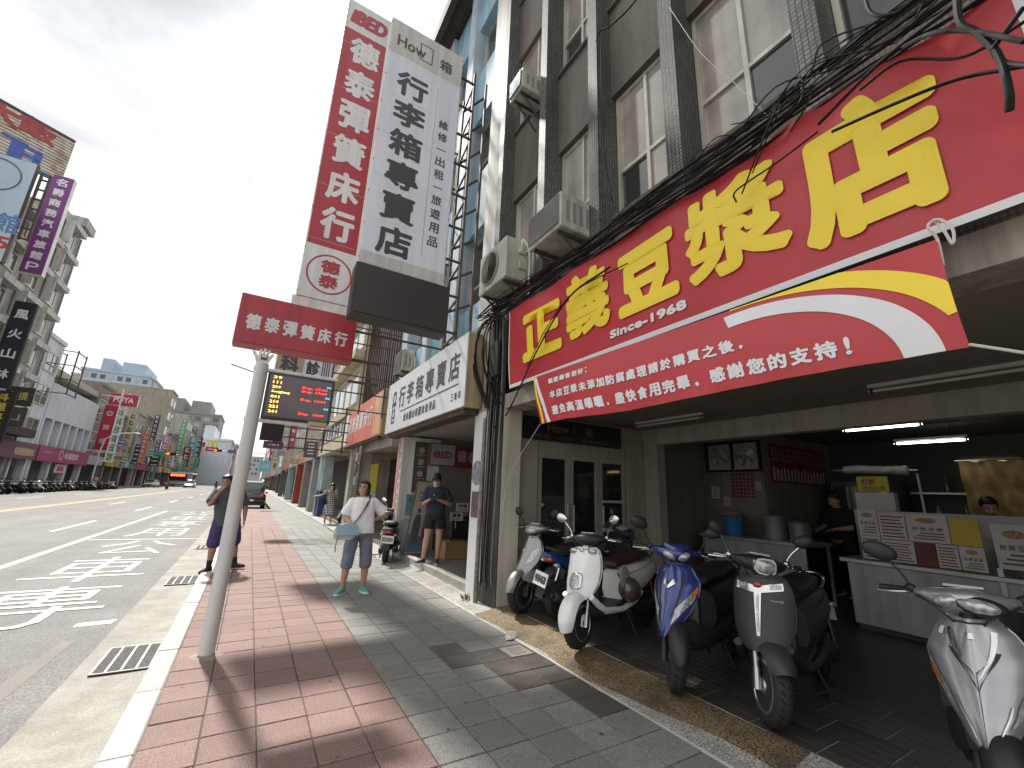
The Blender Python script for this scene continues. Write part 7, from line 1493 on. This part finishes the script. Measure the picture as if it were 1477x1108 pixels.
b = MB(); b.tube([(2.95, 5.66, .3), (2.95, 5.66, 2.7)], .016, 8); b.build('conduit', m_whitew, SV, smooth=60)
b = MB(); b.box(2.88, 2.97, 5.36, 5.60, 3.2, 3.75); b.build('junction_box', mat('dark_box', (.05, .048, .045), .6, var=.3), SV, bevel=.01)
# ================================================================== air conditioners
m_acw = mat('aircon_cream', (.42, .40, .34), .5, var=.12, vs=3, streak=.3); m_acg = mat('aircon_grille', (.20, .20, .19), .5, var=.2); m_teal = mat('faded_teal', (.10, .22, .23), .5, var=.2)
def wall_ac(label, x0, x1, y0, y1, z0, z1, mg, teal=False, split=False):
    r_ = root('air_conditioner', label, 'air conditioner', ((x0+x1)/2, (y0+y1)/2, z0), 'air conditioners on the facade')
    b = MB(); b.box(x0+.02, x1, y0, y1, z0, z1); b.build('casing', m_acw, r_, bevel=.012)
    if split:
        b = MB(); b.lathe([(.27, 0), (.27, .02), (.24, .025), (.06, .025)], (x0+.02, y1-.36, (z0+z1)/2), NX, 28); b.build('fan_grille', m_acg, r_)
        for k in range(8):
            rr = .04+.028*k; b = MB(); b.lathe([(rr, 0), (rr+.006, .003), (rr+.006, 0)], (x0-.006, y1-.36, (z0+z1)/2), NX, 24); b.build('grille_ring', m_acw, r_)
        for zz_ in (z0+.18, z0+.42):
            b = MB(); b.box(x1-.14, x1-.02, y0-.03, y0, zz_, zz_+.12); b.build('valve_cover', m_acw, r_, bevel=.008)
    else:
        b = MB(); b.box(x0, x0+.018, y0+.03, y1-.03, z0+.04, z1-.04); b.build('grille', mg, r_)
        n = 13
        for k in range(n):
            zz_ = z0+.06+(z1-z0-.12)*k/(n-1); b = MB(); b.box(x0-.008, x0-.001, y0+.03, y1-.03, zz_-.007, zz_+.007); b.build('louvre', mg, r_)
        for k in range(5):
            xx = x0+.10+.10*k
            if xx < x1-.06: b = MB(); b.box(xx, xx+.05, y0-.004, y0, z0+.10, z1-.10); b.build('side_vent', m_acg, r_)
    for yy in (y0+.1, y1-.1):
        b = MB(); b.bar((x0+.05, yy, z0-.02), (3.25, yy, z0-.02), .035); b.bar((x0+.1, yy, z0-.03), (3.22, yy, z0-.40), .025); b.build('bracket', m_steel, r_)
    b = MB(); b.tube([(x1-.1, y0-.02, z1-.2), (x1-.12, y0-.09, z1-.05), (x1-.02, y0-.11, z1-.25), (x1, y0-.08, z0-.15), (x1+.05, y0-.05, z0-.5)], .016, 7, 4); b.build('hose', m_whitew, r_, smooth=60)
    return r_
q1, q2, q3 = onx(735, 119, 2.72), onx(753, 92, 2.72), onx(739, 141, 2.72)
wall_ac('window air conditioner with teal front high beside the dark fin', 2.72, 3.24, min(q1.y, q2.y), max(q1.y, q2.y), q3.z, q1.z-.05, m_teal)
wall_ac('large cream window air conditioner just above the banner end', 2.55, 3.3, 3.40, 4.08, 4.50, 4.97, m_acg)
wall_ac('split air conditioner outdoor unit with round fan beside the tall white sign', 2.58, 2.95, 4.72, 5.55, 4.46, 5.12, m_acg, split=True)
wall_ac('small cream outdoor unit on the blue building above the long light box', 2.78, 3.12, 10.3, 11.0, 4.42, 4.98, m_acg, split=False)
# ================================================================== inside the soy-milk shop
m_stl = mat('stainless', (.40, .40, .40), .35, metal=.7, var=.2, vs=3); m_cnt = mat('counter_white', (.30, .30, .31), .5, var=.16, vs=1.5, streak=.25)
m_tube = mat('tube_light', (.92, 1.0, .96), .4, var=0, emit=6.0); m_tubeo = mat('tube_off', (.45, .44, .40), .3, var=.05); m_tubey = mat('tube_warm', (1.0, .72, .22), .4, var=0, emit=3.0)
def tubelight(label, a, c, m, hang=2.70):
    r_ = root('fluorescent_lamp', label, 'lamp', tuple((Vector(a)+Vector(c))/2))
    b = MB(); b.cyl(a, c, .016, n=10); b.build('tube', m, r_, smooth=60)
    a_, c_ = Vector(a)+Vector((0, 0, .05)), Vector(c)+Vector((0, 0, .05)); b = MB(); b.bar(a_, c_, .05, .035); b.build('batten', m_tubeo if m != m_tubey else m_steel, r_)
    for t in (.02, .98):
        p = Vector(a).lerp(Vector(c), t); b = MB(); b.cyl(p-Vector((0, 0, .02)), p+Vector((0, 0, .05)), .02, n=8); b.build('end_holder', m_black, r_)
    for t in (.2, .8):
        p = a_.lerp(c_, t)
        if hang-p.z > .05: b = MB(); b.tube([p, (p.x, p.y, hang)], .004, 5); b.build('hanger', m_black, r_)
    return r_
tubelight('lit fluorescent tube nearest the storefront beam', (6.87, 2.62, 2.5), (6.87, 1.80, 2.5), m_tube); tubelight('second lit fluorescent tube deeper in the soy milk shop', (8.34, 2.55, 2.45), (8.34, 1.75, 2.45), m_tube)
tubelight('warm yellow tube over the gold panel at the right', (8.98, 2.0, 2.2), (8.98, 1.40, 2.2), m_tubey); tubelight('unlit tube on the arcade ceiling near the glass doors', (5.28, 4.87, 2.63), (5.28, 3.65, 2.63), m_tubeo); tubelight('unlit tube on the arcade ceiling below the notice banner end', (5.22, 1.72, 2.63), (5.22, .50, 2.63), m_tubeo)
CT = root('service_counter', 'long white steel service counter inside the soy milk shop', 'counter', (6.95, 1.2, ZF))
b = MB(); b.box(6.65, 6.70, -.6, 2.72, ZF+.06, .82); b.build('front_panel', m_cnt, CT, bevel=.006)
b = MB(); b.box(6.60, 7.4, -.6, 2.78, .82, .87); b.build('counter_top', m_stl, CT, bevel=.006)
b = MB(); b.box(6.70, 7.35, -.6, 2.70, ZF, .82); b.build('cabinet', m_ing, CT)
for k in range(5):
    b = MB(); b.ell((6.645, 2.6-.5*k, .78), (.006, .01, .01)); b.build('rivet', m_stl, CT)
b = MB(); b.box(6.62, 6.65, 1.36, 1.40, ZF, .95); b.build('post', m_stl, CT)
SC_ = root('menu_screen', 'glass screen covered with printed menu sheets on the white counter', 'menu', (6.62, 1.9, .88))
b = MB(); b.box(6.625, 6.635, .2, 2.55, .88, 1.46); b.build('screen', mat('screen_dark', (.05, .05, .05), .15, coat=.6), SC_)
m_pap = mat('menu_paper', (.42, .40, .38), .6, var=.1, vs=4); m_mred = mat('menu_red', (.14, .018, .02), .6); m_myel = mat('menu_yellow', (.42, .30, .03), .6, var=.1); m_mink = mat('menu_ink', (.07, .05, .05), .6)
def sheet(y0, y1, z0, z1, kind):
    """y1 is the left edge as seen from the street"""
    b = MB(); b.box(6.615, 6.624, y0, y1, z0, z1); p_ = b.build('menu_sheet', {'y': m_myel, 'r': m_mred}.get(kind, m_pap), SC_); t = MB(); w, h = y1-y0, z1-z0; X_ = 6.615
    if kind == 'p':
        f_ = MB(); f_.add([(X_-.0005, (y0+y1)/2+w*.34*math.cos(a), z1-h*.24+h*.15*math.sin(a)) for a in [i*math.pi/10 for i in range(20)]], [tuple(range(20))]); f_.build('bowl_picture', mat('bowl_white', (.45, .42, .36), .6, var=.1), p_, recalc=False)
        f_ = MB(); f_.add([(X_-.0012, (y0+y1)/2+w*.26*math.cos(a), z1-h*.22+h*.10*math.sin(a)) for a in [i*math.pi/10 for i in range(20)]], [tuple(range(20))]); f_.build('food_picture', mat('food_photo', (.24, .15, .075), .6, var=.6, vs=60), p_, recalc=False)
        for i in range(4): put(t, '招牌豆漿'[i], (X_, y1-w*(.2+.2*i), z1-h*.52), NY, EZ, NX, w=w*.15, h=h*.12, bold=.001, k=4)
        for r_ in range(3): t.box(X_-.002, X_-.0005, y0+w*.12, y1-w*(.12+.1*r_), z0+h*(.10+.1*r_), z0+h*(.14+.1*r_))
    elif kind == 'l':
        for r_ in range(7): t.box(X_-.002, X_-.0005, y0+w*(.08+.05*(r_ % 3)), y1-w*.08, z0+h*(.08+.125*r_), z0+h*(.13+.125*r_))
    elif kind == 'r':
        for r_ in range(4): put(t, '鹹豆漿燒餅油條'[r_:r_+4], (X_, (y0+y1)/2, z0+h*(.15+.22*r_)), NY, EZ, NX, w=w*.75, h=h*.13)
    if t.v: t.build('print', m_mink if kind != 'l' else m_mred, p_, recalc=False)
for a in ((2.32, 2.52, 1.16, 1.47, 'p'), (2.32, 2.52, .89, 1.155, 'l'), (2.06, 2.31, 1.14, 1.44, 'l'), (1.70, 2.05, 1.14, 1.44, 'p'), (1.46, 1.69, 1.14, 1.42, 'y'), (2.02, 2.31, .89, 1.13, 'l'), (1.84, 2.01, .89, 1.13, 'r'), (1.66, 1.83, .89, 1.13, 'l'), (1.46, 1.65, .89, 1.13, 'p'), (1.08, 1.38, .95, 1.38, 'p'), (.70, 1.06, .95, 1.36, 'l')): sheet(*a)
YBd = root('price_board', 'yellow price board on the counter with dark handwriting', 'sign', (7.2, 2.5, 1.46))
b = MB(); b.box(7.19, 7.21, 2.34, 2.68, 1.70, 1.90); b.build('board', m_myel, YBd); b = MB(); put(b, '打折', (7.19, 2.55, 1.83), NY, EZ, NX, w=.16, h=.08, bold=.003); put(b, '內用外帶', (7.19, 2.5, 1.745), NY, EZ, NX, w=.24, h=.06); b.build('lettering', m_mink, YBd, recalc=False)
b = MB(); b.box(7.18, 7.3, 2.30, 2.72, 1.46, 1.69); b.build('stand', m_pap, YBd); b = MB(); b.box(7.22, 7.28, 2.45, 2.55, .87, 1.46); b.build('post', m_stl, YBd)
FD = root('exhaust_fans', 'pair of square exhaust fans in a dark frame on the shop wall', 'fan', (7.72, 4.8, 2.05))
b = MB(); 
for a, c, d, e_ in ((4.25, 5.33, 2.04, 2.08), (4.25, 5.33, 2.56, 2.60), (4.25, 4.29, 2.08, 2.56), (5.29, 5.33, 2.08, 2.56), (4.77, 4.80, 2.08, 2.56)): b.box(7.68, 7.745, a, c, d, e_)
b.build('frame', m_dark, FD)
for yc in (4.53, 5.05):
    b = MB(); b.box(7.73, 7.745, yc-.23, yc+.23, 2.08, 2.56); pn = b.build('plate', mat('fan_plate', (.36, .35, .32), .5), FD)
    b = MB(); b.lathe([(.20, 0), (.20, .02), (.185, .02), (.185, 0)], (7.73, yc, 2.32), NX, 24, True); b.lathe([(.04, 0), (.035, .03)], (7.73, yc, 2.32), NX, 12); b.build('guard_ring', m_stl, pn)
    for k in range(5):
        a = 2*math.pi*k/5; b = MB(); d = Vector((0, math.cos(a), math.sin(a))); n_ = Vector((0, -math.sin(a), math.cos(a))); b.obox(Vector((7.718, yc, 2.32))+d*.11, d*.065, n_*.035+Vector((.008, 0, 0)), Vector((.002, 0, 0))); b.build('blade', m_stl, pn)
MNB = root('wall_menu', 'red menu board with rows of white prices on the inner wall', 'menu', (8.95, 4.22, 1.86))
b = MB(); b.box(7.95, 9.95, 4.22, 4.247, 1.86, 2.55); b.build('board', m_mred, MNB)
b = MB()
for i in range(16):
    for r_ in range(3): put(b, '豆漿米漿燒餅油條蛋餅飯糰饅頭肉包'[(i+5*r_) % 16], (8.05+.12*i, 4.22, 2.46-.09*r_), EX, EZ, NY, w=.07, h=.07, res=1)
    b.box(8.02+.12*i, 8.08+.12*i, 4.217, 4.2195, 1.90, 2.14-.02*(i % 3))
b.build('lettering', m_pap, MNB, recalc=False)
CAL = root('wall_calendar', 'red squared calendar sheet under the exhaust fans', 'calendar', (7.74, 4.63, 1.58))
b = MB(); b.box(7.735, 7.746, 4.42, 4.85, 1.58, 2.02); b.build('sheet', m_mred, CAL)
b = MB()
for i in range(6): b.box(7.731, 7.7345, 4.425+.07*i, 4.43+.07*i, 1.60, 2.0); b.box(7.7285, 7.7305, 4.43, 4.84, 1.62+.065*i, 1.625+.065*i)
b.build('grid_lines', m_pap, CAL)
TBL = root('prep_table', 'stainless preparation table along the left of the shop', 'table', (7.3, 4.2, ZF))
b = MB(); b.box(6.9, 7.7, 3.3, 5.0, .90, .95); b.build('table_top', m_stl, TBL, bevel=.005)
b = MB(); b.box(6.95, 6.98, 3.35, 4.95, ZF+.1, .90); b.build('front_panel', m_cnt, TBL)
for xx in (6.93, 7.63):
    for yy in (3.33, 4.93): b = MB(); b.box(xx, xx+.04, yy, yy+.04, ZF, .90); b.build('leg', m_stl, TBL)
BK = root('bucket', 'blue plastic bucket standing on the preparation table', 'bucket', (7.15, 4.52, .951))
b = MB(); b.lathe([(.13, 0), (.155, .10), (.165, .30), (.172, .31), (.165, .32), (.15, .32)], (7.15, 4.52, .951), EZ, 22); b.build('body', mat('blue_plastic', (.02, .13, .30), .4, var=.08), BK, smooth=40)
b = MB(); b.tube([(7.15, 4.69, 1.26), (7.08, 4.66, 1.20), (7.0, 4.52, 1.16), (7.08, 4.38, 1.20), (7.15, 4.35, 1.26)], .006, 6, 3); b.build('handle', m_stl, BK)
for k, (x, y, r0, h, lb) in enumerate(((7.35, 3.95, .17, .34, 'tall steel soup pot on the preparation table'), (7.3, 3.55, .14, .26, 'smaller steel pot on the preparation table'))):
    P_ = root('steam_pot', lb, 'pot', (x, y, .951)); b = MB(); b.lathe([(r0*.95, 0), (r0, .02), (r0, h), (r0*1.04, h+.01), (r0, h+.012), (.03, h+.05)], (x, y, .951), EZ, 20); b.build('body', m_stl, P_, smooth=40)
    b = MB(); b.ell((x, y, .951+h+.07), (.03, .03, .02)); b.build('lid_knob', m_black, P_)
FR = root('refrigerator', 'dark glass fronted fridge against the back wall', 'fridge', (9.6, 3.4, ZF))
b = MB(); b.box(9.3, 10.1, 3.0, 3.9, ZF, 1.95); b.build('cabinet', mat('fridge_dark', (.05, .055, .06), .4), FR, bevel=.02); b = MB(); b.box(9.285, 9.3, 3.06, 3.84, .3, 1.85); b.build('glass_door', m_glassd, FR)
GP = root('gold_panel', 'crinkled gold plastic sheet hanging at the right of the shop', 'curtain', (8.6, 1.6, 1.2))
b = MB(); b.grid(lambda u, v: (8.55+.03*math.sin(u*18+v*4)+.02*math.sin(v*15), 1.95-.75*u, 1.25+.92*v), 30, 16); b.build('sheet', mat('gold_plastic', (.36, .24, .09), .35, var=.25, vs=4), GP, smooth=60, recalc=False); b = MB(); b.cyl((8.55, 1.98, 2.18), (8.55, 1.18, 2.18), .012, n=8); b.build('rail', m_stl, GP)
for k, (x, y, z, w, d, h, c, lb) in enumerate(((7.0, 1.05, .87, .30, .34, .22, (.42, .41, .39), 'white foam box on the counter at the right'), (7.05, .62, .87, .30, .3, .28, (.36, .28, .18), 'brown carton on the counter at the right'), (8.9, 3.0, ZF, .5, .5, .55, (.25, .18, .1), 'carton standing on the shop floor by the fridge'))):
    bx_ = root('storage_box', lb, 'box', (x, y, z)); b = MB(); b.box(x-w/2, x+w/2, y-d/2, y+d/2, z, z+h); b.build('carton', mat('box_%d' % k, c, .7, var=.1), bx_, bevel=.008); b = MB(); b.box(x-w/2-.002, x+w/2+.002, y-.03, y+.03, z+h*.2, z+h+.003); b.build('tape', mat('box_tape', (.3, .25, .16), .4), bx_)
# counter clutter, back shelf and hanging bags
rk = random.Random(3)
SHF = root('back_shelf', 'dark steel shelf on the back wall of the soy milk shop', 'shelf', (10.1, 2.0, 1.3))
for z in (1.30, 1.75): b = MB(); b.box(9.95, 10.29, .6, 2.95, z, z+.03); b.build('board', m_stl, SHF)
for yy in (.7, 2.8): b = MB(); b.box(9.97, 10.0, yy, yy+.03, ZF, 2.1); b.build('upright', m_stl, SHF)
for k in range(12):
    yy = .8+.17*k; z = 1.331 if k % 2 else 1.781; r0 = rk.uniform(.03, .05); h_ = rk.uniform(.16, .28); c = rk.choice([(.30, .20, .05), (.25, .25, .24), (.20, .04, .03), (.05, .12, .06), (.35, .33, .28)])
    o_ = root('bottle', '%s jar or bottle from the right on the %s board of the back shelf' % (['first', 'second', 'third', 'fourth', 'fifth', 'sixth'][k//2], 'lower' if k % 2 else 'upper'), 'bottle', (10.1, yy, z), 'bottles on the back shelf'); b = MB(); b.lathe([(r0*.95, 0), (r0, .01), (r0, h_*.62), (r0*.4, h_*.8), (r0*.38, h_)], (10.1, yy, z), EZ, 12); b.build('body', mat('btl_%.2f_%.2f' % c[:2], c, .25, coat=.5), o_, smooth=40); b = MB(); b.cyl((10.1, yy, z+h_), (10.1, yy, z+h_+.02), r0*.45, n=10); b.build('cap', m_mred, o_)
for k, (x, y, n) in enumerate(((7.1, 2.05, 3), (7.15, 1.65, 2), (7.45, 4.75, 4))):
    o_ = root('steamer_basket', ['stack of bamboo steamers behind the menu screen', 'lower stack of bamboo steamers behind the menu screen', 'stack of bamboo steamers beside the blue bucket'][k], 'steamer', (x, y, .871 if k < 2 else .951)); z0_ = .871 if k < 2 else .951
    for q_ in range(n): b = MB(); b.lathe([(.17, 0), (.175, .005), (.175, .075), (.168, .08), (.15, .08)], (x, y, z0_+.085*q_), EZ, 20); b.build('tier', mat('bamboo', (.26, .18, .09), .7, var=.2, vs=9), o_, smooth=40)
    b = MB(); b.lathe([(.175, 0), (.16, .03), (.08, .05), (.02, .06)], (x, y, z0_+.085*n), EZ, 18); b.build('lid', mat('bamboo', (.26, .18, .09), .7), o_, smooth=50)
for k in range(5):
    yy = 2.6-.12*k; o_ = root('cup_stack', 'stack of paper cups at the left end of the white counter, %s from the left' % ['first', 'second', 'third', 'fourth', 'fifth'][k], 'cups', (6.95, yy, .871), 'paper cups on the counter'); b = MB(); b.lathe([(.034, 0), (.045, .10), (.046, .10)]+[q for j in range(6) for q in ((.044, .105+.018*j), (.047, .118+.018*j))], (6.95, yy, .871), EZ, 14); b.build('cup', m_pap, o_); b = MB(); b.lathe([(.047, .22), (.043, .235), (.01, .237)], (6.95, yy, .871), EZ, 14); b.build('lid', m_black, o_)
RL = root('plastic_roll', 'rolled plastic sheet resting above the yellow price board', 'roll', (7.3, 2.45, 1.95)); b = MB(); b.tube([(7.3, 2.85, 2.0), (7.3, 2.7, 2.01), (7.3, 2.4, 1.99), (7.3, 2.15, 1.98)], [.05, .055, .05, .06], 12); b.build('roll', mat('roll_plastic', (.34, .33, .31), .3, var=.3, vs=12), RL, smooth=50); b = MB(); b.cyl((7.3, 3.0, 2.0), (7.3, 2.05, 1.98), .012, n=8); b.build('core', m_stl, RL)
for k, (yy, z, w, h) in enumerate(((5.2, 1.55, .16, .22), (4.98, 1.42, .12, .16), (4.36, 1.72, .1, .14))):
    o_ = root('wall_notice', ['pale paper notice taped left on the inner wall', 'smaller paper notice taped on the inner wall', 'slip of paper beside the red calendar'][k], 'notice', (7.745, yy, z)); b = MB(); b.box(7.738, 7.747, yy-w/2, yy+w/2, z, z+h); b.build('paper', m_pap, o_); b = MB()
    for q_ in range(4): b.box(7.736, 7.7375, yy-w*.35, yy+w*(.35-.1*(q_ % 2)), z+h*(.15+.2*q_), z+h*(.21+.2*q_))
    b.build('print', m_mink, o_)
# ================================================================== outside the luggage shop
AB = root('poster_board', 'tall leaning poster board with two figures beside the young woman', 'sign board', (3.25, 9.6, .13))
o0, R_, U_ = Vector((3.30, 9.42, .135)), Vector((.97, .15, 0)).normalized(), Vector((.17, .14, 1)).normalized(); N_ = R_.cross(U_)
b = MB(); b.obox(o0+U_*.80, R_*.30, U_*.80, N_*.014); b.build('frame', mat('board_frame', (.10, .095, .09), .5), AB)
b = MB(); b.obox(o0+U_*.80+N_*.016, R_*.275, U_*.77, N_*.003); b.build('poster', mat('poster_sand', (.42, .36, .30), .5, var=.1), AB)
b = MB(); put(b, '品牌', o0+U_*1.46+N_*.02, R_, U_, N_, w=.12, h=.07); put(b, 'WARRANTY', o0+U_*1.32+N_*.02, R_, U_, N_, w=.40, h=.05, bold=.002); put(b, 'TRAVEL BAG', o0+U_*1.22+N_*.02, R_, U_, N_, w=.44, h=.04); b.build('lettering', m_mred, AB, recalc=False)
for sx, hh in ((-.12, 0), (.12, .06)):
    b = MB(); c_ = o0+R_*sx+N_*.021
    def pl(pts): b.poly([c_+R_*x+U_*(y+hh) for x, y in pts])
    pl([(-.08, .22), (.08, .22), (.10, .62), (.06, .84), (-.06, .84), (-.10, .62)]); pl([(.04*math.cos(t), .92+.055*math.sin(t)) for t in [i*math.pi/8 for i in range(16)]]); b.build('print', mat('poster_dark', (.09, .085, .09), .6, var=.4, vs=20), AB, recalc=False)
b = MB(); b.poly([o0+R_*x+U_*y+N_*.0205 for x, y in ((-.27, .05), (.27, .05), (.27, .30), (-.27, .44))]); b.build('print', mat('poster_blue', (.10, .15, .19), .6, var=.3), AB, recalc=False)
CTN = root('carton', 'plain brown carton on the luggage shop floor under the suitcases', 'box', (3.95, 8.7, .13))
b = MB(); b.box(3.62, 4.32, 8.55, 8.95, .13, .48); b.build('body', mat('carton_brown', (.30, .19, .085), .7, var=.1), CTN, bevel=.008); b = MB(); b.box(3.615, 4.325, 8.72, 8.78, .2, .484); b.build('tape', mat('box_tape', (.3, .25, .16), .4), CTN)
def suitcase(label, x, y, z, w, h, d, c, rib=True):
    r_ = root('suitcase', label, 'suitcase', (x, y, z), 'suitcases in the luggage shop'); b = MB(); b.box(x-w/2, x+w/2, y, y+d, z+.04, z+h); b.build('shell', mat('case_%.3f_%.3f' % c[:2], c, .4, var=.1), r_, bevel=.03)
    if rib:
        for k in range(6): b = MB(); xx = x-w/2+.05+(w-.1)*k/5; b.box(xx-.012, xx+.012, y-.008, y+.001, z+.10, z+h-.06); b.build('rib', mat('case_%.3f_%.3f' % c[:2], c, .4), r_)
    for sx in (-1, 1): b = MB(); b.cyl((x+sx*(w/2-.05), y+.02, z+.03), (x+sx*(w/2-.05), y+.06, z+.03), .03, n=10); b.build('wheel', m_black, r_)
    b = MB(); b.tube([(x-.09, y+d/2, z+h), (x-.09, y+d/2, z+h+.12), (x+.09, y+d/2, z+h+.12), (x+.09, y+d/2, z+h)], .009, 6); b.build('handle', m_stl, r_)
suitcase('black ribbed suitcase on the brown carton', 3.97, 8.62, .485, .46, .40, .24, (.02, .02, .024)); suitcase('dark grey suitcase right of the brown carton', 4.62, 8.6, .13, .44, .66, .26, (.05, .05, .055)); suitcase('navy suitcase at the back of the luggage shop', 5.2, 8.9, .13, .46, .70, .26, (.02, .03, .06)); suitcase('silver suitcase deep in the luggage shop', 5.8, 9.2, .13, .46, .68, .26, (.2, .2, .21)); suitcase('tall black suitcase behind the carton', 4.35, 9.3, .13, .48, .8, .28, (.03, .028, .028))
for k, (x, y, z, lb) in enumerate(((3.82, 8.55, .89, 'upper white sale card above the black suitcase'), (3.95, 8.56, 1.08, 'white sale card with dark lettering behind the young woman'), (4.55, 8.55, .85, 'white sale card on the dark grey suitcase'))):
    r_ = root('sale_card', lb, 'sign', (x, y, z)); b = MB(); b.box(x-.14, x+.14, y, y+.012, z, z+.17); b.build('card', mat('sale_white', (.5, .49, .47), .6), r_); b = MB(); put(b, '特價' if k else '優惠', (x, y, z+.11), EX, EZ, NY, w=.2, h=.07, bold=.003); put(b, '＄1990', (x, y, z+.04), EX, EZ, NY, w=.22, h=.05); b.build('lettering', m_mred, r_, recalc=False); b = MB(); b.cyl((x, y+.02, z-.15), (x, y+.02, z+.02), .006, n=6); b.build('stick', m_stl, r_)
# service post with pipes and meters at the pavement edge beyond
UP = root('service_post', 'weathered pillar wrapped in pipes cables and meter boxes behind the woman in white', 'pillar', (2.95, 14.6, 0))
b = MB(); b.box(2.95, 3.3, 14.45, 14.85, 0, 2.9); b.build('pillar', m_fascia, UP)
for k in range(9):
    yy = 14.2+.085*k; b = MB(); b.tube([(2.86+rc.uniform(-.03, .05), yy, .02), (2.87, yy+rc.uniform(-.04, .04), 1.2), (2.88, yy, 2.1), (2.9, yy+.05, 2.9)], rc.choice((.018, .028, .035)), 8, 3); b.build('pipe', [mat('old_pipe', (.2, .185, .16), .7), m_cab, m_whitew, mat('brown_pipe', (.12, .09, .07), .7, var=.3)][k % 4], UP, smooth=60)
for z, c in ((1.55, (.22, .25, .25)), (1.95, (.10, .10, .10)), (2.3, (.28, .28, .26))): b = MB(); b.box(2.80, 2.9, 14.22+.1*(z > 1.8), 14.42+.1*(z > 1.8), z, z+.26); b.build('meter_box', mat('meter_%.2f' % z, c, .5, var=.15), UP, bevel=.01)
# weeds and litter
WD = root('weeds', 'small tuft of green weeds at the foot of the drain pipe', 'weeds', (2.88, 5.92, .02))
for k in range(16):
    a = rc.uniform(0, 6.28); l_ = rc.uniform(.04, .10); p = Vector((2.88+rc.uniform(-.06, .05), 5.93+rc.uniform(-.06, .08), .02)); d = Vector((math.cos(a)*.6, math.sin(a)*.6, 1)).normalized(); s_ = Vector((-math.sin(a), math.cos(a), 0)); b = MB(); b.add([p-s_*.008, p+s_*.008, p+d*l_*.6+s_*.012, p+d*l_+Vector((math.cos(a), math.sin(a), 0))*.02, p+d*l_*.6-s_*.012], [(0, 1, 2, 3, 4)]); b.build('leaf', mat('weed_green', (.07, .11, .03), .6, var=.3), WD, recalc=False)
RK = root('rubble', 'broken mortar lump on the joint by the wet tiles', 'rubble', (2.66, 4.35, .004))
b = MB(); b.ell((2.68, 4.35, .01), (.07, .16, .018), Matrix.Rotation(R(-40), 3, 'Z'), 10, 6); b.xf(lambda p: p+Vector((rc.uniform(-.008, .008), rc.uniform(-.008, .008), rc.uniform(-.004, .004)))); b.build('lump', m_lightagg, RK)
HC = root('access_cover', 'small square concrete access cover set in the grey paving near the ramp', 'cover', (2.50, 3.95, .001))
b = MB(); b.box(2.38, 2.62, 3.82, 4.08, -.01, .0045); b.build('plate', mat('cover_concrete', (.22, .21, .195), .8, var=.2, vs=9), HC, bevel=.003); b = MB(); b.box(2.43, 2.57, 3.87, 4.03, .0046, .0075); b.build('inset', mat('cover_inset', (.17, .165, .15), .8, var=.2), HC, bevel=.002)

# gum spots and stains on the paving, litter
GS = root('gum_spots', 'scattered dark chewing gum spots and stains on the paving', 'stains', (1.0, 4.0, .002)); tag(GS, kind='stuff')
b = MB(); rg = random.Random(11)
for k in range(80):
    x, y = rg.uniform(-.25, 2.6), rg.uniform(1.2, 11); r0 = rg.uniform(.004, .014); n_ = 9; b.poly([(x+r0*math.cos(2*math.pi*i/n_)*rg.uniform(.7, 1.2), y+r0*math.sin(2*math.pi*i/n_)*rg.uniform(.7, 1.2), .0032) for i in range(n_)])
b.build('spots', mat('gum_dark', (.07, .065, .06), .8, var=.3, vs=9), GS, recalc=False)
for k, (x, y, rz_, lb) in enumerate(((-.72, 3.4, 2.6, 'dry leaf lying in the gutter'), (2.62, 3.0, 1.1, 'dry leaf beside the aggregate ramp'))):
    zz_ = .004 if x > -.4 else -.108; lf = [(-.03, 0), (-.012, .012), (.012, .012), (.034, 0), (.012, -.012), (-.012, -.012)]; b = MB(); ca, sa = math.cos(rz_), math.sin(rz_); b.add([(x+a*ca-c*sa, y+a*sa+c*ca, zz_+(.006 if c else .001)) for a, c in lf], [(0, 1, 2, 3), (0, 3, 4, 5)]); simple(b, 'fallen_leaf', mat('leaf_brown', (.20, .13, .05), .7, var=.3), lb, 'leaf', recalc=False)
bpy.data.scenes.remove(S2)
